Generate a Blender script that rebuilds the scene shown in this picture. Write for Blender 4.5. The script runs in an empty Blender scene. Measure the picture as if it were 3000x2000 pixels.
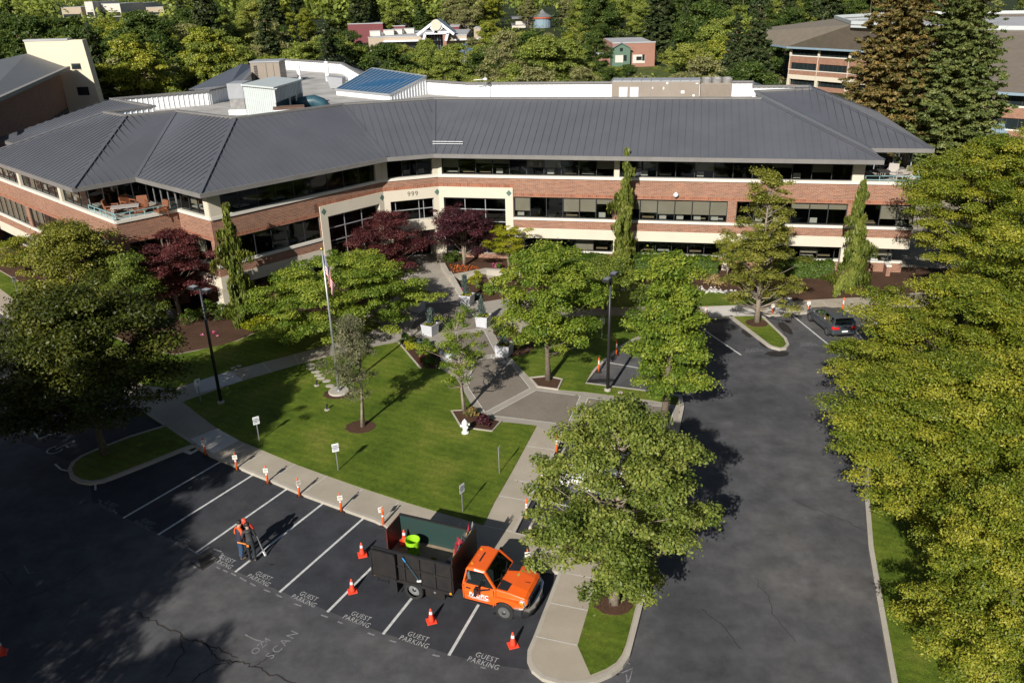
import bpy, math, random
import numpy as np
from mathutils import Vector, Matrix
random.seed(7); np.random.seed(7)
S = bpy.context.scene; COL = S.collection
R = math.radians
# ------------------------------------------------------------------ camera survey
FPX, YH, ROLL, HC = 2400.0, -50.0, -0.0255, 22.3      # focal length (px of the 3000 px wide frame), horizon row, roll, height
_p = math.atan2(1000 - YH, FPX)
CF = Vector((0, math.cos(_p), -math.sin(_p))); _r = Vector((1, 0, 0)); _u = Vector((0, math.sin(_p), math.cos(_p)))
CR = math.cos(ROLL) * _r + math.sin(ROLL) * _u; CU = -math.sin(ROLL) * _r + math.cos(ROLL) * _u
CAMP = Vector((0, 0, HC))
def ray(x, y): return CF + (x - 1500) / FPX * CR - (y - 1000) / FPX * CU
def G(x, y, z=0.0):
    d = ray(x, y); t = (z - HC) / d.z; p = CAMP + d * t
    return Vector((p.x, p.y, z))
def G2(x, y, z=0.0): p = G(x, y, z); return (p.x, p.y)
def PL(pts, z=0.0): return [G2(x, y, z) for x, y in pts]
def RP(x, y, P, n):                                     # survey ray on the vertical plane through P with plan normal n
    d = ray(x, y); t = ((P[0]) * n[0] + (P[1]) * n[1]) / (d.x * n[0] + d.y * n[1]); return CAMP + d * t
def PR(P):
    v = Vector(P) - CAMP; d = v.dot(CF); return 1500 + FPX * v.dot(CR) / d, 1000 - FPX * v.dot(CU) / d
def HT(xb, yb, yt, z=0.0):
    P = G(xb, yb, z); lo, hi = 0, 60
    for _ in range(40):
        m = (lo + hi) / 2
        if PR(P + Vector((0, 0, m)))[1] > yt: lo = m
        else: hi = m
    return lo
# ------------------------------------------------------------------ mesh builder
class MB:
    def __init__(s): s.v = []; s.f = []; s.m = []; s.cur = 0
    def add(s, vs, fs):
        o = len(s.v); s.v += [tuple(v) for v in vs]
        for f in fs: s.f.append(tuple(i + o for i in f)); s.m.append(s.cur)
    def hexa(s, c8):   # bottom 4 ccw, top 4 ccw
        s.add(c8, [(3, 2, 1, 0), (4, 5, 6, 7), (0, 1, 5, 4), (1, 2, 6, 5), (2, 3, 7, 6), (3, 0, 4, 7)])
    def box(s, x0, x1, y0, y1, z0, z1):
        s.hexa([(x0, y0, z0), (x1, y0, z0), (x1, y1, z0), (x0, y1, z0), (x0, y0, z1), (x1, y0, z1), (x1, y1, z1), (x0, y1, z1)])
    def beam(s, p, q, w, h, up=(0, 0, 1)):
        p = Vector(p); q = Vector(q); d = (q - p).normalized(); u = Vector(up); sd = d.cross(u)
        if sd.length < 1e-4: sd = d.cross(Vector((1, 0, 0)))
        sd.normalize(); u = sd.cross(d); a = sd * w / 2; b = u * h / 2
        s.hexa([p - a - b, q - a - b, q + a - b, p + a - b, p - a + b, q - a + b, q + a + b, p + a + b])
    def prism(s, poly, z0, z1, bottom=False):
        n = len(poly); A = sum(poly[i][0] * poly[(i + 1) % n][1] - poly[(i + 1) % n][0] * poly[i][1] for i in range(n))
        if A < 0: poly = poly[::-1]
        vs = [(x, y, z0) for x, y in poly] + [(x, y, z1) for x, y in poly]
        s.add(vs, [tuple(range(n, 2 * n))] + [(i, (i + 1) % n, n + (i + 1) % n, n + i) for i in range(n)] + ([tuple(range(n - 1, -1, -1))] if bottom else []))
    def sheet(s, poly, z):
        n = len(poly); A = sum(poly[i][0] * poly[(i + 1) % n][1] - poly[(i + 1) % n][0] * poly[i][1] for i in range(n))
        if A < 0: poly = poly[::-1]
        s.add([(x, y, z) for x, y in poly], [tuple(range(n))])
    def strip(s, p, q, w, z):
        p = Vector(p[:2]); q = Vector(q[:2]); d = (q - p).normalized(); a = Vector((-d.y, d.x)) * w / 2
        s.add([(*(p - a), z), (*(q - a), z), (*(q + a), z), (*(p + a), z)], [(0, 1, 2, 3)])
    def ribbon(s, pts, w, z):
        n = len(pts); L = []; Rr = []
        for i, p in enumerate(pts):
            a = Vector(pts[max(i - 1, 0)][:2]); b = Vector(pts[min(i + 1, n - 1)][:2]); d = (b - a).normalized(); k = Vector((-d.y, d.x)) * w / 2
            L.append((p[0] + k.x, p[1] + k.y, z)); Rr.append((p[0] - k.x, p[1] - k.y, z))
        s.add(L + Rr, [(i, i + n, i + 1 + n, i + 1) for i in range(n - 1)])
    def wall(s, pts, w, z0, z1, closed=False):             # a kerb or low wall along a polyline
        n = len(pts); L = []; Rr = []
        for i, p in enumerate(pts):
            if closed: a = Vector(pts[i - 1][:2]); b = Vector(pts[(i + 1) % n][:2])
            else: a = Vector(pts[max(i - 1, 0)][:2]); b = Vector(pts[min(i + 1, n - 1)][:2])
            d = (b - a).normalized(); k = Vector((-d.y, d.x)) * w / 2
            L.append((p[0] + k.x, p[1] + k.y)); Rr.append((p[0] - k.x, p[1] - k.y))
        V = [(x, y, z0) for x, y in L] + [(x, y, z0) for x, y in Rr] + [(x, y, z1) for x, y in L] + [(x, y, z1) for x, y in Rr]
        F = []
        for i in range(n if closed else n - 1):
            j = (i + 1) % n
            F += [(2 * n + i, 3 * n + i, 3 * n + j, 2 * n + j), (i, 2 * n + i, 2 * n + j, j), (n + j, 3 * n + j, 3 * n + i, n + i)]
        if not closed: F += [(n, 3 * n, 2 * n, 0), (n - 1, 3 * n - 1, 4 * n - 1, 2 * n - 1)]
        s.add(V, F)
    def tube(s, pts, rad, n=8, cap=True):
        pts = [Vector(p) for p in pts]; m = len(pts); vs = []
        if not hasattr(rad, '__len__'): rad = [rad] * m
        ref = Vector((0, 0, 1)) if abs((pts[-1] - pts[0]).normalized().z) < .9 else Vector((1, 0, 0))
        for i, p in enumerate(pts):
            d = (pts[min(i + 1, m - 1)] - pts[max(i - 1, 0)]).normalized(); a = d.cross(ref).normalized(); b = d.cross(a)
            for k in range(n):
                t = 2 * math.pi * k / n; vs.append(p + (a * math.cos(t) + b * math.sin(t)) * rad[i])
        fs = [(i * n + k, i * n + (k + 1) % n, (i + 1) * n + (k + 1) % n, (i + 1) * n + k) for i in range(m - 1) for k in range(n)]
        if cap: fs += [tuple(range(n - 1, -1, -1)), tuple(range((m - 1) * n, m * n))]
        s.add(vs, fs)
    def lathe(s, prof, c=(0, 0, 0), n=16, axis='z', cap=True):
        m = len(prof); vs = []
        for r, h in prof:
            for k in range(n):
                t = 2 * math.pi * k / n; x, y = r * math.cos(t), r * math.sin(t)
                vs.append((c[0] + x, c[1] + y, c[2] + h) if axis == 'z' else ((c[0] + x, c[1] + h, c[2] + y) if axis == 'y' else (c[0] + h, c[1] + x, c[2] + y)))
        fs = [(i * n + k, i * n + (k + 1) % n, (i + 1) * n + (k + 1) % n, (i + 1) * n + k) for i in range(m - 1) for k in range(n)]
        if cap: fs += [tuple(range(n - 1, -1, -1)), tuple(range((m - 1) * n, m * n))]
        s.add(vs, fs)
    def loft(s, rings, cap=True, closed=True):
        n = len(rings[0]); m = len(rings); vs = [p for r in rings for p in r]
        K = n if closed else n - 1
        fs = [(i * n + k, i * n + (k + 1) % n, (i + 1) * n + (k + 1) % n, (i + 1) * n + k) for i in range(m - 1) for k in range(K)]
        if cap: fs += [tuple(range(n - 1, -1, -1)), tuple(range((m - 1) * n, m * n))]
        s.add(vs, fs)
    def build(s, name, mats, parent=None, smooth=False, bevel=0, world=False, fix=False):
        me = bpy.data.meshes.new(name); me.from_pydata(s.v, [], s.f)
        if not isinstance(mats, (list, tuple)): mats = [mats]
        for m in mats: me.materials.append(m)
        if len(mats) > 1: me.polygons.foreach_set('material_index', s.m)
        uvmap(me)
        if smooth: me.polygons.foreach_set('use_smooth', [True] * len(me.polygons))
        if fix:
            import bmesh
            b = bmesh.new(); b.from_mesh(me); bmesh.ops.recalc_face_normals(b, faces=b.faces); b.to_mesh(me); b.free()
        o = bpy.data.objects.new(name, me); COL.objects.link(o)
        if parent is not None:
            o.parent = parent
            if world: o.matrix_parent_inverse = Matrix.LocRotScale(parent.location, parent.rotation_euler, parent.scale).inverted() if parent.parent is None else Matrix.Identity(4)
        if bevel:
            b = o.modifiers.new('Bevel', 'BEVEL'); b.width = bevel; b.segments = 2; b.limit_method = 'ANGLE'; b.angle_limit = R(35)
        if smooth == 'auto' or bevel: pass
        return o
def uvmap(me):
    n = len(me.loops)
    if n == 0: return
    uv = me.uv_layers.new(name='UVMap')
    vi = np.empty(n, np.int32); me.loops.foreach_get('vertex_index', vi)
    co = np.empty(len(me.vertices) * 3); me.vertices.foreach_get('co', co); co = co.reshape(-1, 3)
    nf = len(me.polygons); nor = np.empty(nf * 3); me.polygons.foreach_get('normal', nor); nor = nor.reshape(-1, 3)
    tot = np.empty(nf, np.int32); me.polygons.foreach_get('loop_total', tot)
    ln = np.repeat(nor, tot, axis=0); p = co[vi]
    flat = np.abs(ln[:, 2]) > .7
    h = np.hypot(ln[:, 0], ln[:, 1]) + 1e-9
    u = np.where(flat, p[:, 0], (-ln[:, 1] * p[:, 0] + ln[:, 0] * p[:, 1]) / h); v = np.where(flat, p[:, 1], p[:, 2])
    uv.data.foreach_set('uv', np.stack([u, v], 1).ravel())
def tag(o, label=None, cat=None, group=None, kind=None):
    if label: o['label'] = label
    if cat: o['category'] = cat
    if group: o['group'] = group
    if kind: o['kind'] = kind
    return o
def empty(name, loc=(0, 0, 0), rz=0, label=None, cat=None, group=None, kind=None):
    o = bpy.data.objects.new(name, None); COL.objects.link(o); o.location = loc; o.rotation_euler = (0, 0, rz); o.empty_display_size = .2
    return tag(o, label, cat, group, kind)
def copy_tree(o, parent=None):
    c = o.copy(); COL.objects.link(c)
    if parent is not None: c.parent = parent
    for ch in [x for x in o.children]: copy_tree(ch, c)
    return c
# ------------------------------------------------------------------ materials
def newmat(name):
    m = bpy.data.materials.new(name); m.use_nodes = True; nt = m.node_tree; return m, nt, nt.nodes['Principled BSDF']
def N(nt, t, **kw):
    n = nt.nodes.new(t)
    for k, v in kw.items():
        if k in n.inputs.keys() if hasattr(n.inputs, 'keys') else False: n.inputs[k].default_value = v
        else: setattr(n, k, v)
    return n
def noise(nt, vec, scale, detail=4, rough=.6):
    n = nt.nodes.new('ShaderNodeTexNoise'); n.inputs['Scale'].default_value = scale; n.inputs['Detail'].default_value = detail; n.inputs['Roughness'].default_value = rough
    nt.links.new(vec, n.inputs['Vector']); return n.outputs['Fac']
def ramp(nt, fac, stops):
    r = nt.nodes.new('ShaderNodeValToRGB'); e = r.color_ramp.elements
    while len(e) < len(stops): e.new(.5)
    for k, (p, c) in enumerate(stops): e[k].position = p; e[k].color = (*c, 1) if len(c) == 3 else c
    nt.links.new(fac, r.inputs['Fac']); return r.outputs['Color']
def mixc(nt, fac, a, b, mode='MIX'):
    m = nt.nodes.new('ShaderNodeMix'); m.data_type = 'RGBA'; m.blend_type = mode
    for i, x in ((0, fac), (6, a), (7, b)):
        if hasattr(x, 'links') or hasattr(x, 'is_output'): nt.links.new(x, m.inputs[i])
        else: m.inputs[i].default_value = x if i == 0 else (*x[:3], 1)
    return m.outputs[2]
def bumpn(nt, bs, h, strength, dist=.02):
    b = nt.nodes.new('ShaderNodeBump'); b.inputs['Strength'].default_value = strength; b.inputs['Distance'].default_value = dist
    nt.links.new(h, b.inputs['Height']); nt.links.new(b.outputs['Normal'], bs.inputs['Normal'])
def tc(nt, which='Object'): return nt.nodes.new('ShaderNodeTexCoord').outputs[which]
def mat(name, col, rough=.6, metal=0.0, var=.2, vs=1.5, bump=0.0, bs=30, col2=None, spec=.5, coat=0.0, uv=False):
    m, nt, b = newmat(name); v = tc(nt, 'UV' if uv else 'Object')
    c2 = col2 if col2 else tuple(x * (1 - var) for x in col)
    f = noise(nt, v, vs, 6, .65)
    c = ramp(nt, f, [(.3, c2), (.7, col)])
    nt.links.new(c, b.inputs['Base Color'])
    b.inputs['Roughness'].default_value = rough; b.inputs['Metallic'].default_value = metal; b.inputs['Specular IOR Level'].default_value = spec
    b.inputs['Coat Weight'].default_value = coat; b.inputs['Coat Roughness'].default_value = .05
    if bump: bumpn(nt, b, noise(nt, v, bs, 4), bump)
    return m
def asphalt(name, ca, cb, cc):
    m, nt, b = newmat(name); v = tc(nt)
    n1 = noise(nt, v, .12, 5, .6); n2 = noise(nt, v, .9, 6, .7); n3 = noise(nt, v, 45, 3, .7)
    c = ramp(nt, n1, [(.34, ca), (.5, cb), (.66, cc)])
    c = mixc(nt, .75, c, ramp(nt, n2, [(.3, (.55,) * 3), (.7, (1.45,) * 3)]), 'MULTIPLY')
    c = mixc(nt, .75, c, ramp(nt, n3, [(.3, (.5,) * 3), (.72, (1.6,) * 3)]), 'MULTIPLY')
    nt.links.new(c, b.inputs['Base Color']); b.inputs['Roughness'].default_value = .8; b.inputs['Specular IOR Level'].default_value = .35
    bumpn(nt, b, n3, .5, .01); return m
def concrete(name, ca, cb, agg=0.5, fs=60):
    m, nt, b = newmat(name); v = tc(nt)
    n1 = noise(nt, v, .5, 6, .65); n3 = noise(nt, v, fs, 3, .8)
    c = ramp(nt, n1, [(.3, ca), (.7, cb)])
    c = mixc(nt, agg, c, ramp(nt, n3, [(.32, (.35,) * 3), (.68, (1.7,) * 3)]), 'MULTIPLY')
    nt.links.new(c, b.inputs['Base Color']); b.inputs['Roughness'].default_value = .85; b.inputs['Specular IOR Level'].default_value = .25
    bumpn(nt, b, n3, .3, .01); return m
def grassmat(name, ca, cb, cc, stripe=0.0, ang=0.0):
    m, nt, b = newmat(name); v = tc(nt)
    n1 = noise(nt, v, .35, 5, .65); n2 = noise(nt, v, 5, 5, .75); n3 = noise(nt, v, 38, 3, .75)
    c = ramp(nt, n1, [(.36, ca), (.52, cb), (.66, cc)])
    c = mixc(nt, .7, c, ramp(nt, n2, [(.3, (.6,) * 3), (.7, (1.35, 1.3, 1.1))]), 'MULTIPLY')
    c = mixc(nt, .9, c, ramp(nt, n3, [(.3, (.4,) * 3), (.7, (1.6,) * 3)]), 'MULTIPLY')
    if stripe:
        mp = nt.nodes.new('ShaderNodeMapping'); mp.inputs['Rotation'].default_value = (0, 0, ang); nt.links.new(v, mp.inputs['Vector'])
        w = nt.nodes.new('ShaderNodeTexWave'); w.inputs['Scale'].default_value = .55; w.inputs['Distortion'].default_value = 3.5; w.inputs['Detail'].default_value = 2; w.inputs['Detail Scale'].default_value = 3
        nt.links.new(mp.outputs[0], w.inputs['Vector'])
        c = mixc(nt, stripe, c, ramp(nt, w.outputs['Fac'], [(.2, (.72,) * 3), (.8, (1.2,) * 3)]), 'MULTIPLY')
    nt.links.new(c, b.inputs['Base Color']); b.inputs['Roughness'].default_value = .75; b.inputs['Specular IOR Level'].default_value = .2
    bumpn(nt, b, n3, .9, .04); return m
def brickmat(name, c1, c2, mortar, bw=.3, bh=.1, rowcol=None):
    m, nt, b = newmat(name); v = tc(nt, 'UV')
    t = nt.nodes.new('ShaderNodeTexBrick'); nt.links.new(v, t.inputs['Vector'])
    t.inputs['Color1'].default_value = (*c1, 1); t.inputs['Color2'].default_value = (*c2, 1); t.inputs['Mortar'].default_value = (*mortar, 1)
    t.inputs['Scale'].default_value = 1; t.inputs['Mortar Size'].default_value = .012; t.inputs['Brick Width'].default_value = bw; t.inputs['Row Height'].default_value = bh; t.inputs['Bias'].default_value = -.15
    mp = nt.nodes.new('ShaderNodeMapping'); mp.inputs['Scale'].default_value = (1.2, 9, 1); nt.links.new(v, mp.inputs['Vector'])
    n = noise(nt, mp.outputs[0], 1.0, 5, .8)
    c = mixc(nt, .7, t.outputs['Color'], ramp(nt, n, [(.3, (.62, .62, .66)), (.5, (1, 1, 1)), (.72, (1.25, 1.2, 1.12))]), 'MULTIPLY')
    n2 = noise(nt, v, .4, 4)
    c = mixc(nt, .4, c, ramp(nt, n2, [(.3, (.8,) * 3), (.7, (1.15,) * 3)]), 'MULTIPLY')
    nt.links.new(c, b.inputs['Base Color']); b.inputs['Roughness'].default_value = .8; b.inputs['Specular IOR Level'].default_value = .25
    return m
def glassmat(name, tint=(.30, .34, .33), refl=1.0):
    m, nt, b = newmat(name); out = nt.nodes['Material Output']; nt.nodes.remove(b)
    t = nt.nodes.new('ShaderNodeBsdfTransparent'); t.inputs[0].default_value = (*tint, 1)
    g = nt.nodes.new('ShaderNodeBsdfGlossy'); g.inputs['Roughness'].default_value = .02; g.inputs[0].default_value = (.75, .85, .9, 1)
    f = nt.nodes.new('ShaderNodeFresnel'); f.inputs['IOR'].default_value = 1.6
    mx = nt.nodes.new('ShaderNodeMixShader'); nt.links.new(f.outputs[0], mx.inputs[0]); nt.links.new(t.outputs[0], mx.inputs[1]); nt.links.new(g.outputs[0], mx.inputs[2])
    nt.links.new(mx.outputs[0], out.inputs['Surface']); return m
def leafmat(name, dark, mid, light, trans=.3, rough=.5):
    m, nt, b = newmat(name); out = nt.nodes['Material Output']
    a = nt.nodes.new('ShaderNodeAttribute'); a.attribute_name = 'tint'
    c = ramp(nt, a.outputs['Fac'], [(.1, dark), (.5, mid), (.9, light)])
    nt.links.new(c, b.inputs['Base Color']); b.inputs['Roughness'].default_value = rough; b.inputs['Specular IOR Level'].default_value = .3
    tr = nt.nodes.new('ShaderNodeBsdfTranslucent'); c2 = mixc(nt, 1.0, c, (1.3, 1.25, .6), 'MULTIPLY'); nt.links.new(c2, tr.inputs[0])
    mx = nt.nodes.new('ShaderNodeMixShader'); mx.inputs[0].default_value = trans
    nt.links.new(b.outputs[0], mx.inputs[1]); nt.links.new(tr.outputs[0], mx.inputs[2]); nt.links.new(mx.outputs[0], out.inputs['Surface']); return m
MT = {}
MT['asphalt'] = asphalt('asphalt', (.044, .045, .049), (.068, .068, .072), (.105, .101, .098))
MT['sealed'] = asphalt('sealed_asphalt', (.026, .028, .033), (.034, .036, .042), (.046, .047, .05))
MT['walk'] = concrete('sidewalk_concrete', (.31, .27, .21), (.39, .34, .27), .6)
MT['walk_pale'] = concrete('new_concrete', (.47, .45, .41), (.56, .53, .48), .2)
MT['kerb'] = concrete('kerb_concrete', (.33, .30, .25), (.44, .40, .34), .3, 25)
MT['plaza'] = concrete('plaza_concrete', (.27, .24, .205), (.34, .31, .265), .4)
MT['agg'] = concrete('exposed_aggregate', (.165, .14, .115), (.215, .185, .15), .7)
MT['joint'] = mat('joint_white', (.62, .6, .55), .8, var=.25, vs=8)
MT['paint'] = mat('road_paint', (.62, .62, .60), .7, var=.4, vs=6)
MT['paint_worn'] = mat('worn_paint', (.55, .55, .53), .8, col2=(.12, .12, .12), vs=16)
MT['chalk'] = mat('marking_spray', (.30, .30, .31), .9, col2=(.08, .08, .085), vs=18)
MT['crack'] = mat('asphalt_crack', (.035, .028, .022), .9, var=.5, vs=5)
MT['stain'] = mat('oil_stain', (.022, .02, .02), .6, var=.4, vs=4)
MT['grass'] = grassmat('lawn_grass', (.070, .115, .010), (.110, .160, .016), (.165, .19, .03), .3, R(118))
MT['wildgrass'] = grassmat('field_grass', (.05, .075, .015), (.075, .10, .02), (.12, .13, .04))
MT['woodfloor'] = grassmat('woodland_floor', (.018, .028, .008), (.028, .04, .012), (.05, .055, .02))
MT['mulch'] = concrete('bark_mulch', (.05, .026, .015), (.085, .045, .027), .85, 18)
MT['rock'] = mat('river_rock', (.55, .53, .5), .7, var=.5, vs=2)
MT['brick'] = brickmat('red_brick', (.30, .135, .08), (.19, .085, .055), (.35, .27, .21), .34, .11)
MT['soldier'] = brickmat('soldier_brick', (.33, .13, .07), (.20, .075, .045), (.32, .22, .17), .16, .6)
MT['cream'] = mat('cream_precast', (.60, .54, .43), .7, var=.09, vs=.6)
MT['sill'] = mat('pale_sill', (.68, .64, .56), .6, var=.08, vs=1)
MT['roof'] = mat('standing_seam_roof', (.104, .108, .122), .38, .0, var=.16, vs=.35, spec=.5)
MT['gutter'] = mat('roof_gutter', (.20, .19, .18), .45, var=.2, vs=1)
MT['white_metal'] = mat('white_metal', (.80, .81, .82), .5, var=.08, vs=.7)
MT['membrane'] = mat('roof_membrane', (.46, .44, .41), .8, var=.45, vs=.35)
MT['soffit'] = mat('soffit', (.25, .24, .22), .7, var=.1)
MT['alu'] = mat('mullion_metal', (.05, .052, .055), .4, .3, var=.1)
MT['alu_light'] = mat('silver_mullion', (.45, .46, .47), .4, .4, var=.1)
MT['glass'] = glassmat('window_glass', (.56, .57, .54))
MT['blind'] = mat('window_blind', (.56, .51, .42), .8, var=.14, vs=.7)
MT['interior'] = mat('office_interior', (.035, .034, .032), .9, var=.5, vs=.5)
MT['carpet'] = mat('office_floor', (.06, .055, .05), .9, var=.3, vs=1)
MT['desk'] = mat('desk_top', (.45, .36, .24), .6, var=.2)
MT['paper'] = mat('paper_white', (.8, .8, .77), .7, var=.05)
MT['teal'] = mat('teal_railing', (.22, .38, .38), .45, var=.1)
MT['diamond'] = mat('green_tile', (.10, .17, .14), .4, var=.2)
MT['dark'] = mat('dark_lettering', (.05, .045, .04), .6, var=.1)
MT['black'] = mat('black_metal', (.022, .022, .024), .45, var=.2)
MT['rubber'] = mat('black_rubber', (.02, .02, .02), .75, var=.3, vs=6)
MT['orange_post'] = mat('orange_plastic', (.85, .14, .025), .4, var=.15, vs=4)
MT['red_cone'] = mat('cone_red', (.85, .075, .035), .4, var=.12, vs=4)
MT['reflect'] = mat('reflective_white', (.78, .78, .78), .35, var=.1)
MT['galv'] = mat('galvanised_steel', (.42, .43, .44), .4, .6, var=.2, vs=6)
MT['bark'] = mat('tree_bark', (.19, .15, .105), .9, var=.6, vs=7, bump=.6, bs=14)
MT['bark_pale'] = mat('pale_bark', (.33, .27, .20), .85, var=.55, vs=6, bump=.5, bs=12)
MT['bark_red'] = mat('conifer_bark', (.17, .10, .065), .9, var=.5, vs=6, bump=.5, bs=12)
# ------------------------------------------------------------------ lettering
def letters(name, body, size, m, parent, org, xd, yd, bold=0.0, spacing=1.0, ext=0.0, line=1.0, sx=1.0):
    cu = bpy.data.curves.new(name, 'FONT'); cu.body = body; cu.size = size; cu.align_x = 'CENTER'; cu.align_y = 'CENTER'
    cu.offset = bold; cu.space_character = spacing; cu.extrude = ext; cu.space_line = line; cu.resolution_u = 3
    t = bpy.data.objects.new(name, cu); COL.objects.link(t)
    dg = bpy.context.evaluated_depsgraph_get(); me = bpy.data.meshes.new_from_object(t.evaluated_get(dg)); bpy.data.objects.remove(t)
    xd = Vector(xd).normalized(); yd = Vector(yd); yd = (yd - xd * yd.dot(xd)).normalized(); zd = xd.cross(yd)
    M = Matrix(((xd.x * sx, yd.x, zd.x, org[0]), (xd.y * sx, yd.y, zd.y, org[1]), (xd.z * sx, yd.z, zd.z, org[2]), (0, 0, 0, 1)))
    me.transform(M); me.materials.clear(); me.materials.append(m); me.name = name
    o = bpy.data.objects.new(name, me); COL.objects.link(o)
    if parent is not None: o.parent = parent
    return o
# ------------------------------------------------------------------ ground, lot, pavements
mb = MB(); mb.sheet([(-4000, -400), (4000, -400), (4000, 6000), (-4000, 6000)], -.06); tag(mb.build('ground', MT['woodfloor']), kind='structure')
mb = MB(); mb.sheet([(-90, -12), (62, -12), (62, 75), (-90, 75)], 0.0); lot = tag(mb.build('parking_lot', MT['asphalt']), kind='structure')
ISL = [(2800, 885), (2563, 900), (2354, 914), (2231, 923), (2078, 928), (1990, 945), (1925, 962), (1872, 988), (1829, 1007), (1778, 1048), (1744, 1081), (1714, 1121), (1901, 1145), (1995, 1158), (2000, 1190), (1985, 1260), (1972, 1319), (1723, 1301), (1640, 1287),
       (1504, 1559), (1740, 1610), (1875, 1648), (1890, 1655), (1897, 1662), (1895, 1672), (1876, 1771), (1860, 1835), (1846, 1889), (1838, 1918), (1819, 1946), (1787, 1969), (1734, 1992), (1678, 2000), (1634, 1994), (1592, 1981), (1564, 1959), (1551, 1930), (1552, 1905), (1570, 1863), (1642, 1674),
       (1500, 1642), (1380, 1612), (1250, 1578), (1136, 1538), (1100, 1520), (1016, 1490), (893, 1445), (801, 1406), (744, 1383), (623, 1332), (571, 1301), (488, 1245), (405, 1185), (376, 1156), (200, 1040), (85, 965), (0, 910), (-150, 815)]
isl = PL(ISL, .15)
mb = MB(); mb.prism(isl + [(-95, 110), (-95, 160), (80, 160), (80, isl[0][1] + 3)], -.05, .15)
tag(mb.build('sidewalk', MT['walk']), kind='structure')
mb = MB(); mb.wall(isl, .17, -.04, .157)
tip = PL([(571, 1301), (526, 1317), (414, 1362), (351, 1387), (303, 1405), (265, 1411), (233, 1406), (210, 1392), (204, 1373), (214, 1354), (239, 1335), (287, 1314), (383, 1277), (488, 1245)], .15)
mb.wall(tip, .2, -.04, .157)
six = PL([(2140, 923), (2150, 932), (2250, 1008), (2262, 1014), (2285, 1020), (2300, 1017), (2308, 1008), (2300, 990), (2231, 924)], .15)
mb.wall(six, .2, -.04, .157)
rk = PL([(2660, 2160), (2622, 2000), (2579, 1760), (2552, 1600), (2540, 1450), (2550, 1300), (2600, 1150), (2700, 1020), (2850, 930), (3050, 905)], .15)
mb.wall(rk, .2, -.04, .157)
tag(mb.build('kerb', MT['kerb']), kind='structure')
mb = MB()
for poly, z in (([(637, 1254), (557, 1286), (623, 1331), (701, 1289)], .15), ([(2052, 899), (2312, 889), (2335, 915), (2231, 922), (2082, 927)], .15), ([(672, 1087), (716, 1115), (577, 1152), (561, 1111)], .15)):
    mb.sheet(PL(poly, z), .155)
tag(mb.build('pale_pavement', MT['walk_pale']), kind='structure')
# plaza in front of the entrance
mb = MB(); mb.sheet(PL([(1140, 800), (1200, 770), (1295, 772), (1317, 815), (1352, 868), (1362, 884), (1455, 880), (1500, 872), (1530, 890), (1700, 905), (1700, 924), (1560, 930), (1470, 955), (1487, 1045), (1530, 1085), (1553, 1107), (1574, 1133), (1640, 1142), (1720, 1150), (1910, 1175), (1990, 1192), (1982, 1260), (1970, 1316), (1640, 1287), (1573, 1246), (1500, 1238), (1466, 1234), (1385, 1194), (1336, 1107), (1300, 1060), (1240, 1000), (1168, 1001), (1080, 1018), (974, 1041), (974, 1007), (1080, 975), (1130, 940), (1180, 860)], .15), .154)
tag(mb.build('plaza_paving', MT['plaza']), kind='structure')
PAN = [[(1387, 1054), (1480, 1044), (1553, 1137), (1421, 1207), (1372, 1135)], [(1436, 1216), (1570, 1143), (1700, 1160), (1662, 1243)], [(1723, 1165), (1974, 1195), (1958, 1268), (1739, 1255), (1686, 1247)], [(1300, 985), (1419, 969), (1453, 1036), (1385, 1047), (1350, 1046)], [(1240, 890), (1340, 880), (1400, 935), (1425, 960), (1300, 975), (1200, 965)]]
mb = MB(); jb = MB()
for P in PAN:
    q = PL(P, .158); mb.sheet(q, .158)
    for i in range(len(q)): jb.strip(q[i], q[(i + 1) % len(q)], .045, .163)
for a, b in [((1508, 1405), (1570, 1417)), ((1463, 1452), (1548, 1466)), ((1543, 1306), (1622, 1317)), ((1418, 1539), (1500, 1556)), ((801, 1398), (866, 1359)), ((893, 1440), (959, 1393)), ((1009, 1488), (1062, 1431)), ((1120, 1525), (1168, 1470)), ((1310, 1588), (1350, 1530)), ((1642, 1674), (1673, 1596)), ((1646, 1675), (1745, 1694)), ((1613, 1765), (1722, 1787)), ((1570, 1863), (1692, 1889)), ((706, 1363), (770, 1328)), ((2120, 895), (2140, 923)), ((2411, 885), (2432, 905)), ((2485, 876), (2520, 900)), ((1000, 990), (990, 1033)), ((860, 1035), (875, 1064)), ((765, 1060), (795, 1090)), ((541, 1100), (612, 1145)), ((1290, 776), (1346, 868)), ((1180, 850), (1330, 848))]:
    jb.strip(G2(*a, .16), G2(*b, .16), .04, .163)
tag(mb.build('aggregate_paving', MT['agg']), kind='structure'); tag(jb.build('paving_joint', MT['joint']), kind='structure')
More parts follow.
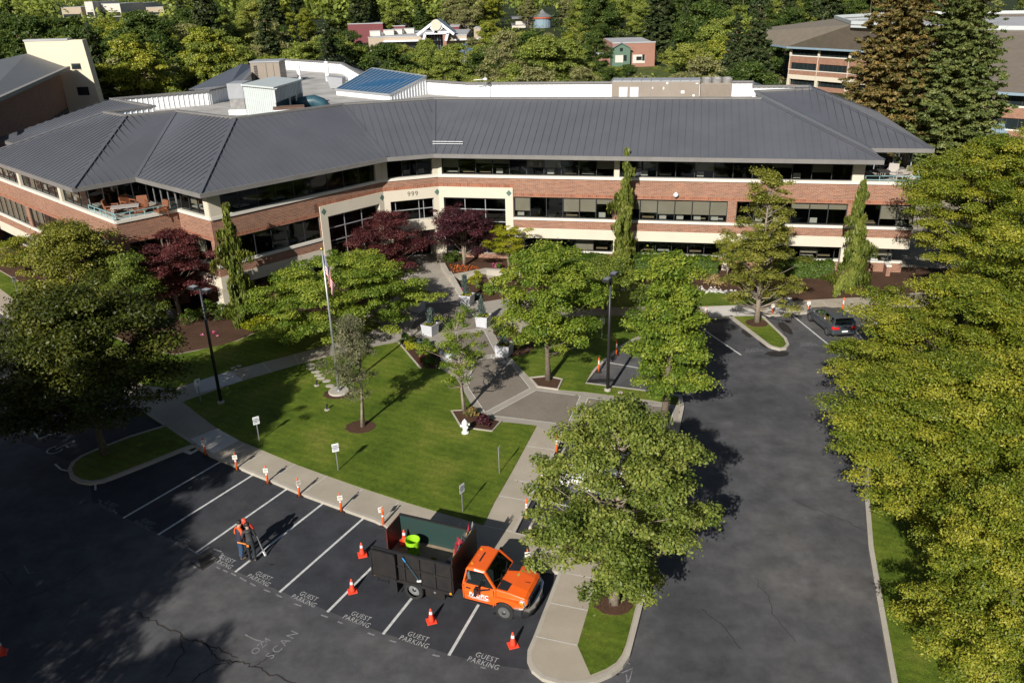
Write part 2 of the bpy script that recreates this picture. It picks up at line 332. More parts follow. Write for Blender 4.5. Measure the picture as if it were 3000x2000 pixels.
# lawns and beds
LAWNS = [[(536, 1176), (706, 1116), (893, 1062), (974, 1041), (1080, 1018), (1168, 1001), (1232, 1077), (1293, 1080), (1336, 1107), (1385, 1194), (1323, 1204), (1351, 1250), (1442, 1262), (1466, 1235), (1500, 1238), (1573, 1246), (1500, 1381), (1449, 1470), (1417, 1537), (1285, 1499), (1188, 1470), (1062, 1429), (959, 1393), (866, 1359), (701, 1289), (637, 1254), (580, 1212)],
         [(-120, 780), (0, 845), (82, 908), (200, 985), (330, 1075), (420, 1128), (506, 1138), (672, 1086), (974, 1007), (1080, 975), (1120, 950), (1000, 900), (798, 953), (694, 998), (576, 1027), (513, 1039), (400, 1020), (280, 960), (180, 890), (60, 830), (-60, 760)],
         [(1495, 1045), (1553, 1107), (1574, 1133), (1634, 1141), (1720, 1148), (1910, 1172), (1988, 1186), (1988, 1162), (1901, 1147), (1714, 1123), (1737, 1083), (1772, 1048), (1824, 1005), (1868, 985), (1920, 960), (1990, 941), (2060, 930), (2000, 920), (1870, 924), (1690, 926), (1600, 930), (1530, 960), (1520, 1000)],
         [(1750, 900), (2047, 897), (2312, 887), (2326, 881), (2156, 858), (2049, 851), (1942, 847), (1850, 845), (1760, 862), (1700, 880)],
         [(1755, 1620), (1870, 1653), (1883, 1662), (1882, 1672), (1863, 1771), (1847, 1835), (1833, 1887), (1822, 1915), (1805, 1938), (1775, 1957), (1730, 1975), (1692, 1889), (1722, 1787), (1745, 1694), (1770, 1650)],
         [(1643, 1283), (1723, 1298), (1960, 1316), (1966, 1282), (1739, 1262), (1650, 1260)]]
mb = MB()
for L in LAWNS: mb.prism(PL(L, .165), .05, .17)
mb.prism([(p[0] * .985 + tip[7][0] * .015, p[1] * .985 + tip[7][1] * .015) for p in tip], 0, .152)
mb.prism(six, 0, .152)
mb.prism(rk + [(75, 66), (75, -12), (rk[0][0], -12)], -.05, .15)
tag(mb.build('lawn', MT['grass']), kind='structure')
mb = MB()
dA = Vector((.981, -.194)); nA = Vector((.194, .981)); A1 = Vector((-5.86, 68.74))
def Aw(a, n): p = A1 + dA * a + nA * n; return (p.x, p.y)
BEDS = [PL([(1315, 812), (1425, 795), (1490, 798), (1545, 840), (1580, 880), (1690, 880), (1780, 860), (1850, 840), (1942, 843), (2049, 847), (2156, 856), (2324, 880), (2549, 868), (2800, 846)], .18) + [Aw(42, 2.5), Aw(0, 2.5)],
        PL([(400, 1015), (513, 1036), (576, 1024), (653, 1009), (694, 995), (798, 950), (1000, 897), (1110, 900), (1185, 800)], .18) + [(-11.5, 70), (-22.5, 58.5), (-25, 62), (-29, 59), (-31, 59)],
        PL([(-60, 755), (60, 825), (180, 885), (280, 955), (400, 1015)], .18) + [(-28.2, 56), (-29, 60), (-48, 77)],
        PL([(1168, 999), (1232, 1077), (1293, 1081), (1320, 1060), (1255, 1005), (1215, 985)], .18), PL([(1440, 955), (1465, 1010), (1490, 1047), (1545, 1035), (1570, 1010), (1500, 955)], .18),
        PL([(1340, 822), (1425, 812), (1455, 852), (1493, 871), (1387, 888), (1357, 866)], .18), PL([(1432, 815), (1500, 800), (1560, 850), (1500, 868), (1465, 850)], .18),
        PL([(1323, 1203), (1351, 1249), (1442, 1261), (1466, 1235), (1425, 1222), (1385, 1194)], .18), PL([(1557, 1108), (1575, 1132), (1634, 1140), (1645, 1112), (1604, 1103)], .18)]
def ell(px, py, rx, ry, z, n=20): c = G(px, py, z); return [(c.x + rx * math.cos(2 * math.pi * k / n) * (1 + .06 * math.sin(3 * k)), c.y + ry * math.sin(2 * math.pi * k / n)) for k in range(n)]
BEDS += [ell(1056, 1249, .82, .72, .19), ell(1797, 1762, .78, .72, .19), ell(2217, 945, .75, .7, .19), ell(990, 1152, .85, .7, .19)]
for k, b in enumerate(BEDS): mb.prism(b, .02, .18 + .001 * k)
tag(mb.build('mulch_bed', MT['mulch']), kind='structure')
mb = MB(); mb.wall(PL([(1232, 1079), (1168, 1003)], .17), .1, .05, .22); mb.wall(PL([(1393, 1200), (1323, 1204), (1351, 1251), (1442, 1263), (1468, 1234)], .17), .1, .05, .22)
mb.wall(PL([(1553, 1107), (1575, 1133), (1634, 1141), (1647, 1112), (1603, 1102)], .17), .12, .05, .23, True)
tag(mb.build('bed_edging', MT['kerb']), kind='structure')
# river rocks along the back lawn: uncountable small stones
rng = random.Random(3); mb = MB()
line = PL([(1720, 868), (1884, 838), (1942, 844), (2049, 848), (2156, 857), (2240, 866), (2324, 880)], .2)
def stone(mb, x, y, z, r):
    vs = [(x + r * rng.uniform(.7, 1.2) * math.cos(t), y + r * rng.uniform(.7, 1.2) * math.sin(t), z) for t in (0, 1.05, 2.1, 3.14, 4.2, 5.25)]
    tp = [(x + (a - x) * .55, y + (b - y) * .55, z + r * rng.uniform(.5, .9)) for a, b, c in vs]
    mb.add(vs + tp, [(6, 7, 8, 9, 10, 11)] + [(i, (i + 1) % 6, 6 + (i + 1) % 6, 6 + i) for i in range(6)])
for i in range(len(line) - 1):
    a, b = Vector(line[i]), Vector(line[i + 1]); L = (b - a).length
    for k in range(int(L * 22)):
        p = a.lerp(b, rng.random()); stone(mb, p.x + rng.gauss(0, .15), p.y + rng.gauss(0, .28), .17, rng.uniform(.06, .16))
for px, py in ((1485, 1062), (1465, 1042), (1300, 1075), (1345, 888), (1390, 884)):
    c = G(px, py, .18)
    for k in range(60): stone(mb, c.x + rng.gauss(0, .25), c.y + rng.gauss(0, .12), .16, rng.uniform(.03, .07))
tag(mb.build('river_rock', MT['rock'], None), kind='stuff')
# sealed stalls, worn paint, cracks
kb = [(571, 1301), (623, 1332), (744, 1383), (893, 1445), (1100, 1520), (1250, 1578), (1500, 1642), (1640, 1677), (1570, 1863), (1552, 1905)]
en = [(1548, 1960), (1430, 1945), (1315, 1915), (1122, 1853), (959, 1788), (819, 1730), (689, 1671), (574, 1614), (463, 1562), (361, 1513), (270, 1470), (265, 1412), (414, 1362)]
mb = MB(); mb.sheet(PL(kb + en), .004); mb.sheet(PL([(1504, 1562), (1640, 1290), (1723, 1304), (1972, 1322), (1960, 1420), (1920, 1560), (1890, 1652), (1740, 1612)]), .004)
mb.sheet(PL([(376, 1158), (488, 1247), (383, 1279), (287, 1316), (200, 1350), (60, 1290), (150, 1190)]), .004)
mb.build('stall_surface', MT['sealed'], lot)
ST = [((650, 1350), (361, 1517)), ((744, 1389), (463, 1566)), ((842, 1431), (574, 1618)), ((948, 1473), (689, 1675)), ((1068, 1515), (819, 1734)), ((1196, 1555), (959, 1792)), ((1330, 1597), (1122, 1857)), ((1480, 1637), (1315, 1919)),
      ((1600, 1370), (1850, 1414)), ((1559, 1460), (1850, 1522)), ((1775, 1060.5), (1965, 1095)), ((1878, 997), (2020, 1040)), ((2324, 925.6), (2426, 1008.6)), ((2505, 905), (2660, 1010)), ((2461, 914), (2532, 999.6)), ((2060, 965), (2171, 1040))]
for a, b in ST:
    mb = MB(); mb.strip(G2(*a), G2(*b), .115, .009); mb.build('stall_line', MT['paint'], lot)
hl = lambda a, b: (((a[0]) * .3188, 1000 + a[1] * .3188), ((b[0]) * .3188, 1000 + b[1] * .3188))
for a, b in [((275, 785), (630, 625)), ((630, 625), (1180, 492)), ((360, 895), (1270, 578)), ((275, 785), (360, 895)), ((340, 850), (540, 665)), ((420, 880), (620, 685)), ((560, 835), (760, 660)), ((700, 785), (900, 610)), ((840, 735), (1040, 560)), ((1060, 620), (1180, 495)), ((1165, 615), (1230, 540)), ((0, 160), (80, 120)), ((0, 205), (75, 135)), ((505, 1125), (560, 1175)), ((560, 1175), (630, 1190)), ((877, 1300), (877, 1365))]:
    a, b = hl(a, b); mb = MB(); mb.strip(G2(*a), G2(*b), .1, .009); mb.build('bay_line', MT['paint'], lot)
mb = MB()
for a, b in [((550, 1603), (580, 1624)), ((580, 1624), (612, 1602)), ((627, 1608), (650, 1616)), ((653, 1619), (645, 1640)), ((634, 1660), (645, 1666)), ((653, 1669), (667, 1675)), ((677, 1678), (692, 1686)), ((703, 1691), (722, 1702)), ((733, 1707), (748, 1716)), ((773, 1726), (792, 1734)), ((809, 1741), (826, 1749)), ((862, 1768), (883, 1775)), ((941, 1800), (961, 1808)), ((990, 1820), (1003, 1826)), ((1077, 1853), (1097, 1860)), ((1142, 1875), (1161, 1881)), ((1267, 1917), (1288, 1922)), ((1408, 1953), (1423, 1957)), ((331, 1494), (343, 1504)), ((290, 1464), (297, 1470))]:
    mb.strip(G2(*a), G2(*b), .07, .01)
mb.strip(G2(571, 1640), G2(578, 1662), .26, .011)
mb.build('sprayed_dash', MT['chalk'], lot)
cr = lambda L, s=.4252, o=(0, 1334): [G2(o[0] + x * s, o[1] + y * s) for x, y in L]
mb = MB()
def jag(pts, w, n=6):
    out = []
    for i in range(len(pts) - 1):
        a, b = Vector(pts[i]), Vector(pts[i + 1])
        for k in range(n): p = a.lerp(b, k / n); out.append((p.x + rng.gauss(0, .045), p.y + rng.gauss(0, .045)))
    out.append(pts[-1]); mb.ribbon(out, w, .0055)
jag(cr([(920, 1075), (1060, 1140), (1200, 1215), (1330, 1270), (1420, 1290), (1480, 1385), (1540, 1420), (1650, 1415), (1750, 1450), (1870, 1515), (2040, 1566)]), .06)
jag(cr([(1240, 1235), (1270, 1345), (1200, 1450), (1150, 1520)]), .05); jag(cr([(1650, 1415), (1480, 1440), (1380, 1500), (1320, 1560)]), .045); jag(cr([(1330, 1270), (1480, 1320), (1640, 1390)]), .05)
jag(cr([(1750, 1450), (1830, 1400), (1900, 1350)]), .04); jag(cr([(0, 800), (60, 850), (110, 900)]), .03); jag(cr([(100, 1000), (330, 930), (480, 860), (620, 750)]), .03)
jag([G2(x, y) for x, y in [(2560, 1565), (2450, 1515), (2320, 1463)]], .03); jag([G2(x, y) for x, y in [(2215, 1690), (2250, 1745), (2265, 1800), (2330, 1880)]], .022); jag([G2(x, y) for x, y in [(2050, 1780), (2120, 1830), (2170, 1900)]], .03)
mb.build('crack', MT['crack'], lot)
mb = MB()
def blot(px, py, rx, ry, seed):
    r = random.Random(seed); c = G(px, py); mb.sheet([(c.x + rx * math.cos(t) * r.uniform(.7, 1.1), c.y + ry * math.sin(t) * r.uniform(.7, 1.1)) for t in [k * .349 for k in range(18)]], .0062 + seed * .0004)
blot(2279, 1036, .85, .55, 1); blot(2488, 1007, .6, .3, 2); blot(2300, 960, .4, 1.2, 3); blot(2190, 975, .35, .9, 4); blot(1750, 1115, 1.2, .3, 5); blot(1465, 1795, .3, .1, 6); blot(796, 1653, .12, .06, 7); blot(2235, 1005, .3, .8, 8)
mb.build('oil_stain', MT['stain'], lot)
# stencilled words
tp = [(317, 1481), (425, 1534), (525, 1585), (657, 1643.5), (765, 1693), (897, 1753), (1051, 1812), (1219, 1872), (1421, 1934)]
for i, q in enumerate(tp):
    a = G(*tp[max(i - 1, 0)]); b = G(*tp[min(i + 1, 8)]); xd = (b - a).normalized(); c = G(*q)
    letters('stall_lettering', 'GUEST\nPARKING', .34, MT['paint_worn'] if i > 2 else MT['chalk'], lot, (c.x, c.y, .011), xd, (-xd.y, xd.x, 0), .0, 1.12, 0, .85, .8)
for q in [(2208, 1026), (2366, 1009), (2476, 1000)]:
    c = G(*q); xd = (G(q[0] + 40, q[1] - 4) - c).normalized(); letters('stall_lettering', 'GUEST\nPARKING', .34, MT['chalk'], lot, (c.x, c.y, .011), xd, (-xd.y, xd.x, 0), .0, 1.12, 0, .85, .8)
c = G(828, 1887); xd = (G(850, 1866) - G(808, 1906)).normalized(); letters('sprayed_word', 'SCAN', .5, MT['chalk'], lot, (c.x, c.y, .011), xd, (-xd.y, xd.x, 0), 0, 1.25)
c = G(765, 1892); letters('sprayed_word', 'OZ4', .42, MT['chalk'], lot, (c.x, c.y, .011), xd, (-xd.y, xd.x, 0), 0, 1.1)
mb = MB()
for L in ([(1832, 1934), (1846, 1945)], [(1807, 1976), (1853, 1957), (1846, 1985), (1840, 2000)], [(1807, 1976), (1820, 1969)], [(1835, 1975), (1838, 2000)], [(718, 1858), (745, 1872), (775, 1880)], [(70, 1655), (85, 1680), (100, 1675)]): mb.ribbon([G2(*p) for p in L], .05, .01)
mb.build('sprayed_mark', MT['chalk'], lot)
# wheelchair symbol
c = G(175, 1312); u = (G(200, 1303) - G(150, 1322)).normalized(); v = Vector((-u.y, u.x, 0)); mb = MB()
wp = lambda a, b: (c.x + u.x * a + v.x * b, c.y + u.y * a + v.y * b)
mb.ribbon([wp(-.25 + .38 * math.cos(t), .38 * math.sin(t)) for t in [1.0 + k * .25 for k in range(20)]], .09, .011)
mb.ribbon([wp(-.2, 0), wp(.3, .1), wp(.34, -.3)], .1, .0115); mb.ribbon([wp(.3, .1), wp(.62, .16)], .1, .012); mb.sheet([wp(.78 + .1 * math.cos(t * .6283), .18 + .1 * math.sin(t * .6283)) for t in range(10)], .011)
mb.build('wheelchair_symbol', MT['paint_worn'], lot)
# storm drains and stepping stones
def drain(px, py, w, d, lab):
    c = G(px, py); t = empty('storm_drain', (c.x, c.y, 0), R(-35), lab, 'drain', 'storm drains in the parking lot'); b = MB(); b.wall([(-w, -d), (w, -d), (w, d), (-w, d)], .1, -.01, .02, True); b.build('frame', MT['crack'], t)
    b = MB(); b.box(-w + .05, w - .05, -d + .05, d - .05, -.01, .006); 
    for k in range(9): x = -w + .08 + k * (2 * w - .16) / 8; b.box(x - .016, x + .016, -d + .05, d - .05, .006, .016)
    b.build('grate', MT['stain'], t)
drain(602, 1643, .36, .42, 'rusty square storm drain grate beside the three workers'); 
c = G(557, 1310); t = empty('drain_inlet', (c.x, c.y, 0), R(-30), 'pale concrete drain inlet set in the kerb beside the long grass island', 'drain'); b = MB(); b.wall([(-.55, -.4), (.55, -.4), (.55, .4), (-.55, .4)], .3, .0, .03, True); b.build('apron', MT['walk_pale'], t); b = MB(); b.box(-.4, .4, -.25, .25, 0, .008); b.build('grate', MT['stain'], t)
for k, (px, py) in enumerate([(909, 1068), (911, 1079), (925, 1089), (933, 1099), (942, 1108), (956, 1116), (966, 1130), (979, 1137)]):
    c = G(px, py, .18); r = random.Random(k); b = MB(); b.prism([(.3 * math.cos(t) * r.uniform(.75, 1.1), .2 * math.sin(t) * r.uniform(.8, 1.1)) for t in [q * .785 for q in range(8)]], 0, .04)
    o = b.build('stepping_stone', MT['kerb']); o.location = (c.x, c.y, .165); tag(o, 'flat grey stepping stone in the grass leading to the flagpole', 'stepping stone', 'stepping stones to the flagpole')
for px, py, lab in ((1573, 1513, 'concrete wheel stop beside the orange post nearest the truck'), (1660, 1308, 'concrete wheel stop at the lawn end of the right hand stalls'), (1615, 1410, 'concrete wheel stop half hidden under the leafy tree')):
    c = G(px, py); d = (G(1593, 1480) - G(1556, 1547)).normalized(); b = MB(); L = 1.0
    b.loft([[(-L, -.08, 0), (-L, .08, 0), (-L + .05, .05, .13), (-L + .05, -.05, .13)], [(L, -.08, 0), (L, .08, 0), (L - .05, .05, .13), (L - .05, -.05, .13)]])
    o = b.build('wheel_stop', MT['kerb'], fix=True, bevel=.01); o.location = (c.x, c.y, .004); o.rotation_euler = (0, 0, math.atan2(d.y, d.x)); tag(o, lab, 'wheel stop', 'wheel stops in the right hand stalls')
# ------------------------------------------------------------------ buildings: shared pieces
V2 = lambda a: Vector((a[0], a[1]))
class Wall:                                            # left-to-right wall frame seen from outside
    def __init__(s, P, Q): s.P = V2(P); s.d = (V2(Q) - s.P); s.L = s.d.length; s.d.normalize(); s.o = Vector((s.d.y, -s.d.x))
    def at(s, a, o, z): p = s.P + s.d * a + s.o * o; return (p.x, p.y, z)
    def box(s, mb, a0, a1, o0, o1, z0, z1): mb.hexa([s.at(a0, o1, z0), s.at(a1, o1, z0), s.at(a1, o0, z0), s.at(a0, o0, z0), s.at(a0, o1, z1), s.at(a1, o1, z1), s.at(a1, o0, z1), s.at(a0, o0, z1)])
    def quad(s, mb, a0, a1, o, z0, z1): mb.add([s.at(a0, o, z0), s.at(a1, o, z0), s.at(a1, o, z1), s.at(a0, o, z1)], [(0, 1, 2, 3)])
brng = random.Random(11)
def window(W, a0, a1, z0, z1, par, o=-.12, pane=1.5, blinds=.5, cuts=None, rails=(), fm=None, desk=True, bl=None):
    mb = MB(); W.quad(mb, a0, a1, o, z0, z1); w = mb.build('window', MT['glass'], par, world=True)
    n = max(1, round((a1 - a0) / pane)); xs = cuts if cuts else [a0 + (a1 - a0) * k / n for k in range(n + 1)]
    f = MB(); t = .028
    for x in xs:
        x = min(max(x, a0 + t), a1 - t); W.box(f, x - t, x + t, o - .05, o + .035, z0, z1)
    W.box(f, a0, a1, o - .05, o + .03, z0, z0 + .05); W.box(f, a0, a1, o - .05, o + .03, z1 - .05, z1)
    for r in rails: W.box(f, a0, a1, o - .05, o + .032, r - .035, r + .035)
    f.build('frame', fm or MT['alu'], w)
    h = z1 - z0; last = None
    for k in range(len(xs) - 1):
        u = brng.random()
        if u < blinds:
            last = last if (last and brng.random() < .55) else brng.choice([.3, .5, .65, .68, .7, .95])
            b = MB(); W.quad(b, xs[k] + .03, xs[k + 1] - .03, o - .13, z1 - h * last, z1 - .03); b.build('blind', bl or MT['blind'], w)
        else: last = None
    if desk:
        for k in range(len(xs) - 1):
            if brng.random() < .4: b = MB(); a = xs[k] + .15; W.box(b, a, a + 1.0, o - 1.3, o - .7, z0 + .02, z0 + .12); b.build('desk', MT['desk'] if brng.random() < .5 else MT['paper'], w)
            if brng.random() < .3: b = MB(); a = xs[k] + .2; W.box(b, a, a + .55, o - .6, o - .55, z0 + .0, z0 + .4); b.build('cabinet', MT['paper'], w)
    return w
def clipseg(poly, p, d):                              # clip the line p + t d by a convex-ish polygon (plan)
    ts = []
    n = len(poly)
    for i in range(n):
        a = V2(poly[i]); e = V2(poly[(i + 1) % n]) - a; den = d.x * e.y - d.y * e.x
        if abs(den) < 1e-9: continue
        w = a - p; t = (w.x * e.y - w.y * e.x) / den; u = (w.x * d.y - w.y * d.x) / den
        if -1e-6 <= u <= 1 + 1e-6: ts.append(t)
    return (min(ts), max(ts)) if len(ts) >= 2 else None
def ring_roof(outer, inner, ze, zr, par, m, seam=.6, seam_h=.05, rm=None, seams=None, sname='roof_seam'):
    mb = MB(); sm = MB(); n = len(outer)
    for i in range(n):
        a, b, c, d = outer[i], outer[(i + 1) % n], inner[(i + 1) % n], inner[i]
        mb.add([(*a, ze), (*b, ze), (*c, zr), (*d, zr)], [(0, 1, 2, 3)] if (V2(b) - V2(a)).cross(V2(c) - V2(a)) > 0 else [(3, 2, 1, 0)])
        if seams is not None and i not in seams: continue
        e = (V2(b) - V2(a)); L = e.length; e.normalize(); nn = Vector((-e.y, e.x))
        if nn.dot((V2(c) + V2(d)) / 2 - V2(a)) < 0: nn = -nn
        wd = ((V2(c) - V2(a)).dot(nn) + (V2(d) - V2(a)).dot(nn)) / 2; sl = (zr - ze) / wd
        q = [a, b, c, d]; lo = min((V2(x) - V2(a)).dot(e) for x in q); hi = max((V2(x) - V2(a)).dot(e) for x in q)
        k = math.ceil(lo / seam)
        while k * seam < hi:
            p = V2(a) + e * (k * seam); t = clipseg(q, p, nn); k += 1
            if not t or t[1] - t[0] < .3: continue
            p0 = p + nn * t[0]; p1 = p + nn * t[1]; z0 = ze + sl * max(t[0], 0); z1 = ze + sl * t[1]
            w = e * .022
            sm.hexa([(p0.x - w.x, p0.y - w.y, z0), (p0.x + w.x, p0.y + w.y, z0), (p1.x + w.x, p1.y + w.y, z1), (p1.x - w.x, p1.y - w.y, z1),
                     (p0.x - w.x, p0.y - w.y, z0 + seam_h), (p0.x + w.x, p0.y + w.y, z0 + seam_h), (p1.x + w.x, p1.y + w.y, z1 + seam_h), (p1.x - w.x, p1.y - w.y, z1 + seam_h)])
        sm.beam((*a, ze + .05), (*d, zr + .05), .28, .09)
    r = mb.build('roof', m, par, world=True)
    if sm.v: sm.build(sname, rm or m, r)
    cap = MB(); cap.wall(inner, .45, zr - .05, zr + .1, True); cap.build('ridge_cap', MT['gutter'], r)
    return r
# ------------------------------------------------------------------ the main office building
OUT = [(27.64, 60.12), (-5.96, 67.08), (-9.67, 66.0), (-20.84, 54.95), (-27.56, 60.83), (-30.72, 57.66), (-45.3, 71.3), (-42.4, 74.4), (-49.05, 80.5), (-42, 88.5), (-36, 95), (-44, 122), (-38, 132), (-18, 127), (-8.6, 99.5), (-2.3, 95), (33.2, 88.1), (32.2, 83.3), (36.6, 82.4), (33.07, 63.87), (28.53, 64.8)]
INN = [(21.1, 69.9), (-6.35, 75.3), (-14.05, 72.95), (-21.29, 66.2), (-27.81, 71.4), (-31.09, 69.14), (-34, 71.66), (-31, 74.6), (-37.5, 81.0), (-29.9, 86), (-28.4, 92), (-33.5, 118), (-31.9, 123.7), (-21.74, 114.8), (-15.6, 96), (-3.9, 86.7), (23.8, 81.8), (22.8, 78.2), (27.6, 77.2), (27.0, 75.2), (22.0, 74.5)]
ZE, ZR, ZF = 9.72, 13.05, 11.7
bld = empty('office_building', (0, 70, 0), 0, 'three storey red brick office building with grey metal roof and 999 over its entrance', 'building')
roof = ring_roof(OUT, INN, ZE, ZR, bld, MT['roof'], seams=(0, 1, 2, 3, 4, 5, 6, 7, 12, 13, 18, 19, 20))
mb = MB(); mb.wall(OUT, .2, ZE - .3, ZE + .02, True); mb.build('gutter', MT['gutter'], bld, world=True)
P0, P1, P2, P3, P4, P5, P6 = (31.25, 61.4), (-5.86, 68.74), (-10.39, 67.28), (-20.9, 56.28), (-24.23, 59.13), (-27.46, 56.04), (-47.2, 74.45)
BACK = [(-44, 78), (-47, 80.5), (-40.8, 88.3), (-34.6, 95), (-42.5, 121.5), (-37.4, 130.5), (-18.8, 125.8), (-9.7, 98.8), (-2.8, 93.7), (31.8, 86.8), (31, 82.4), (35.2, 81.5), (32.4, 67)]
WP = [P0, P1, P2, P3, P4, P5, P6] + BACK
mb = MB(); mb.sheet(INN, ZF); mb.build('flat_roof', MT['membrane'], bld, world=True)
mb = MB(); n = len(INN)
for i in range(n):
    a, b = V2(INN[i]), V2(INN[(i + 1) % n]); mb.add([(*a, ZF - .2), (*b, ZF - .2), (*b, ZR), (*a, ZR)], [(0, 1, 2, 3)]); L = (b - a).length; d = (b - a) / L; k = .25
    cen = Vector((-5, 84)); nn = Vector((-d.y, d.x))
    while k < L:
        p = a + d * k; mb.box(p.x - .05, p.x + .05, p.y - .05, p.y + .05, ZF - .1, ZR - .1); k += .48
mb.build('parapet_lining', MT['white_metal'], bld, world=True)
mb = MB()
for z in (3.42, 7.3): mb.sheet([(p[0] + (Vector((-5, 95)) - V2(p)).normalized().x * .3, p[1] + (Vector((-5, 95)) - V2(p)).normalized().y * .3) for p in WP], z)
mb.build('floor', MT['carpet'], bld, world=True)
SOF = [((x * .93 + y[0] * .07), (x2 * .93 + y[1] * .07)) for (x, x2), y in zip(OUT, INN)]
mb = MB(); mb.sheet(OUT, ZE - .22); mb.build('soffit', MT['soffit'], bld, world=True)
core = [(24, 68.5), (-5.4, 74.3), (-12.8, 72.2), (-20.8, 63.8), (-26, 68.2), (-30.5, 65), (-45, 78.5), (-38, 88), (-36, 120), (-20, 120), (-5, 88), (26, 80)]
mb = MB(); mb.prism(core, .1, ZE - .2); mb.build('core_wall', MT['interior'], bld, world=True)
WA, WE, WB, WC = Wall(P1, P0), Wall(P2, P1), Wall(P3, P2), Wall(P6, P5); WN1, WN2 = Wall(P5, P4), Wall(P4, P3)
brick = MB(); sold = MB(); band = MB(); sill = MB(); colm = MB(); base = MB()
def bands(W, a0, a1, third=True, low=True, entry=False):
    W.box(brick, a0, a1, -.35, 0, 6.25, 7.5); W.box(sold, a0, a1, -.35, .015, 5.95, 6.25)
    W.box(sill, a0, a1, -.4, .09, 7.5, 7.72)
    if low:
        W.box(sill, a0, a1, -.4, .08, 4.0, 4.2); W.box(brick, a0, a1, -.35, 0, 3.3, 4.0); W.box(band, a0, a1, -.45, .03, 2.45, 3.3)
        W.box(band, a0, a1, -1.6, -.45, 2.45, 2.6)
def piers(W, lst, z0=4.2, z1=5.95):
    for a, b in lst: W.box(brick, a, b, -.35, 0, z0, z1)
def cols(W, lst, z0, z1, o0=-.5, o1=.05):
    for a, b in lst: m_ = MB(); W.box(m_, a, b, o0, o1, z0, z1); m_.build('column', MT['cream'], bld, world=True)
def ground(W, groups, b0, b1):
    W.box(base, b0, b1, -1.35, -1.05, .1, .95); W.box(sill, b0, b1, -1.4, -1.0, .95, 1.08)
    for a, b in groups: window(W, a, b, 1.08, 2.45, bld, -1.15, 1.45, .45)
# right wing
bands(WA, 6.35, WA.L); WA.box(brick, -.35, 6.35, -.35, 0, 6.95, 7.5); WA.box(sill, -.35, 6.35, -.4, .09, 7.5, 7.72); WA.box(sold, -.1, 6.5, -.35, .012, 6.7, 6.95)
WA.box(band, -.1, 6.38, -.4, .1, 5.79, 6.7); cols(WA, [(-.45, .4), (5.72, 6.38)], 0, 5.79, -.55, .1)
piers(WA, [(6.35, 6.42), (14.67, 15.5), (23.82, 24.51), (32.89, 34.1)])
for a, b in ((6.42, 14.67), (15.5, 23.82), (24.51, 32.89), (34.1, WA.L)): window(WA, a, b, 4.2, 5.95, bld, pane=1.47, blinds=.72)
cols(WA, [(14.72, 15.15), (32.9, 33.73)], 7.72, ZE - .2); cols(WA, [(-.3, .35)], 7.72, ZE - .2)
window(WA, .35, 14.72, 7.72, ZE - .22, bld, -.2, 1.5, .42); window(WA, 15.15, 32.9, 7.72, ZE - .22, bld, -.2, 1.5, .42)
cols(WA, [(14.8, 15.45), (23.75, 24.4), (32.85, 33.6)], 0, 2.45, -.6, .03)
ground(WA, ((6.8, 14.6), (15.6, 23.6), (24.6, 32.6), (33.8, 37)), 6.38, WA.L)
window(WA, .4, 5.72, .9, 5.7, bld, -.2, 1.6, .0, None, (2.3, 3.7, 4.75), MT['alu_light'], False); WA.box(base, .4, 5.72, -.3, -.05, 0, .9)
# entrance facet
WE.box(brick, -.1, WE.L + .1, -.35, 0, 6.95, 7.5); WE.box(sold, -.1, WE.L + .1, -.35, .012, 6.7, 6.95); WE.box(sill, -.1, WE.L + .1, -.4, .09, 7.5, 7.72); WE.box(band, -.1, WE.L + .1, -.4, .09, 5.79, 6.7)
cols(WE, [(-.1, .55), (WE.L - .5, WE.L + .15)], 0, 5.79, -.5, .09); cols(WE, [(-.1, .5), (WE.L - .45, WE.L + .1)], 7.72, ZE - .2)
window(WE, .55, WE.L - .5, 7.72, ZE - .22, bld, -.25, 1.3, 0); window(WE, .55, WE.L - .5, 4.0, 5.75, bld, -.25, 2.2, 0, [.55, 1.0, 3.0, 3.4, WE.L - .5], (4.9,), MT['alu_light'], False)
WE.box(band, .55, WE.L - .5, -.4, .06, 3.05, 4.0)
WE.box(base, .55, 1.0, -2.2, -.4, 0, 3.05)
dr = window(WE, .8, WE.L - .5, .17, 3.05, bld, -2.2, .9, 0, None, (2.5,), MT['alu_light'], False); dr.name = 'entrance_door'
cols(WE, [(WE.L - .5, WE.L + .1)], 0, 3.05, -2.2, -.5)
# left facet towards the entrance
bands(WB, -.02, 8.9); WB.box(brick, 8.9, WB.L + .1, -.35, 0, 6.95, 7.5); WB.box(sold, 8.8, WB.L + .1, -.35, .012, 6.7, 6.95); WB.box(sill, 8.9, WB.L + .1, -.4, .09, 7.5, 7.72); WB.box(band, 8.9, WB.L + .05, -.4, .09, 5.79, 6.7)
WB.box(brick, 8.5, 8.9, -.34, .0, 5.95, 6.95)
cols(WB, [(8.9, 9.56), (WB.L - .5, WB.L + .1)], 0, 5.79, -.5, .09); cols(WB, [(0, .9), (14.6, WB.L + .1)], 7.72, ZE - .2)
piers(WB, [(-.02, .3), (8.82, 8.9)])
window(WB, .3, 8.82, 4.2, 5.95, bld, pane=1.46, blinds=.06); window(WB, .9, 14.6, 7.72, ZE - .22, bld, -.2, 1.5, .05)
window(WB, 9.56, 14.7, .9, 5.7, bld, -.2, 1.6, 0, None, (2.3, 3.7, 4.75), MT['alu_light'], False); WB.box(base, 9.56, 14.7, -.3, -.05, 0, .9)
ground(WB, ((.5, 8.8),), 0, 8.9); cols(WB, [(-.1, .6)], 0, 2.45, -.7, .03)
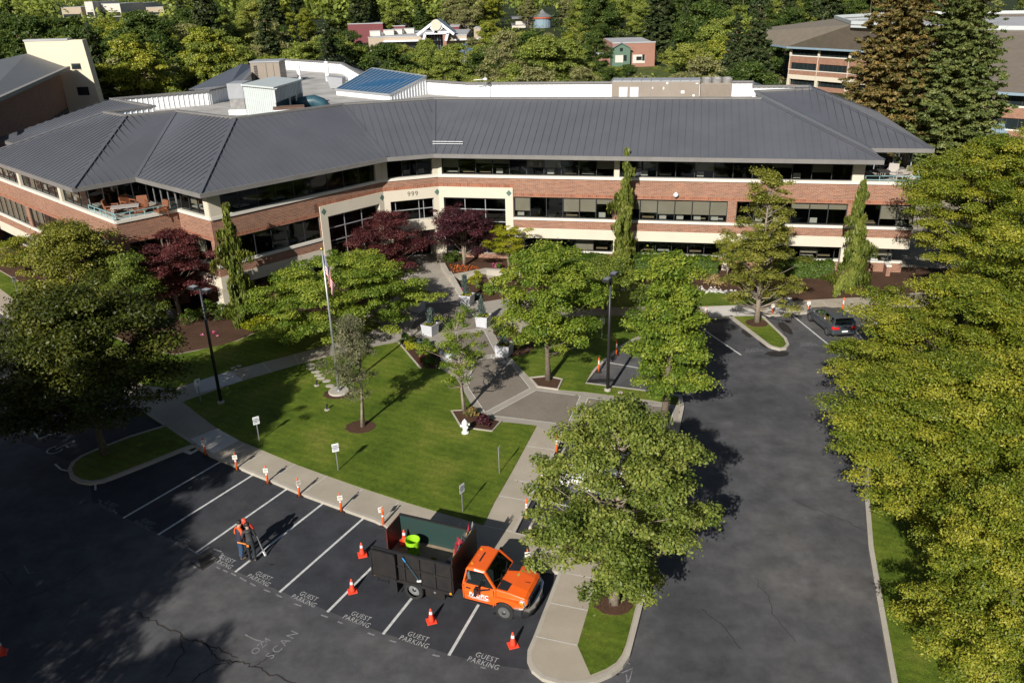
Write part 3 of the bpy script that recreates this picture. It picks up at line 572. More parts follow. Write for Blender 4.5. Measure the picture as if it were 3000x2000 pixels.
# left wing and the notch with the balcony
C = lambda s: WC.L - s
bands(WC, 0, WC.L); bands(WN1, 0, WN1.L); bands(WN2, 0, WN2.L)
cols(WC, [(C(9.75), C(9.25)), (C(18.5), C(18.0))], 7.72, ZE - .2, -.4, .03)
piers(WC, [(C(.9), C(0)), (C(9.6), C(8.9)), (C(18.5), C(17.8)), (0, C(26.7))])
for a, b in ((8.9, .9), (17.8, 9.6), (26.7, 18.5)): window(WC, C(a), C(b), 4.2, 5.95, bld, pane=1.37, blinds=.75)
for a, b in ((9.25, 4.7), (18.0, 9.75), (27, 18.5)): window(WC, C(a), C(b), 7.72, ZE - .22, bld, -.2, 1.4, .5)
ground(WC, ((C(8.8), C(1)), (C(17.6), C(9.8)), (C(26.6), C(18.8))), 0, WC.L); cols(WC, [(C(.7), C(0) + .03), (C(9.6), C(8.9)), (C(18.5), C(17.8))], 0, 2.45, -.6, .03)
window(WN1, .6, WN1.L - .4, 4.2, 5.95, bld, pane=1.3, blinds=.2); window(WN2, .5, WN2.L - .5, 4.2, 5.95, bld, pane=1.3, blinds=.5); piers(WN1, [(0, .6), (WN1.L - .4, WN1.L)]); piers(WN2, [(0, .5), (WN2.L - .5, WN2.L)])
window(WN2, .3, WN2.L - .6, 7.72, ZE - .22, bld, -.2, 1.3, .6); cols(WN2, [(WN2.L - .6, WN2.L + .02)], 7.72, ZE - .2)
cols(WN2, [(WN2.L - .65, WN2.L)], 0, 2.45, -.5, .03); WN1.box(base, 0, WN1.L, -1.3, -1, .1, 2.45); WN2.box(base, 0, WN2.L, -1.3, -1, .1, 2.45)
# balcony glass walls
dC = WC.d; nC = -WC.o; p5 = V2(P5); q = lambda s, k: tuple(p5 - dC * s + nC * k)
WG1 = Wall(q(4.7, .25), q(4.7, 4.6)); WG2 = Wall(q(4.7, 4.6), P4)
window(WG1, 0, WG1.L, 7.5, ZE - .22, bld, 0, 1.1, 0, desk=False, fm=MT['alu_light']); window(WG2, 0, WG2.L, 7.5, ZE - .22, bld, 0, 1.3, 0, desk=False, fm=MT['alu_light'])
ra = Aw(33.9, 4.6); WG3 = Wall(Aw(33.8, .3), Aw(34.0, 4.6)); WG4 = Wall(Aw(34.0, 4.6), Aw(38.2, 4.6)); WG5 = Wall(Aw(38.2, 4.6), Aw(39, 14))
for W in (WG3, WG4, WG5): window(W, 0, W.L, 7.5, ZE - .22, bld, 0, 1.4, 0, desk=False, fm=MT['alu_light'])
WR = Wall(P0, (35.2, 81.5)); bands(WR, 0, WR.L); window(WR, .8, WR.L - 1, 4.2, 5.95, bld, pane=1.5); ground(WR, ((1, WR.L - 1),), 0, WR.L)
mb = MB(); mb.sheet([P5, P4, tuple(V2(P4) + nC * .1), q(4.7, 4.6), q(4.7, .2)], 7.45); mb.build('balcony_floor', MT['plaza'], bld, world=True); mb = MB(); mb.sheet([Aw(33.6, .3), Aw(37.6, .3), Aw(38.4, 4.7), Aw(34, 4.7)], 7.45); mb.build('balcony_floor', MT['plaza'], bld, world=True)
def railing(pts, z):
    mb = MB()
    for i in range(len(pts) - 1):
        a, b = V2(pts[i]), V2(pts[i + 1]); L = (b - a).length
        for h in (.12, .42): mb.beam((*a, z + h), (*b, z + h), .06 if h > .3 else .035, .05)
        for k in range(int(L / 1.0) + 1): p = a + (b - a) * min(1, k * 1.0 / L); mb.beam((p.x, p.y, z), (p.x, p.y, z + .44), .045, .045)
    mb.build('balcony_railing', MT['teal'], bld, world=True)
railing([q(4.6, .1), q(.1, .1), tuple(V2(P4) * .98 + V2(P5) * .02 + nC * 0)], 7.72); railing([Aw(33.9, .1), Aw(37.7, .1), Aw(38.6, 4.4)], 7.72)
brick.build('brick_wall', MT['brick'], bld, world=True); sold.build('soldier_course', MT['soldier'], bld, world=True); band.build('precast_band', MT['cream'], bld, world=True)
sill.build('window_sill', MT['sill'], bld, world=True); base.build('base_wall', MT['brick'], bld, world=True)
for W, a in ((WB, 9.23), (WB, WB.L - .2), (WE, WE.L - .18), (WA, 6.05)):
    mb = MB(); W.box(mb, -.17, .17, .0, .03, -.17, .17); o = mb.build('diamond_tile', MT['diamond']); p = W.at(a if W is not WE else a, .09, 6.25)
    me = MB(); c = [W.at(a, .105, 6.25 - .27), W.at(a + .24, .105, 6.25), W.at(a, .105, 6.25 + .27), W.at(a - .24, .105, 6.25)]; c2 = [W.at(a, .08, 6.25 - .27), W.at(a + .24, .08, 6.25), W.at(a, .08, 6.25 + .27), W.at(a - .24, .08, 6.25)]
    me.hexa(c2 + c); bpy.data.objects.remove(o); me.build('diamond_tile', MT['diamond'], bld, world=True, fix=True)
o = letters('building_number', '999', .56, mat('bronze_number', (.16, .13, .10), .6), bld, WE.at(WE.L / 2 + .1, .1, 6.28), (*WE.d, 0), (0, 0, 1), .004, 1.15); o.matrix_parent_inverse = Matrix.Translation((0, -70, 0))
mb = MB()
for k in (0, .42): mb.beam((-6.1, 68.3, ZE + .62 + k * .42), (-3.6, 67.8, ZE + .62 + k * .42), .035, .035)
mb.build('snow_bar', MT['white_metal'], roof)
def camera_dome(W, a, z, o=.25):
    mb = MB(); mb.lathe([(.03, .3), (.1, .27), (.12, .2), (.2, .15), (.21, .05), (.15, -.05), (.07, -.12)], W.at(a, o, z), 12); p = W.at(a, 0, z + .25); mb.beam(p, W.at(a, o, z + .25), .07, .07); mb.build('security_camera', MT['reflect'], bld, world=True, smooth=True)
camera_dome(WA, 19.7, 6.35); camera_dome(WC, C(7.0), 6.2)
# ------------------------------------------------------------------ what stands on the flat roof
MT['taupe'] = mat('taupe_sheet_metal', (.27, .225, .18), .55, var=.12, vs=.6); MT['taupe_top'] = mat('faded_metal_top', (.33, .34, .36), .5, var=.15, vs=1)
MT['palegreen'] = mat('pale_green_siding', (.50, .54, .53), .5, var=.1, vs=.7); MT['dkgreen'] = mat('dark_teal_metal', (.03, .09, .12), .45, var=.3); MT['solar'] = mat('blue_roof_panel', (.018, .10, .22), .3, var=.2, vs=2); MT['grate'] = mat('grey_louvre', (.3, .29, .28), .6, var=.4, vs=3)
def facepts(pts, n=12.0):      # points on a plane n metres behind the right wing front
    E = Vector(Aw(0, n)); return [RP(x, y, (E.x, E.y), (nA.x, nA.y)) for x, y in pts]
WU = Wall(Aw(0, 10.6), Aw(30, 10.6))
def acoord(x, y): p = facepts([(x, y)], 10.6)[0]; return (V2(p) - WU.P).dot(WU.d), p.z
a0, zt = acoord(1793, 241); a1, _ = acoord(2051, 241); a2, zl = acoord(2146, 244)
ru = empty('rooftop_unit', WU.at(a0, 0, ZF), 0, 'long taupe rooftop air handling unit behind the right wing ridge', 'rooftop unit')
mb = MB(); WU.box(mb, a0, a1, -2.4, 0, ZF, zt); mb.build('casing', MT['taupe'], ru, world=True)
mb = MB(); WU.box(mb, a0, a1, -2.3, -.1, zt, zt + .12); nn = 9
for k in range(nn + 1): x = a0 + (a1 - a0) * k / nn; WU.box(mb, x - .03, x + .03, -2.35, .02, zt + .12, zt + .17)
mb.build('cover', MT['taupe_top'], ru, world=True)
mb = MB()
for k in range(1, nn): x = a0 + (a1 - a0) * k / nn; WU.box(mb, x - .02, x + .02, 0, .02, ZF, zt - .05)
mb.build('panel_seam', MT['grate'], ru, world=True)
for x in (1826, 1858): 
    a, z = acoord(x, 271); mb = MB()
    for k in range(9): WU.box(mb, a - .38, a + .38, .01, .05, z - .42 + k * .1, z - .35 + k * .1)
    mb.build('vent', MT['white_metal'], ru, world=True)
mb = MB()
for x, y, w, h in ((1955, 244, .16, .16), (1912, 258, .1, .12), (1944, 259, .1, .2), (2000, 270, .3, .24), (2042, 245, .22, .08), (2032, 280, .18, .16)): a, z = acoord(x, y); WU.box(mb, a - w / 2, a + w / 2, .02, .04, z - h / 2, z + h / 2)
mb.build('notice', MT['paper'], ru, world=True)
cu = empty('condenser', WU.at(a1 + .1, 0, ZF), 0, 'ribbed taupe condenser with round fans at the end of the long rooftop unit', 'condenser')
mb = MB(); WU.box(mb, a1 + .1, a2, -2.3, -.05, ZF, zl)
for k in range(26): x = a1 + .15 + (a2 - a1 - .2) * k / 25; WU.box(mb, x - .03, x + .03, -.05, .03, ZF, zl - .08)
mb.build('casing', MT['taupe'], cu, world=True)
for k in range(3):
    for j in range(2):
        mb = MB(); p = WU.at(a1 + .6 + (a2 - a1 - 1.0) * k / 2, -.6 - j * 1.1, zl); mb.lathe([(.42, 0), (.45, .3), (.4, .32), (.36, .2), (.05, .18)], p, 14); mb.build('fan', MT['grate'], cu, world=True)
# plant house with cooling tower
k0, k1, k2 = G(724, 338, ZF), G(813, 345, ZF), G(892, 311, ZF); h0, h1, h2 = HT(724, 338, 251, ZF), HT(813, 345, 260, ZF), HT(892, 311, 237, ZF)
K = [k0, k1, k2, k0 + (k2 - k1)]
ph = empty('plant_house', k0, 0, 'pale green corrugated plant house with sloping roof on the flat roof', 'plant house')
W1, W2 = Wall(k0, k1), Wall(k1, k2); H1, H2, H3 = 4.2, 3.1, 3.9
top = [(k0.x, k0.y, ZF + h0), (k1.x, k1.y, ZF + h1), (k2.x, k2.y, ZF + h2), (K[3].x, K[3].y, ZF + h0 + h2 - h1)]
mb = MB(); mb.add([(k0.x, k0.y, ZF), (k1.x, k1.y, ZF), top[1], top[0]], [(0, 1, 2, 3)])
for k in range(int(W1.L / .25)): a = k * .25 + .1; t = a / W1.L; W1.box(mb, a - .02, a + .02, 0, .03, ZF, ZF + h0 * (1 - t) + h1 * t)
mb.add([(k2.x, k2.y, ZF), (K[3].x, K[3].y, ZF), top[3], top[2]], [(0, 1, 2, 3)]); mb.build('side_wall', MT['palegreen'], ph, world=True)
mb = MB(); W2.box(mb, 0, W2.L, -.05, 0, ZF + 1.3, ZF + min(h1, h2))
for k in range(int(W2.L / .4)): W2.box(mb, k * .4, k * .4 + .12, 0, .06, ZF + 1.3, ZF + min(h1, h2))
for a in (.1, W2.L * .5, W2.L * .75, W2.L - .1): W2.box(mb, a - .08, a + .08, -.1, .02, ZF, ZF + 1.35)
mb.build('open_front', MT['palegreen'], ph, world=True)
mb = MB(); c = sum((Vector(t) for t in top), Vector()) / 4; tt = [Vector(t) + (Vector((t[0], t[1], 0)) - Vector((c.x, c.y, 0))) * .06 for t in top]
mb.hexa([tuple(t) for t in tt] + [(t.x, t.y, t.z + .14) for t in tt]); mb.build('sloping_roof', MT['palegreen'], ph, world=True)
mb = MB(); W2.box(mb, 1.3, W2.L - .4, -1.6, -.7, ZF, ZF + 1.0); mb.build('pump', MT['dkgreen'], ph, world=True)
d1 = (k1 - k0).normalized(); sd = Vector((d1.y, -d1.x, 0)); kc = k0 - d1 * .1
ct = empty('cooling_tower', k0, 0, 'grey louvred cooling tower at the end of the plant house', 'cooling tower')
mb = MB(); mb.box(-1.5, -.08, .15, 2.6, 1.45, 2.8); mb.build('casing', MT['taupe_top'], ct); mb = MB(); mb.box(-1.45, -.12, .2, 2.5, .5, 1.45); mb.build('louvre', MT['grate'], ct); mb = MB(); mb.box(-1.65, -.03, 0, 2.6, .05, .5); mb.build('basin', MT['white_metal'], ct)
def rbox(name, px, py, w, d, h, rz, m, lab, cat, top=None):
    c = G(px, py, ZF); t = empty(name, c, R(rz), lab, cat); mb = MB(); mb.box(-w / 2, w / 2, 0, d, 0, h); mb.build('casing', m, t, bevel=.03)
    if top: mb = MB(); mb.box(-w / 2 - .06, w / 2 + .06, -.06, d + .06, h, h + .15); mb.build('cover', top, t)
    return t
t = rbox('rooftop_unit', 783, 247, 3.5, 3.0, 2.5, 0, MT['taupe'], 'tall square taupe rooftop unit behind the plant house', 'rooftop unit', MT['taupe_top'])
mb = MB()
for k in range(7): mb.box(-1.35, -.95, -.04, 0, .4 + k * .26, .6 + k * .26)
mb.box(.12, .15, -.03, 0, .1, 2.4); mb.box(1.0, 1.03, -.03, 0, .1, 2.4); mb.build('louvre', MT['dark'], t)
t = rbox('rooftop_unit', 850, 347, 2.6, 1.4, .8, 14, MT['white_metal'], 'low white rooftop unit with rusty top beside the plant house', 'rooftop unit', MT['bark_red'])
t = empty('exhaust_duct', G(922, 316, ZF), R(15), 'dark teal curved duct behind the ridge beside the plant house', 'duct'); mb = MB(); mb.tube([(-1.9, .4, .4), (-.8, .2, .55), (0, 0, .6), (.7, -.1, .35), (1.1, -.2, -.1)], [.5, .55, .62, .58, .55], 14); mb.build('duct', MT['dkgreen'], t, smooth=True)
t = empty('exhaust_fan', G(1012, 260, ZF), R(-8), 'grey box exhaust fan left of the blue skylight', 'exhaust fan'); mb = MB(); mb.loft([[(-1.6, -.5, .1), (-.2, -.5, .0), (-.2, .7, 0), (-1.6, .7, .1)], [(-2.0, -.5, 1.4), (-.1, -.5, 1.2), (-.1, .7, 1.2), (-2.0, .7, 1.4)]]); mb.build('hood', MT['taupe_top'], t, fix=True); mb = MB(); mb.lathe([(.45, 0), (.45, .9), (.3, .95)], (.6, 0, .9), 14, 'x'); mb.build('motor', MT['white_metal'], t, smooth=True)
# blue skylight shed
s0, s1, s2, s3 = G(986, 279, ZF), G(1143, 296, ZF), G(1253, 276, ZF), G(1092, 250, ZF)
sk = empty('skylight_shed', s0, 0, 'blue glazed skylight shed with white corrugated sides on the flat roof', 'skylight')
zt0, zt1 = ZF + .55, ZF + 1.7
p0, p1 = (*s0.xy, zt0), (*s1.xy, zt0); p3 = RP(1094, 232.5, s3, (0, 1)); p2 = RP(1251, 244.5, s2, (0, 1))
T4 = [p0, p1, (p2.x, p2.y, ZF + 1.75), (p3.x, p3.y, ZF + 1.85)]
mb = MB(); mb.add([(*t[:2], ZF) for t in T4] + T4, [(0, 1, 5, 4), (1, 2, 6, 5), (2, 3, 7, 6), (3, 0, 4, 7)]); WS = Wall(T4[1], T4[2])
for k in range(int(WS.L / .45)): a = .2 + k * .45; WS.box(mb, a - .05, a + .05, 0, .06, ZF, zt0 - .05 + (T4[2][2] - zt0) * a / WS.L)
mb.build('side_wall', MT['white_metal'], sk, world=True)
mb = MB(); mb.add([(t[0], t[1], t[2] + .06) for t in T4], [(0, 1, 2, 3)]); mb.build('glazing', MT['solar'], sk, world=True)
mb = MB()
for k in range(15): u = k / 14; a = Vector(T4[0]).lerp(Vector(T4[1]), u); b = Vector(T4[3]).lerp(Vector(T4[2]), u); mb.beam(a + Vector((0, 0, .08)), b + Vector((0, 0, .08)), .09, .06)
for i in range(4): mb.beam(Vector(T4[i]) + Vector((0, 0, .02)), Vector(T4[(i + 1) % 4]) + Vector((0, 0, .02)), .16, .2)
mb.build('glazing_bar', MT['alu_light'], sk, world=True)
def mast(px, py, ptop, w, lab, yagi=False, n=0):
    c = G(px, py, ZF); h = HT(px, py, ptop, ZF); t = empty('antenna', c, 0, lab, 'antenna'); mb = MB(); mb.tube([(0, 0, 0), (0, 0, h)], .05 if n else .035, 8); mb.build('pole', MT['galv'], t)
    for k in range(n): mb = MB(); mb.box(-w / 2, w / 2, -w / 2, w / 2, h - .2 - (k + 1) * 1.15, h - .25 - k * 1.15); mb.build('panel', MT['reflect'], t, bevel=.02)
    if yagi:
        mb = MB(); mb.beam((-1.2, 0, h - .6), (.15, 0, h - .5), .05, .05)
        for k in range(8): mb.beam((-1.15 + k * .13, -.12, h - .6), (-1.15 + k * .13, .12, h - .6), .025, .025)
        mb.lathe([(.05, -.15), (.2, -.1), (.2, .05), (.06, .12)], (0, 0, h - .5), 12); mb.build('aerial', MT['reflect'], t)
mast(1424, 289, 216, 0, 'thin roof aerial with a small white dish above the right wing ridge', True); mast(962, 247, 174, .42, 'pale panel antenna mast standing before the far parapet corner', n=2); mast(878, 236, 188, .4, 'pale panel antenna mast right behind the plant house', n=2)
t = rbox('roof_curb', 480, 315, 1.6, 1.2, .8, 20, MT['white_metal'], 'small white roof vent box beside the left parapet wall', 'roof vent')
# hipped roof of the far block
t = empty('hip_roof', (-36, 110, ZF), 0, 'grey hipped roof peak at the far left of the flat roof', 'roof block'); D = (0, 112); Q = lambda x, y, k=112: RP(x, y, (0, k), (0, 1))
a, b, c_, d_ = Q(711, 186, 116), Q(552, 262, 100), Q(672, 250, 100), Q(755, 238, 112)
mb = MB(); mb.add([b, c_, a, d_, (b.x, b.y, ZF), (c_.x, c_.y, ZF), (d_.x, d_.y, ZF), (b.x - 2, b.y + 18, ZF), (d_.x, d_.y + 10, ZF)], [(0, 1, 2), (1, 3, 2), (4, 5, 1, 0), (5, 6, 3, 1), (0, 2, 7), (2, 3, 8), (7, 4, 0)]); mb.build('slope', MT['roof'], t, world=True)
# balcony furniture
MT['wicker'] = mat('shaded_orange_wicker', (.24, .085, .035), .7, var=.3, vs=6); MT['table'] = mat('grey_table', (.42, .38, .34), .6, var=.2)  # orange wicker darkened in its colour to stand in for the eave shadow
MT['greychair'] = mat('grey_chair_fabric', (.40, .36, .32), .8, var=.15)
def chair(x, y, z, rz, m, lab, grp):
    t = empty('balcony_chair', (x, y, z), R(rz), lab, 'chair', grp); mb = MB(); mb.box(-.38, .38, -.36, .4, .3, .44); mb.build('seat', m, t, bevel=.03); mb = MB(); mb.loft([[(-.4, .34, .44), (.4, .34, .44), (.4, .46, .44), (-.4, .46, .44)], [(-.36, .5, 1.05), (.36, .5, 1.05), (.36, .6, 1.05), (-.36, .6, 1.05)]]); mb.build('backrest', m, t, fix=True)
    for sx in (-1, 1): 
        mb = MB(); mb.box(sx * .4 - .05, sx * .4 + .05, -.36, .42, .6, .68); mb.build('armrest', m, t)
        for sy in (-.3, .34): mb = MB(); mb.beam((sx * .38, sy, 0), (sx * .38, sy, .62), .05, .05); mb.build('leg', m, t)
bc = lambda s, k: q(s, k)
for s, k, rz, lab in ((3.2, 1.2, 100, 'orange balcony chair nearest the left glass wall'), (1.0, 2.2, -60, 'orange balcony chair at the right end of the wooden table'), (-.2, 3.2, -40, 'orange balcony chair in the back right corner of the balcony'), (2.2, 3.0, 20, 'orange balcony chair behind the wooden table'), (3.6, 2.6, 60, 'orange balcony chair deep in the shade of the left balcony')):
    chair(*bc(s, k), 7.46, rz, MT['wicker'], lab, 'orange chairs on the left balcony')
def btable(x, y, z, rz, w, d, m, lab, rnd=False):
    t = empty('balcony_table', (x, y, z), R(rz), lab, 'table'); mb = MB()
    if rnd: mb.lathe([(.02, .68), (.7, .68), (.72, .72), (.7, .75), (.02, .75)], (0, 0, 0), 18)
    else: mb.box(-w / 2, w / 2, -d / 2, d / 2, .66, .72)
    mb.build('table_top', m, t)
    for sx, sy in ((-1, -1), (1, -1), (1, 1), (-1, 1)): mb = MB(); a = .25 if rnd else 1; mb.beam((sx * (w / 2 - .08) * a * (1.5 if rnd else 1), sy * (d / 2 - .08) * a * (1.5 if rnd else 1), 0), (sx * (w / 2 - .08) * a, sy * (d / 2 - .08) * a, .67), .06, .06); mb.build('leg', m, t)
btable(*bc(1.9, 1.6), 7.46, 20, 1.9, 1.0, MT['table'], 'rectangular grey wooden table among orange chairs on the balcony')
btable(*Aw(35.3, 1.7), 7.46, 0, 1.3, 1.3, MT['dark'], 'round dark table on the right hand balcony', True)
chair(*Aw(36.4, 2.6), 7.46, -30, MT['greychair'], 'grey balcony chair behind the round dark table', 'grey chairs on the right balcony'); chair(*Aw(37.0, 1.8), 7.46, -80, MT['greychair'], 'grey balcony chair at the outer side of the round dark table', 'grey chairs on the right balcony')
# ------------------------------------------------------------------ vegetation
LM = {}
def lm(n, d, m, l, **k):
    f = {'fresh': 1.5, 'olive': 1.5, 'mid': 1.5, 'gold': 1.25, 'yolive': 1.25, 'bgmid': 2.0, 'bgolive': 2.1, 'bgfresh': 1.85, 'bggrey': 1.5, 'dkgreen': 1.35, 'conifer': 1.25, 'lime': 1.1, 'dark_tree': 1.0, 'grey': 1.1}.get(n, 1.1); LM[n] = leafmat('leaf_' + n, *[tuple(x * f for x in c) for c in (d, m, l)], **k)
lm('fresh', (.038, .066, .006), (.090, .138, .014), (.20, .225, .028)); lm('olive', (.038, .058, .009), (.088, .120, .018), (.185, .20, .042))
lm('gold', (.042, .074, .006), (.130, .160, .014), (.29, .275, .032)); lm('lime', (.09, .12, .006), (.22, .24, .012), (.36, .34, .02))
lm('bgmid', (.040, .058, .010), (.088, .112, .020), (.17, .19, .038)); lm('bgolive', (.045, .058, .009), (.10, .118, .02), (.19, .195, .045)); lm('bgfresh', (.045, .062, .007), (.105, .128, .015), (.22, .215, .03)); lm('bggrey', (.07, .08, .03), (.14, .145, .055), (.25, .24, .10)); lm('yolive', (.055, .065, .008), (.14, .15, .02), (.25, .24, .045)); lm('purple', (.022, .008, .012), (.050, .014, .020), (.10, .028, .035)); lm('wine', (.035, .010, .012), (.085, .02, .022), (.16, .05, .045)); lm('weep', (.04, .062, .010), (.105, .135, .02), (.20, .22, .04))
lm('dkgreen', (.022, .04, .008), (.045, .075, .015), (.09, .125, .025)); lm('conifer', (.016, .030, .010), (.040, .060, .02), (.08, .10, .035)); lm('mid', (.035, .055, .008), (.08, .11, .016), (.16, .19, .03))
lm('sequoia', (.05, .078, .02), (.115, .15, .042), (.21, .225, .07)); lm('rust', (.065, .07, .02), (.15, .13, .04), (.32, .22, .075)); lm('bluegreen', (.05, .085, .075), (.09, .13, .115), (.15, .19, .17))
lm('grey', (.07, .08, .04), (.14, .145, .075), (.25, .24, .13)); lm('straw', (.22, .16, .06), (.38, .29, .12), (.5, .4, .2)); lm('hedge', (.035, .06, .006), (.06, .11, .012), (.11, .17, .02)); lm('dark_tree', (.022, .032, .004), (.055, .072, .009), (.12, .125, .016))
def unit(a): return a / (np.linalg.norm(a, axis=1, keepdims=True) + 1e-9)
def leaf_obj(name, pos, nor, size, tint, m, parent, elong=1.7, droop=0.0, rs=None, tang=None):
    rs = rs or np.random.RandomState(1); n = len(pos)
    t = unit(np.cross(nor, rs.normal(size=(n, 3)))) if tang is None else unit(tang)
    if droop: t = t + np.array([0, 0, -droop]); t = unit(t)
    b = unit(np.cross(nor, t)); nn = unit(np.cross(t, b))
    L = (size * elong / 2)[:, None]; W = (size / 2)[:, None]; fold = (size * .18)[:, None]
    V = np.empty((n, 4, 3)); V[:, 0] = pos - t * L; V[:, 1] = pos + b * W + nn * fold; V[:, 2] = pos + t * L; V[:, 3] = pos - b * W + nn * fold
    me = bpy.data.meshes.new(name); me.vertices.add(n * 4); me.vertices.foreach_set('co', V.ravel())
    me.loops.add(n * 4); me.loops.foreach_set('vertex_index', np.arange(n * 4, dtype=np.int32)); me.polygons.add(n)
    me.polygons.foreach_set('loop_start', np.arange(0, n * 4, 4, dtype=np.int32))
    at = me.attributes.new('tint', 'FLOAT', 'FACE'); at.data.foreach_set('value', np.clip(tint, 0, 1).astype(np.float32))
    me.materials.append(m); me.update(); me.validate()
    o = bpy.data.objects.new(name, me); COL.objects.link(o); o.parent = parent; return o
def clump_leaves(cl, per, lsize, rs, flat=.6, up=.8, shell=.45, spray=.0):
    """cl: rows x y z r ; returns positions, normals, sizes, tints"""
    cl = np.asarray(cl, float); w = cl[:, 3] ** 2; k = np.maximum(6, (per * w / w.mean()).astype(int)); idx = np.repeat(np.arange(len(cl)), k); n = len(idx)
    u = unit(rs.normal(size=(n, 3))); u[:, 2] = np.where(u[:, 2] < -.3, -u[:, 2] * .6, u[:, 2]); u = unit(u)
    rr = cl[idx, 3] * (shell + (1 - shell) * rs.rand(n)) * (1 + .25 * rs.normal(size=n) * (rs.rand(n) < .25))
    p = cl[idx, :3] + u * rr[:, None] * np.array([1, 1, flat])
    if spray:
        o_ = unit(cl[:, :3] * np.array([1, 1, 0]) + np.array([0, 0, .35]) + rs.normal(size=(len(cl), 3)) * .25)[idx]; p = p + o_ * ((u * o_).sum(1) * rr * spray)[:, None]
    nor = unit(u * .6 + np.array([0, 0, up]) + rs.normal(size=(n, 3)) * .6)
    ct = rs.rand(len(cl)) * .5 + .12; tint = ct[idx] + rs.rand(n) * .5 - .03
    return p, nor, lsize * (.65 + .7 * rs.rand(n)), tint
PROF = {'round': lambda t: math.sqrt(max(.02, 1 - (2 * t - .9) ** 2 * .95)), 'oval': lambda t: max(.1, math.sin(math.pi * (t * .86 + .12)) ** .75), 'cone': lambda t: max(.05, (1 - t) ** .85) * min(1, .5 + t * 4), 'vase': lambda t: max(.12, (.45 + t * 1.1) * (1 if t < .6 else max(.1, 1 - ((t - .6) / .42) ** 2) ** .5)), 'flat': lambda t: max(.15, math.sqrt(max(0, 1 - (t * 1.05 - .12) ** 2))), 'mound': lambda t: max(.2, 1 - t * t) , 'pyr': lambda t: max(.06, (1 - t) ** .65) * min(1, .65 + t * 2)}
def crown_clumps(H, z0, Rr, n, rc, prof, rs, inner=.3, lump=.3, lobes=0):
    f = PROF[prof]; ph = rs.rand(6) * 6.28; C = []
    LB = None
    if lobes:
        LB = crown_clumps(H, z0 + .3 * rc, Rr * .82, lobes, rc, prof, rs, .42, lump, 0)
    for i in range(n):
        if LB is not None and rs.rand() < .6:
            b_ = LB[rs.randint(len(LB))]; sp_ = Rr * (.10 + .16 * (lobes < 14)) + .25; q_ = b_[:3] + rs.normal(size=3) * np.array([sp_, sp_, sp_ * .8]); c = rc * (.5 + .6 * rs.rand()); C.append((q_[0], q_[1], max(z0 * .8, min(q_[2], H - c * .3)), c)); continue
        t = rs.rand() ** .9; az = rs.rand() * 6.283; z = z0 + (H - z0) * t
        e = Rr * f(t) * (1 + lump * .5 * math.sin(2 * az + ph[0]) + lump * .35 * math.sin(3 * az + ph[1] + 4 * t) + lump * .4 * math.sin(5 * az + ph[2] + 7 * t))
        r = e * math.sqrt(inner + (1 - inner) * rs.rand()); c = rc * (.6 + .75 * rs.rand()) * (.75 + .25 * f(t))
        r = max(0, r - c * .35); C.append((r * math.cos(az), r * math.sin(az), min(z, H - c * .3), c))
    return np.array(C)
def trunk_obj(H, z0, r0, C, limbs, rs, m, parent, lean=(0, 0), multi=1, top=.92, limb_r=.28):
    mb = MB(); axes = []
    for k in range(multi):
        a = rs.rand() * 6.28 + k * 6.28 / multi; sp = .15 * (multi > 1); pts = []
        for j in range(7):
            u = j / 6; z = H * top * u; w = math.sin(u * 3 + a) * .05 * H * .2
            pts.append((lean[0] * u + math.cos(a) * (sp * u * H * .3 * (1 + .3 * k)) + w, lean[1] * u + math.sin(a) * (sp * u * H * .3) + w * .6, z))
        pts[0] = (pts[0][0], pts[0][1], -.15); rad = [r0 * (1.25 if j == 0 else (1 - j / 6) ** .8 * .92 + .06) / (1 + .3 * (multi > 1)) for j in range(7)]
        mb.tube(pts, rad, 9); axes.append(pts)
    sel = C[rs.permutation(len(C))[:limbs]] if limbs < len(C) else C
    for c in sel:
        ax = axes[rs.randint(len(axes))]; zz = max(z0 * .75, c[2] - math.hypot(c[0], c[1]) * (.5 + .5 * rs.rand())); zz = min(zz, H * .85); u = zz / (H * top) * 6; j = min(5, int(u)); p = Vector(ax[j]).lerp(Vector(ax[j + 1]), u - j)
        q = Vector(c[:3]); mid = p.lerp(q, .5) + Vector((rs.normal() * .12, rs.normal() * .12, -.06 * (q - p).length + rs.normal() * .1)); r = r0 * limb_r * (.5 + .6 * rs.rand()) * (1 - .6 * zz / H)
        mb.tube([p, mid, q], [r, r * .65, r * .18], 5, cap=False)
    return mb.build('trunk', m, parent, smooth=True)
def tree(loc, H, Rr, z0, seed, leaf, lsize, n=120, per=150, rc=.7, prof='oval', bark='bark', limbs=40, r0=None, inner=.3, lump=.3, multi=1, lean=(0, 0), flat=.78, elong=1.7, droop=.25, up=.8, name='tree', label=None, cat='tree', group=None, rz=0, shell=.45, limb_r=.28, spray=.32, lobes=None):
    rs = np.random.RandomState(seed); C = crown_clumps(H, z0, Rr, n, rc, prof, rs, inner, lump, max(10, n // 7) if lobes is None else lobes)
    if lean != (0, 0): C[:, 0] += lean[0] * C[:, 2] / H; C[:, 1] += lean[1] * C[:, 2] / H
    t = empty(name, loc, rz, label, cat, group)
    trunk_obj(H, z0, r0 or H * .022, C, limbs, rs, MT[bark], t, lean, multi, limb_r=limb_r)
    p, nn, s, ti = clump_leaves(C, per * 2.4, lsize * .6, rs, flat, up, shell, spray); leaf_obj('crown', p, nn, s, ti, LM[leaf], t, elong, droop, rs); return t
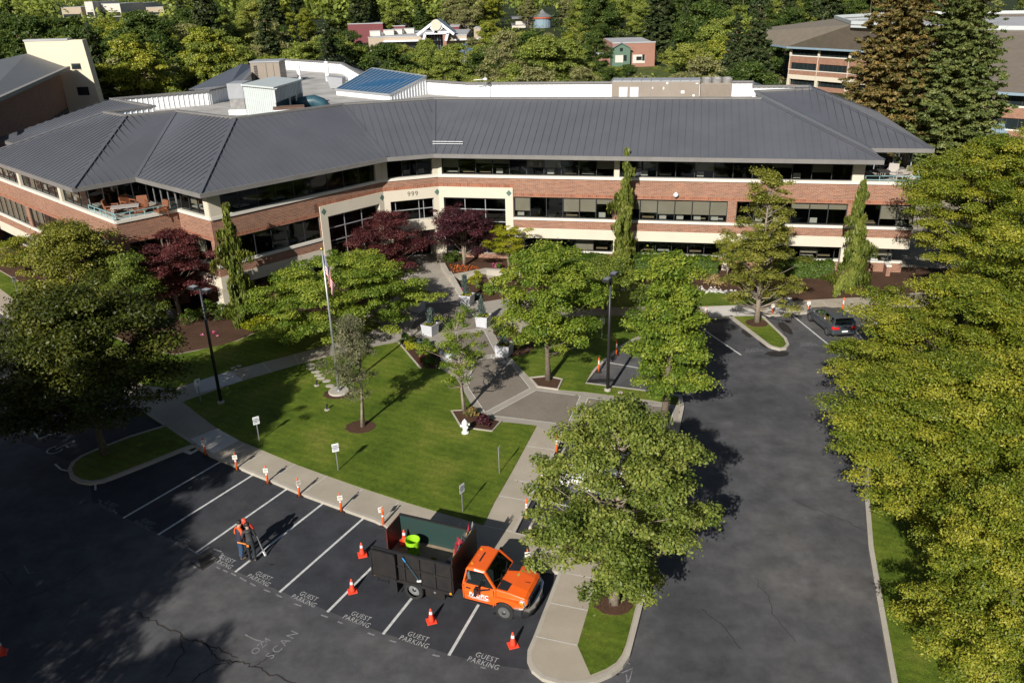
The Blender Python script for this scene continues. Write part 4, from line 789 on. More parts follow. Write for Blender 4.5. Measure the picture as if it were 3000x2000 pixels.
def weeping(loc, H, Rr, seed, leaf, label, rz=0):
    rs = np.random.RandomState(seed); t = empty('weeping_conifer', loc, rz, label, 'conifer', 'weeping conifers against the facade'); mb = MB(); mb.tube([(0, 0, -.2), (.1, .05, H * .4), (-.05, 0, H * .75), (.08, 0, H)], [.16, .11, .06, .015], 8)
    P = []; Tn = []; Sz = []; Ti = []
    nb = int(H * 9)
    for k in range(nb):
        u = (k + rs.rand()) / nb; z = H * (.06 + .93 * u); az = rs.rand() * 6.28; L = Rr * (.14 + .86 * (1 - u) ** .8) * (.35 + .75 * rs.rand()) * (1.95 if rs.rand() < .16 else .9) * (.25 + .75 * min(1, (1 - u) * 5))
        d = np.array([math.cos(az), math.sin(az)]); tip = (d[0] * L, d[1] * L, z - L * .25); mb.tube([(0, 0, z), (d[0] * L * .5, d[1] * L * .5, z + L * .08), tip], [.025, .018, .006], 4, cap=False); bt = rs.rand() * .4 + .1
        m = int(10 + L * 34)
        for j in range(m):
            v = (.12 + .88 * rs.rand()); hang = (.45 + 1.0 * rs.rand()) * min(1.0, z / 1.2) * (.35 + .65 * (1 - u)); x, y = d * L * v + rs.normal(size=2) * .09; zz = z + L * .1 * math.sin(v * 3) - L * .25 * v; a = rs.rand() * 6.28
            for q in range(5):
                P.append((x + rs.normal() * .03, y + rs.normal() * .03, max(.05, zz - hang * (q + .5) / 5))); Tn.append((.25 * rs.normal(), .25 * rs.normal(), -1)); Sz.append(.085 + .05 * rs.rand()); Ti.append(bt + rs.rand() * .4 + .2 * (1 - q / 4))
    P = np.array(P); nor = unit(np.stack([P[:, 0], P[:, 1], np.full(len(P), .25)], 1) + rs.normal(size=P.shape) * .5)
    mb.build('trunk', MT['bark_red'], t, smooth=True); leaf_obj('foliage', P, nor, np.array(Sz), np.array(Ti), LM[leaf], t, 3.4, 0, rs, np.array(Tn)); return t
def conifer(loc, H, Rr, seed, leaf, lsize, label, cat='conifer', group=None, z0=.06, dens=1.0, name='conifer', leaf2=None, clear=0.0, upt=.3, rc=.55, power=.8, bark='bark_red'):
    rs = np.random.RandomState(seed); t = empty(name, loc, rs.rand() * 6, label, cat, group); mb = MB(); mb.tube([(0, 0, -.2), (0, 0, H * .5), (0, 0, H)], [H * .022, H * .013, .02], 9); C = []
    nl = int(H * 2.0 * dens ** .5)
    for k in range(nl):
        u = (k + rs.rand() * .8) / nl; z = H * (z0 + (1 - z0) * u); nb = int(5 + 4 * dens * (1 - u)); 
        for j in range(nb):
            if rs.rand() < clear: continue
            az = rs.rand() * 6.28; L = Rr * (1 - u) ** power * (.65 + .5 * rs.rand()) + .15; dz = -L * .18 + L * upt * rs.rand(); tip = Vector((math.cos(az) * L, math.sin(az) * L, z + dz)); mb.tube([(0, 0, z), tip * .5 + Vector((0, 0, z * .5 - L * .06)), tip], [.02 + .012 * L, .02, .008], 4, cap=False)
            m = max(1, int(L / (rc * .75)))
            for i in range(m): v = (i + .75) / m; C.append((tip.x * v + rs.normal() * rc * .25, tip.y * v + rs.normal() * rc * .25, z + rs.normal() * rc * .3 + dz * v - .06 * L * math.sin(v * 3), rc * (.55 + .5 * rs.rand()) * (1.05 - .35 * v) * (.5 + .5 * (1 - u))))
    C = np.array(C); p, nn, s, ti = clump_leaves(C, 46 * dens, lsize, rs, .55, .7, .2); mb.build('trunk', MT[bark], t, smooth=True); leaf_obj('crown', p, nn, s, ti, LM[leaf], t, 2.3, .15, rs); return t
def shrub(px, py, Rr, H, seed, leaf, lab, cat='shrub', grp='garden shrubs in the beds', name='shrub', z=.18, ls=.07, n=14, per=60, prof='mound', loc=None, elong=1.6):
    rs = np.random.RandomState(seed); c = Vector(loc) if loc else G(px, py, z); t = empty(name, c, 0, lab, cat, grp); C = crown_clumps(H, H * .1, Rr, n, Rr * .42, prof, rs, .2, .15)
    mb = MB()
    for k in range(5): q = C[rs.randint(len(C))]; mb.tube([(0, 0, -.05), (q[0] * .5, q[1] * .5, q[2] * .4), tuple(q[:3])], [.03, .02, .006], 5, cap=False)
    mb.build('stem', MT['bark'], t); p, nn, s, ti = clump_leaves(C, per, ls, rs, .75, .6, .5); leaf_obj('foliage', p, nn, s, ti, LM[leaf], t, elong, .1, rs); return t
# trees on the lawns and islands
g = lambda x, y, z=.17: G(x, y, z)
tree(g(306, 1328), 8.7, 4.5, 1.9, 21, 'dark_tree', .16, 230, 150, .9, 'round', limbs=60, lump=.35, name='maple_tree', label='large dark leafy tree on the kerbed island at the left edge')
tree(g(250, 985), 7.8, 3.0, 1.3, 22, 'yolive', .15, 150, 150, .8, 'oval', limbs=50, multi=2, name='maple_tree', label='lighter green multi stemmed tree behind the large dark tree on the left')
tree(g(395, 975), 5.6, 2.2, 1.0, 23, 'mid', .14, 80, 140, .7, 'oval', limbs=25, name='maple_tree', label='small rounded tree below the balcony corner beside the large dark tree')
tree(g(1062, 1249), 6.3, 1.35, 1.7, 24, 'grey', .085, 100, 80, .42, 'oval', 'bark_pale', limbs=90, multi=2, lump=.5, r0=.11, limb_r=.4, name='lawn_tree', label='sparse grey green tree on the lawn beside the flagpole', shell=.2)
tree(g(1362, 1207), 5.9, 1.4, 2.2, 25, 'fresh', .09, 60, 70, .4, 'oval', 'bark_pale', limbs=62, multi=2, lump=.6, r0=.12, limb_r=.5, name='lawn_tree', label='thin open crowned tree in the bed behind the white hydrant', shell=.2)
tree(g(1603, 1113), 8.0, 2.9, 2.0, 26, 'fresh', .14, 170, 150, .64, 'oval', limbs=45, lump=.35, name='pear_tree', label='bright green rounded tree in the edged bed beside the plaza')
tree(g(1945, 1235), 9.2, 2.5, 2.3, 27, 'fresh', .14, 170, 150, .62, 'pyr', limbs=40, lump=.35, name='pear_tree', label='tall bright green tree at the plaza edge by the drive')
tree(g(1797, 1765), 8.5, 3.15, 1.9, 28, 'olive', .125, 170, 150, .58, 'oval', 'bark_pale', limbs=110, lump=.45, r0=.2, name='cherry_tree', label='wide olive green tree on the grass island behind the orange truck', limb_r=.35)
tree(g(2217, 943), 10.4, 3.5, 1.3, 29, 'yolive', .115, 190, 105, .55, 'pyr', 'bark_pale', limbs=120, lump=.45, r0=.19, name='maple_tree', label='airy olive tree on the small pointed island near the dark car', limb_r=.35, shell=.25)
tree(g(1775, 905), 3.6, 2.9, 1.0, 30, 'mid', .13, 110, 130, .6, 'flat', limbs=30, lump=.3, name='dogwood_tree', label='low spreading green tree behind the right hand lamp post')
tree(g(1010, 985), 5.3, 5.6, 1.5, 31, 'fresh', .13, 300, 130, .7, 'flat', limbs=60, flat=.35, lump=.3, droop=.5, name='dogwood_tree', label='broad layered green tree left of the entrance walk')
tree(g(955, 800), 4.6, 1.5, 1.2, 32, 'olive', .13, 40, 110, .55, 'oval', limbs=20, name='maple_tree', label='slim olive tree rising behind the broad layered tree at the facade column')
# ornamental maples by the facade
tree(g(531, 932), 6.6, 3.3, 2.2, 41, 'wine', .12, 130, 120, .7, 'flat', 'bark_pale', limbs=50, multi=3, flat=.4, r0=.14, name='purple_maple', label='purple maple with pale bent stems below the left balcony', group='purple maples by the facade')
tree(g(1128, 812), 5.3, 2.7, 1.0, 42, 'wine', .12, 110, 130, .65, 'round', 'bark_pale', limbs=30, multi=2, r0=.12, name='purple_maple', label='purple maple just left of the entrance doors', group='purple maples by the facade')
tree(g(1361, 779, .5), 4.7, 3.0, 1.3, 43, 'purple', .12, 120, 130, .65, 'flat', 'bark_pale', limbs=40, multi=3, flat=.5, r0=.13, name='purple_maple', label='purple maple in the raised bed right of the entrance', group='purple maples by the facade')
tree(g(1491, 783, .4), 3.4, 1.55, 1.2, 44, 'lime', .09, 55, 110, .45, 'flat', 'bark_pale', limbs=30, multi=3, flat=.45, r0=.08, name='lime_maple', label='small lime green maple beside the raised bed')
tree(g(2130, 808, .2), 2.9, 1.2, .9, 45, 'gold', .09, 30, 90, .4, 'flat', 'bark_pale', limbs=20, multi=3, r0=.06, name='lime_maple', label='small golden maple before the right wing column')
tree(g(990, 800), 3.3, 1.5, .8, 46, 'lime', .09, 36, 100, .42, 'flat', 'bark_pale', limbs=20, r0=.07, name='lime_maple', label='small yellow green maple left of the purple maple at the entrance')
tree(g(75, 800), 3.0, 1.6, .5, 47, 'gold', .1, 50, 110, .5, 'round', limbs=20, r0=.08, name='golden_bush', label='golden green bushy tree at the far left of the left wing')
weeping(g(715, 945), 8.9, 1.35, 51, 'weep', 'weeping conifer against the corner of the left facade'); weeping(g(1826, 798), 10.2, 1.2, 52, 'weep', 'tall weeping conifer at the middle of the right wing')
weeping(g(2486, 838), 8.3, 1.5, 53, 'weep', 'weeping conifer at the right end column of the right wing')
conifer(g(195, 800), 6.2, 1.5, 54, 'dkgreen', .12, 'dark green conifer standing close to the left wing', 'conifer', None, power=.6)
# the yellow-green row along the right verge
RT = [(2850, 880, 11.6, 4.7, 'top one with the tallest crown in the row'), (2760, 1250, 8.2, 4.6, 'second from the top'), (3030, 1180, 11.5, 5.2, 'standing at the right edge above the drive'), (2760, 1570, 8.2, 4.2, 'with the lowest branches over the drive'), (3000, 1620, 9.0, 4.4, 'at the right edge in the lower half'), (2900, 1985, 7.4, 3.2, 'nearest the camera at the bottom right'), (3120, 1950, 8.0, 3.8, 'cut off by the bottom right corner'), (3020, 820, 12.0, 5.0, 'farthest back beside the conifers')]
protos = []
for i, (px, py, H, Rr, lab) in enumerate(RT):
    L = 'yellow green tree in the right row, ' + lab
    if i < 3: t = tree(g(px, py), 10.0, 4.6, 1.8, 60 + i, 'gold', .118, 300, 215, .80, 'round', limbs=70, lump=.5, inner=.5, r0=.22, name='roadside_tree', label=L, group='yellow green trees along the right verge', flat=.55); protos.append(t)
    else: t = copy_tree(protos[i % 3]); t.location = g(px, py); t['label'] = L
    t.scale = (Rr / 4.6, Rr / 4.6, H / 10.0); t.rotation_euler = (0, 0, i * 2.1)
# hedges and shrubs
def hedge(a, b, n, depth, h, lab, seed):
    rs = np.random.RandomState(seed); W0 = Vector(Aw(a, n)); t = empty('hedge', (W0.x, W0.y, .18), math.atan2(dA.y, dA.x), lab, 'hedge', 'clipped hedges along the right wing'); L = b - a; m = int(L * depth * 900)
    f = rs.rand(m); x = rs.rand(m) * L; y = -rs.rand(m) * depth; z = rs.rand(m) * h; top = f < .6; z = np.where(top, h + rs.normal(size=m) * .05 + .08 * np.sin(x * 2.3), z); fr = (f >= .6); y = np.where(fr, -depth + rs.normal(size=m) * .05, y)
    nor = np.where(top[:, None], np.array([[0, 0, 1.]]), np.array([[0, -1., .3]])) + rs.normal(size=(m, 3)) * .5; P = np.stack([x, y, z], 1)
    mb = MB(); mb.box(.06, L - .06, -depth + .07, -.05, 0, h - .07); mb.build('inner_twigs', MT['mulch'], t); leaf_obj('foliage', P, unit(nor), .1 * (.7 + .6 * rs.rand(m)), rs.rand(m) * .7 + .1, LM['hedge'], t, 1.5, 0, rs)
hedge(7, 14.5, .1, 1.2, 1.0, 'clipped hedge left of the tall weeping conifer', 1); hedge(16, 23.4, .1, 1.3, 1.1, 'clipped hedge between the tall weeping conifer and the golden maple', 2); hedge(26.5, 32.3, .1, 1.3, 1.15, 'clipped hedge at the right end of the right wing', 3)
SH = [(1187, 1003, .5, .6, 'hedge', 'dark green shrub at the top of the lawn side bed'), (1205, 1010, .45, .55, 'mid', 'green shrub behind the round bushes in the lawn side bed'), (1199, 1020, .42, .5, 'lime', 'bright round shrub at the left of the lawn side bed'), (1217, 1027, .42, .5, 'lime', 'bright round shrub in the middle of the lawn side bed'), (1236, 1048, .46, .55, 'fresh', 'round green shrub low in the lawn side bed'), (1266, 1037, .44, .5, 'fresh', 'round green shrub beside the planter in the lawn side bed'), (1240, 1058, .36, .4, 'wine', 'pinkish shrub in the lawn side bed'), (1262, 1055, .34, .4, 'wine', 'dark pink shrub next to the lower planter'), (1258, 1068, .5, .6, 'hedge', 'deep green shrub at the tip of the lawn side bed'), (1228, 1007, .34, .35, 'bluegreen', 'blue grey cushion shrub in the lawn side bed'), (1250, 1015, .4, .5, 'hedge', 'small green shrub near the plaza edge of the lawn side bed'),
      (1378, 832, .4, .55, 'lime', 'yellow shrub just right of the upper planter'), (1396, 822, .55, .8, 'lime', 'tall yellow green shrub below the retaining wall'), (1398, 843, .5, .7, 'olive', 'rounded mottled shrub in the upper bed'), (1425, 852, .48, .6, 'fresh', 'bright green dome shrub in the upper bed'), (1432, 866, .4, .45, 'fresh', 'low green shrub at the corner of the upper bed'), (1402, 872, .3, .3, 'bluegreen', 'small blue grey cushion in the upper bed'), (1476, 817, .5, .8, 'lime', 'yellow bush under the raised bed wall'), (1500, 826, .6, .8, 'wine', 'dark purple bush under the raised bed wall'),
      (1464, 970, .3, .4, 'bluegreen', 'blue green dwarf shrub beside the right planter'), (1520, 1020, .4, .45, 'olive', 'low yellow green shrub right of the right planter'), (1538, 1000, .45, .5, 'wine', 'reddish shrub right of the right planter'), (1378, 1219, .48, .5, 'rust', 'orange leaved shrub behind the hydrant'), (1418, 1243, .5, .6, 'purple', 'dark purple shrub right of the hydrant'),
      (1315, 768, .7, .9, 'hedge', 'glossy green shrub at the corner of the raised bed'), (1335, 765, .7, .9, 'hedge', 'glossy green shrub behind the flowers of the raised bed'), (1462, 788, .35, .5, 'hedge', 'small green shrub beside the lime maple'), (612, 930, .9, 1.3, 'hedge', 'large glossy shrub left of the corner weeping conifer'), (560, 945, .8, 1.1, 'hedge', 'glossy shrub in front of the purple maple stems'), (655, 935, .9, 1.2, 'hedge', 'glossy shrub at the foot of the corner weeping conifer'), (500, 900, .9, 1.1, 'hedge', 'glossy shrub beside the grey utility box'), (790, 925, .9, 1.2, 'hedge', 'dark shrub between the corner conifer and the layered tree'), (470, 950, .8, 1.0, 'mid', 'leafy shrub at the edge of the mulch bed'),
      (1925, 822, 1.0, .9, 'straw', 'straw coloured grass clump before the right wing hedge'), (2090, 835, .9, .8, 'straw', 'pale yellow shrub beside the golden maple'), (1880, 815, 1.0, .7, 'mid', 'soft green grass clump below the tall weeping conifer'), (2290, 840, .9, .8, 'straw', 'dry straw grass under the airy olive tree'), (2345, 852, .7, .6, 'straw', 'small dry grass clump near the right hand bed'), (1640, 770, .5, 1.4, 'purple', 'dark red upright shrub before the ground floor windows'), (1625, 805, .6, .9, 'mid', 'green shrub in front of the left hedge'), (1700, 810, .8, .9, 'mid', 'wide green shrub in front of the left hedge'), (1550, 810, .7, .8, 'lime', 'yellow ground shrub right of the lime maple'), (2550, 850, .4, .3, 'mid', 'tiny weed tuft in the right hand mulch'),
      (100, 840, .8, .6, 'mid', 'soft green clump by the left wing signs'), (40, 780, .8, 1.2, 'hedge', 'dark green shrub at the far left of the left wing'), (230, 870, .9, .9, 'mid', 'green shrub under the multi stemmed tree'), (430, 900, .7, .8, 'hedge', 'dark shrub by the left wing corner column')]
for i, (px, py, r, h, lf, lab) in enumerate(SH): shrub(px, py, r, h, 100 + i, lf, lab, z=.5 if (1300 < px < 1500 and py < 800) else .18)
def carpet(name, pts, n, h, leaf, ls, lab, cat, seed, z=.19):
    rs = np.random.RandomState(seed); q = PL(pts, z); c = np.mean(np.array(q), 0); P = []
    while len(P) < n:
        a = np.array([rs.uniform(min(p[0] for p in q), max(p[0] for p in q)), rs.uniform(min(p[1] for p in q), max(p[1] for p in q))]); ins = False
        for i in range(len(q)):
            (x1, y1), (x2, y2) = q[i], q[i - 1]
            if (y1 > a[1]) != (y2 > a[1]) and a[0] < (x2 - x1) * (a[1] - y1) / (y2 - y1) + x1: ins = not ins
        if ins: P.append((a[0] - c[0], a[1] - c[1], h * rs.rand() ** .6))
    P = np.array(P); t = empty(name, (c[0], c[1], z), 0, lab, cat); o = leaf_obj('foliage', P, unit(np.array([[0, 0, 1.]]) + rs.normal(size=P.shape) * .6), ls * (.6 + .8 * rs.rand(n)), rs.rand(n), LM[leaf] if leaf in LM else MT[leaf], t, 1.6, 0, rs); return t
carpet('ground_cover', [(684, 955), (740, 935), (830, 925), (800, 955), (745, 975)], 2600, .35, 'lime', .13, 'bright yellow ground cover at the edge of the lawn by the layered tree', 'ground cover', 5)
MT['flower'] = leafmat('flower_petal', (.04, .08, .02), (.45, .03, .03), (.75, .24, .03), trans=.15); MT['pinkflower'] = leafmat('pink_petal', (.4, .03, .12), (.6, .1, .25), (.75, .3, .45), trans=.15)
o = carpet('flower_bed', [(1315, 778), (1345, 778), (1400, 782), (1404, 792), (1360, 797), (1330, 802)], 520, .14, 'flower', .065, 'bed of orange and red flowers in the raised bed', 'flowers', 6, .5); carpet('flower_bed', [(1440, 776), (1470, 774), (1475, 786), (1445, 788)], 160, .16, 'pinkflower', .09, 'small purple flower patch near the lime maple', 'flowers', 7, .5)
carpet('flower_bed', [(1340, 845), (1360, 850), (1375, 875), (1362, 872)], 120, .16, 'pinkflower', .09, 'pink flowers beside the upper planter', 'flowers', 8, .19); carpet('fallen_petal', [(585, 975), (640, 970), (640, 985), (590, 985)], 16, .02, 'pinkflower', .12, 'pink fallen petals scattered on the left mulch bed', 'petals', 9, .2)
# trees behind the camera and beyond the left edge: they throw the shade over the left lot
for i, (x, y, H, Rr) in enumerate([(-25.5, 9.5, 14, 5.2), (-32, 14, 15, 5.5), (-38.5, 21, 13, 5), (-44, 30, 13, 5), (-31, 3, 15, 5.5), (-19.5, 4.5, 11.5, 4.0), (-28, 22, 14.0, 4.8), (-35, 27, 14.5, 5), (-22.8, 23.2, 13.5, 3.2)]):
    t = copy_tree(protos[i % 3]); t.location = (x, y, 0); t.scale = (Rr / 4.6, Rr / 4.6, H / 10); t['group'] = 'tall trees just outside the left edge'; t['label'] = 'tall tree outside the left edge, its shade falling over the left stalls'
# ------------------------------------------------------------------ posts, cones, signs, lamps
MT['signtext'] = mat('sign_print', (.05, .06, .10), .6, var=.1); MT['yprint'] = mat('yellow_print', (.62, .42, .04), .6, var=.1); MT['sign'] = mat('sign_white', (.74, .75, .76), .45, var=.06)
MT['greensign'] = mat('green_print', (.03, .12, .08), .5, var=.1); MT['bluesign'] = mat('blue_sign', (.03, .12, .35), .5, var=.1)
def post(px, py, lab, sign=None, lean=0.0, rz=None, z=0.0, slots=False, grp='orange posts along the stalls'):
    c = G(px, py, z); t = empty('orange_post', c, 0, lab, 'post', grp); mb = MB(); mb.lathe([(.2, 0), (.2, .03), (.17, .055), (.06, .065)], (0, 0, 0), 8); mb.build('base', MT['rubber'], t)
    mb = MB(); mb.lathe([(.058, .05), (.05, .5), (.046, .86), (.05, .87), (.05, .9), (.03, .92), (.026, .98), (.045, 1.0), (.045, 1.04), (.02, 1.06)], (0, 0, 0), 12); o = mb.build('stem', MT['orange_post'], t, smooth=True)
    for z0 in ((.58, .72) if not sign else (.56,)): mb = MB(); mb.lathe([(.0535, z0), (.0525, z0 + .09)], (0, 0, 0), 12); mb.build('reflective_band', MT['reflect'], t)
    if sign:
        s = MB(); d = CAMP - c; a = math.atan2(d.y, d.x) + math.pi / 2 + R(sign[0]); s.box(-.115, .115, -.062, -.054, .70, .95); b = s.build('sign_board', MT['sign'], t); b.rotation_euler = (R(sign[1]), 0, a)
        for k in range(4): s = MB(); w = (.06, .09, .045, .08)[k]; s.box(-w, w, -.0665, -.0625, .89 - k * .047, .912 - k * .047); q = s.build('print', MT['yprint'] if k != 1 else MT['signtext'], b)
    t.rotation_euler = (R(lean), R(lean * .5), rz or 0); return t
K5 = lambda x, y: (500 + x * .28695, 1250 + y * .28695)
post(*K5(362, 292), 'orange post with paper sign by the drain inlet', (8, 0)); post(*K5(680, 447), 'orange post with paper sign at the first shaded stall', (-10, 0)); post(*K5(995, 585), 'orange post with paper sign at the edge of the tree shade', (-20, 0)); post(*K5(1318, 715), 'orange post with narrow paper sign behind the workers', (25, 0)); post(*K5(1745, 870), 'orange post with upright paper sign midway along the walk', (0, 0)); post(*(1050 + .2551 * 292, 1470 + .2551 * 283), 'orange post with tilted paper sign next to the truck tail', (20, -18))
post(1546, 1668, 'orange post with paper sign beyond the truck bonnet', (6, 0)); post(1543, 1517, 'slotted orange post beside the concrete wheel stop near the truck'); post(1588, 1422, 'orange post half hidden under the wide olive tree'); post(1631, 1327, 'red orange post at the top of the right hand stalls')
post(1754, 1090, 'orange post beside the right lamp pole'); post(1805.5, 1040, 'orange post on the kerb bend behind the lamp pole'); k7 = lambda x, y: (2050 + .2551 * x, 830 + .2551 * y)
post(*k7(72, 425), 'orange post with worn sign beside the bright green tree by the drive', (0, 0)); post(*k7(828, 376), 'orange post with grey sign beside the pointed island', (0, 0)); post(*k7(1238, 345), 'orange post with paper sign at the bonnet of the dark car', (4, 0)); post(*k7(1637, 318), 'orange post right of the dark car'); post(*k7(1993, 295), 'orange post in tree shade at the far right of the stalls')
MT['stripe'] = MT['reflect']
def cone(px, py, lab, z=0.0, h=.62, stack=0, loc=None, grp='red traffic cones around the truck'):
    c = Vector(loc) if loc else G(px, py, z); t = empty('traffic_cone', c, R(17), lab, 'cone', grp)
    for k in range(stack + 1): mb = MB(); mb.box(-.19, .19, -.19, .19, k * .05, k * .05 + .03); mb.build('base', MT['red_cone'], t, bevel=.01)
    mb = MB(); s = stack * .05; mb.lathe([(.135, .03 + s), (.11, .12 + s), (.035, h - .02 + s), (.02, h + s)], (0, 0, 0), 14); mb.build('cone_body', MT['red_cone'], t, smooth=True)
    mb = MB(); r = lambda u: .116 + (.04 - .116) * u; mb.lathe([(r(.55), .11 + s + (h - .13) * .55), (r(.78), .11 + s + (h - .13) * .78)], (0, 0, 0), 14); mb.build('reflective_band', MT['reflect'], t); return t
cone(1062, 1626, 'stacked red cones behind the open tailgate', stack=1); cone(1033, 1731, 'red cone on the stall line left of the rear wheel'); cone(1264, 1819, 'red cone in front of the rear wheel'); cone(1503, 1889, 'red cone nearest the camera in front of the bonnet'); cone(6, 1912, 'red cone cut off by the left edge in deep shade')
def sign(px, py, h, lab, text, back=False, pw=.34, ph=.46, yaw=0, m='sign', tm='signtext', z=.17, ts=.085):
    c = G(px, py, z); t = empty('parking_sign', c, 0, lab, 'sign', 'parking signs on posts'); mb = MB(); mb.box(-.025, .025, -.018, .018, -.1, h - .02); mb.build('post', MT['galv'], t)
    d = CAMP - c; a = math.atan2(d.y, d.x) + math.pi / 2 + R(yaw); mb = MB(); mb.box(-pw / 2, pw / 2, -.032, -.022, h - ph, h); p = mb.build('sign_panel', MT[m], t, bevel=.004)
    if text: letters('sign_lettering', text, ts, MT[tm], p, (0, -.036, h - ph / 2), (1, 0, 0), (0, 0, 1), .003, 1, 0, 1.15)
    t.rotation_euler = (0, 0, a); return t
sign(990.5, 1377, 1.55, 'white guest parking only sign standing on the sunny lawn', 'GUEST\nPARKING\nONLY', yaw=8); sign(760, 1292, 1.5, 'guest parking only sign in the shaded corner of the lawn', 'GUEST\nPARKING\nONLY', yaw=12); sign(589, 1176, 1.5, 'blue and white parking sign in shade beside the left walkway', 'P', yaw=20, m='sign', tm='bluesign', ts=.26)
sign(1463, 1385, 1.5, 'edge on sign post at the right border of the lawn', None, yaw=75); sign(1356, 1498, 1.5, 'sign seen from the side at the lower lawn corner behind the truck', 'GUEST\nPARKING\nONLY', yaw=50, tm='signtext'); sign(1763, 993, 1.55, 'white sign in the tree shade left of the right lamp pole', 'GUEST\nPARKING\nONLY', yaw=0)
sign(54, 866, 1.6, 'parking sign nearest the left edge by the left wing', 'P', yaw=35, tm='bluesign', ts=.26); sign(88, 886, 1.5, 'second parking sign from the left edge by the left wing', 'P', yaw=35, tm='bluesign', ts=.26)
def lamp(px, py, lab, rz):
    c = G(px, py, .15); H = 7.1; t = empty('lamp_post', c, R(rz), lab, 'lamp post'); mb = MB(); mb.lathe([(.2, -.1), (.2, .12), (.11, .16)], (0, 0, 0), 14); mb.build('base', MT['kerb'], t)
    mb = MB(); mb.tube([(0, 0, .1), (0, 0, H)], [.1, .07], 12); mb.build('pole', MT['black'], t, smooth=True)
    for s in (-1, 1): 
        mb = MB(); mb.beam((0, 0, H - .08), (s * .3, 0, H - .04), .06, .06); mb.build('arm', MT['black'], t)
        mb = MB(); mb.box(s * .52 - .26, s * .52 + .26, -.2, .2, H - .1, H + .06); hd = mb.build('lamp_head', MT['black'], t, bevel=.02); mb = MB(); mb.box(s * .52 - .2, s * .52 + .2, -.15, .15, H + .0605, H + .075); mb.build('heat_sink', MT['alu_light'] if rz > 100 else MT['galv'], hd)
lamp(1780, 1144, 'black twin head lamp post between the plaza and the stalls', 62); lamp(648, 1180, 'black twin head lamp post in the shade beside the left walkway', 150)
# flagpole and flag
c = G(993, 1147, .2); t = empty('flagpole', c, 0, 'silver flagpole on a round concrete base in the lawn', 'flagpole'); mb = MB(); mb.lathe([(.62, -.05), (.62, .06), (.58, .09)], (0, 0, 0), 22); mb.build('base', MT['kerb'], t); mb = MB(); mb.tube([(0, 0, .05), (0, 0, 4.5), (0, 0, 8.75)], [.085, .07, .04], 12); mb.lathe([(.16, .08), (.12, .16)], (0, 0, 0), 14); mb.build('pole', MT['galv'], t, smooth=True)
MT['gold_ball'] = mat('gold_ball', (.6, .42, .12), .3, .8, var=.1); mb = MB(); mb.lathe([(.02, -.1), (.07, -.07), (.1, 0), (.07, .07), (.02, .1)], (0, 0, 8.85), 12); mb.build('finial', MT['gold_ball'], t, smooth=True)
m, nt, b = newmat('flag_cloth'); uvn = tc(nt, 'UV'); sx = nt.nodes.new('ShaderNodeSeparateXYZ'); nt.links.new(uvn, sx.inputs[0])
def mth(op, a, b_=None):
    n_ = nt.nodes.new('ShaderNodeMath'); n_.operation = op
    for i, v in enumerate((a, b_)):
        if v is None: continue
        if isinstance(v, (int, float)): n_.inputs[i].default_value = v
        else: nt.links.new(v, n_.inputs[i])
    return n_.outputs[0]
st = mth('GREATER_THAN', mth('MODULO', mth('MULTIPLY', sx.outputs[1], 13), 2), 1); stc = mixc(nt, st, (.50, .02, .03), (.78, .77, .74)); can = mth('MULTIPLY', mth('LESS_THAN', sx.outputs[0], .42), mth('GREATER_THAN', sx.outputs[1], .46))
cx_ = mth('FRACT', mth('MULTIPLY', sx.outputs[0], 14)); cy_ = mth('FRACT', mth('MULTIPLY', sx.outputs[1], 16)); dd = mth('ADD', mth('POWER', mth('SUBTRACT', cx_, .5), 2), mth('POWER', mth('SUBTRACT', cy_, .5), 2)); star = mixc(nt, mth('LESS_THAN', dd, .06), (.02, .03, .11), (.75, .75, .78)); nt.links.new(mixc(nt, can, stc, star), b.inputs['Base Color']); b.inputs['Roughness'].default_value = .8
nu, nv = 30, 22; fv = []; fuv = []; z1 = 8.5
for j in range(nv + 1):
    for i in range(nu + 1):
        u, v = i / nu, j / nv; drop = u * 1.75; x = .07 + .42 * u ** .6 * (.65 + .35 * v) + .06 * math.sin(u * 9) * u; y = .13 * math.sin(u * 13 + v * 1.5) * u ** .5 - .05 * u; fv.append((x, y, z1 - (1 - v) * 1.15 - drop * (.75 + .25 * v))); fuv.append((u, v))
me = bpy.data.meshes.new('flag'); me.from_pydata(fv, [], [(j * (nu + 1) + i, j * (nu + 1) + i + 1, (j + 1) * (nu + 1) + i + 1, (j + 1) * (nu + 1) + i) for j in range(nv) for i in range(nu)]); ul = me.uv_layers.new(name='UVMap')
for lp in me.loops: ul.data[lp.index].uv = fuv[lp.vertex_index]
me.materials.append(m); me.polygons.foreach_set('use_smooth', [True] * len(me.polygons)); f = bpy.data.objects.new('flag', me); COL.objects.link(f); f.location = c; f.rotation_euler = (0, 0, R(-15)); tag(f, 'limp striped flag with starred blue corner hanging from the flagpole', 'flag')
# hydrant, utility box, ground lights, planters, wall, railing
c = G(1363, 1267, .17); t = empty('fire_hydrant', c, R(20), 'white fire hydrant at the corner of the mulch bed', 'fire hydrant'); MT['hyd'] = mat('hydrant_white', (.78, .78, .76), .4, var=.08)
mb = MB(); mb.lathe([(.2, 0), (.2, .05), (.13, .07), (.125, .3), (.15, .34), (.15, .56), (.17, .58), (.17, .62), (.14, .64)], (0, 0, 0), 16); mb.build('barrel', MT['hyd'], t, smooth=False); mb = MB(); mb.lathe([(.145, .64), (.13, .7), (.08, .76), (.04, .78), (.035, .83), (.01, .84)], (0, 0, 0), 16); mb.build('bonnet', MT['hyd'], t)
for a in (0, 180): mb = MB(); mb.lathe([(.06, .1), (.06, .2), (.075, .2), (.075, .25), (.03, .26)], (0, 0, .47), 10, 'x'); o = mb.build('hose_cap', MT['hyd'], t); o.rotation_euler = (0, 0, R(a))
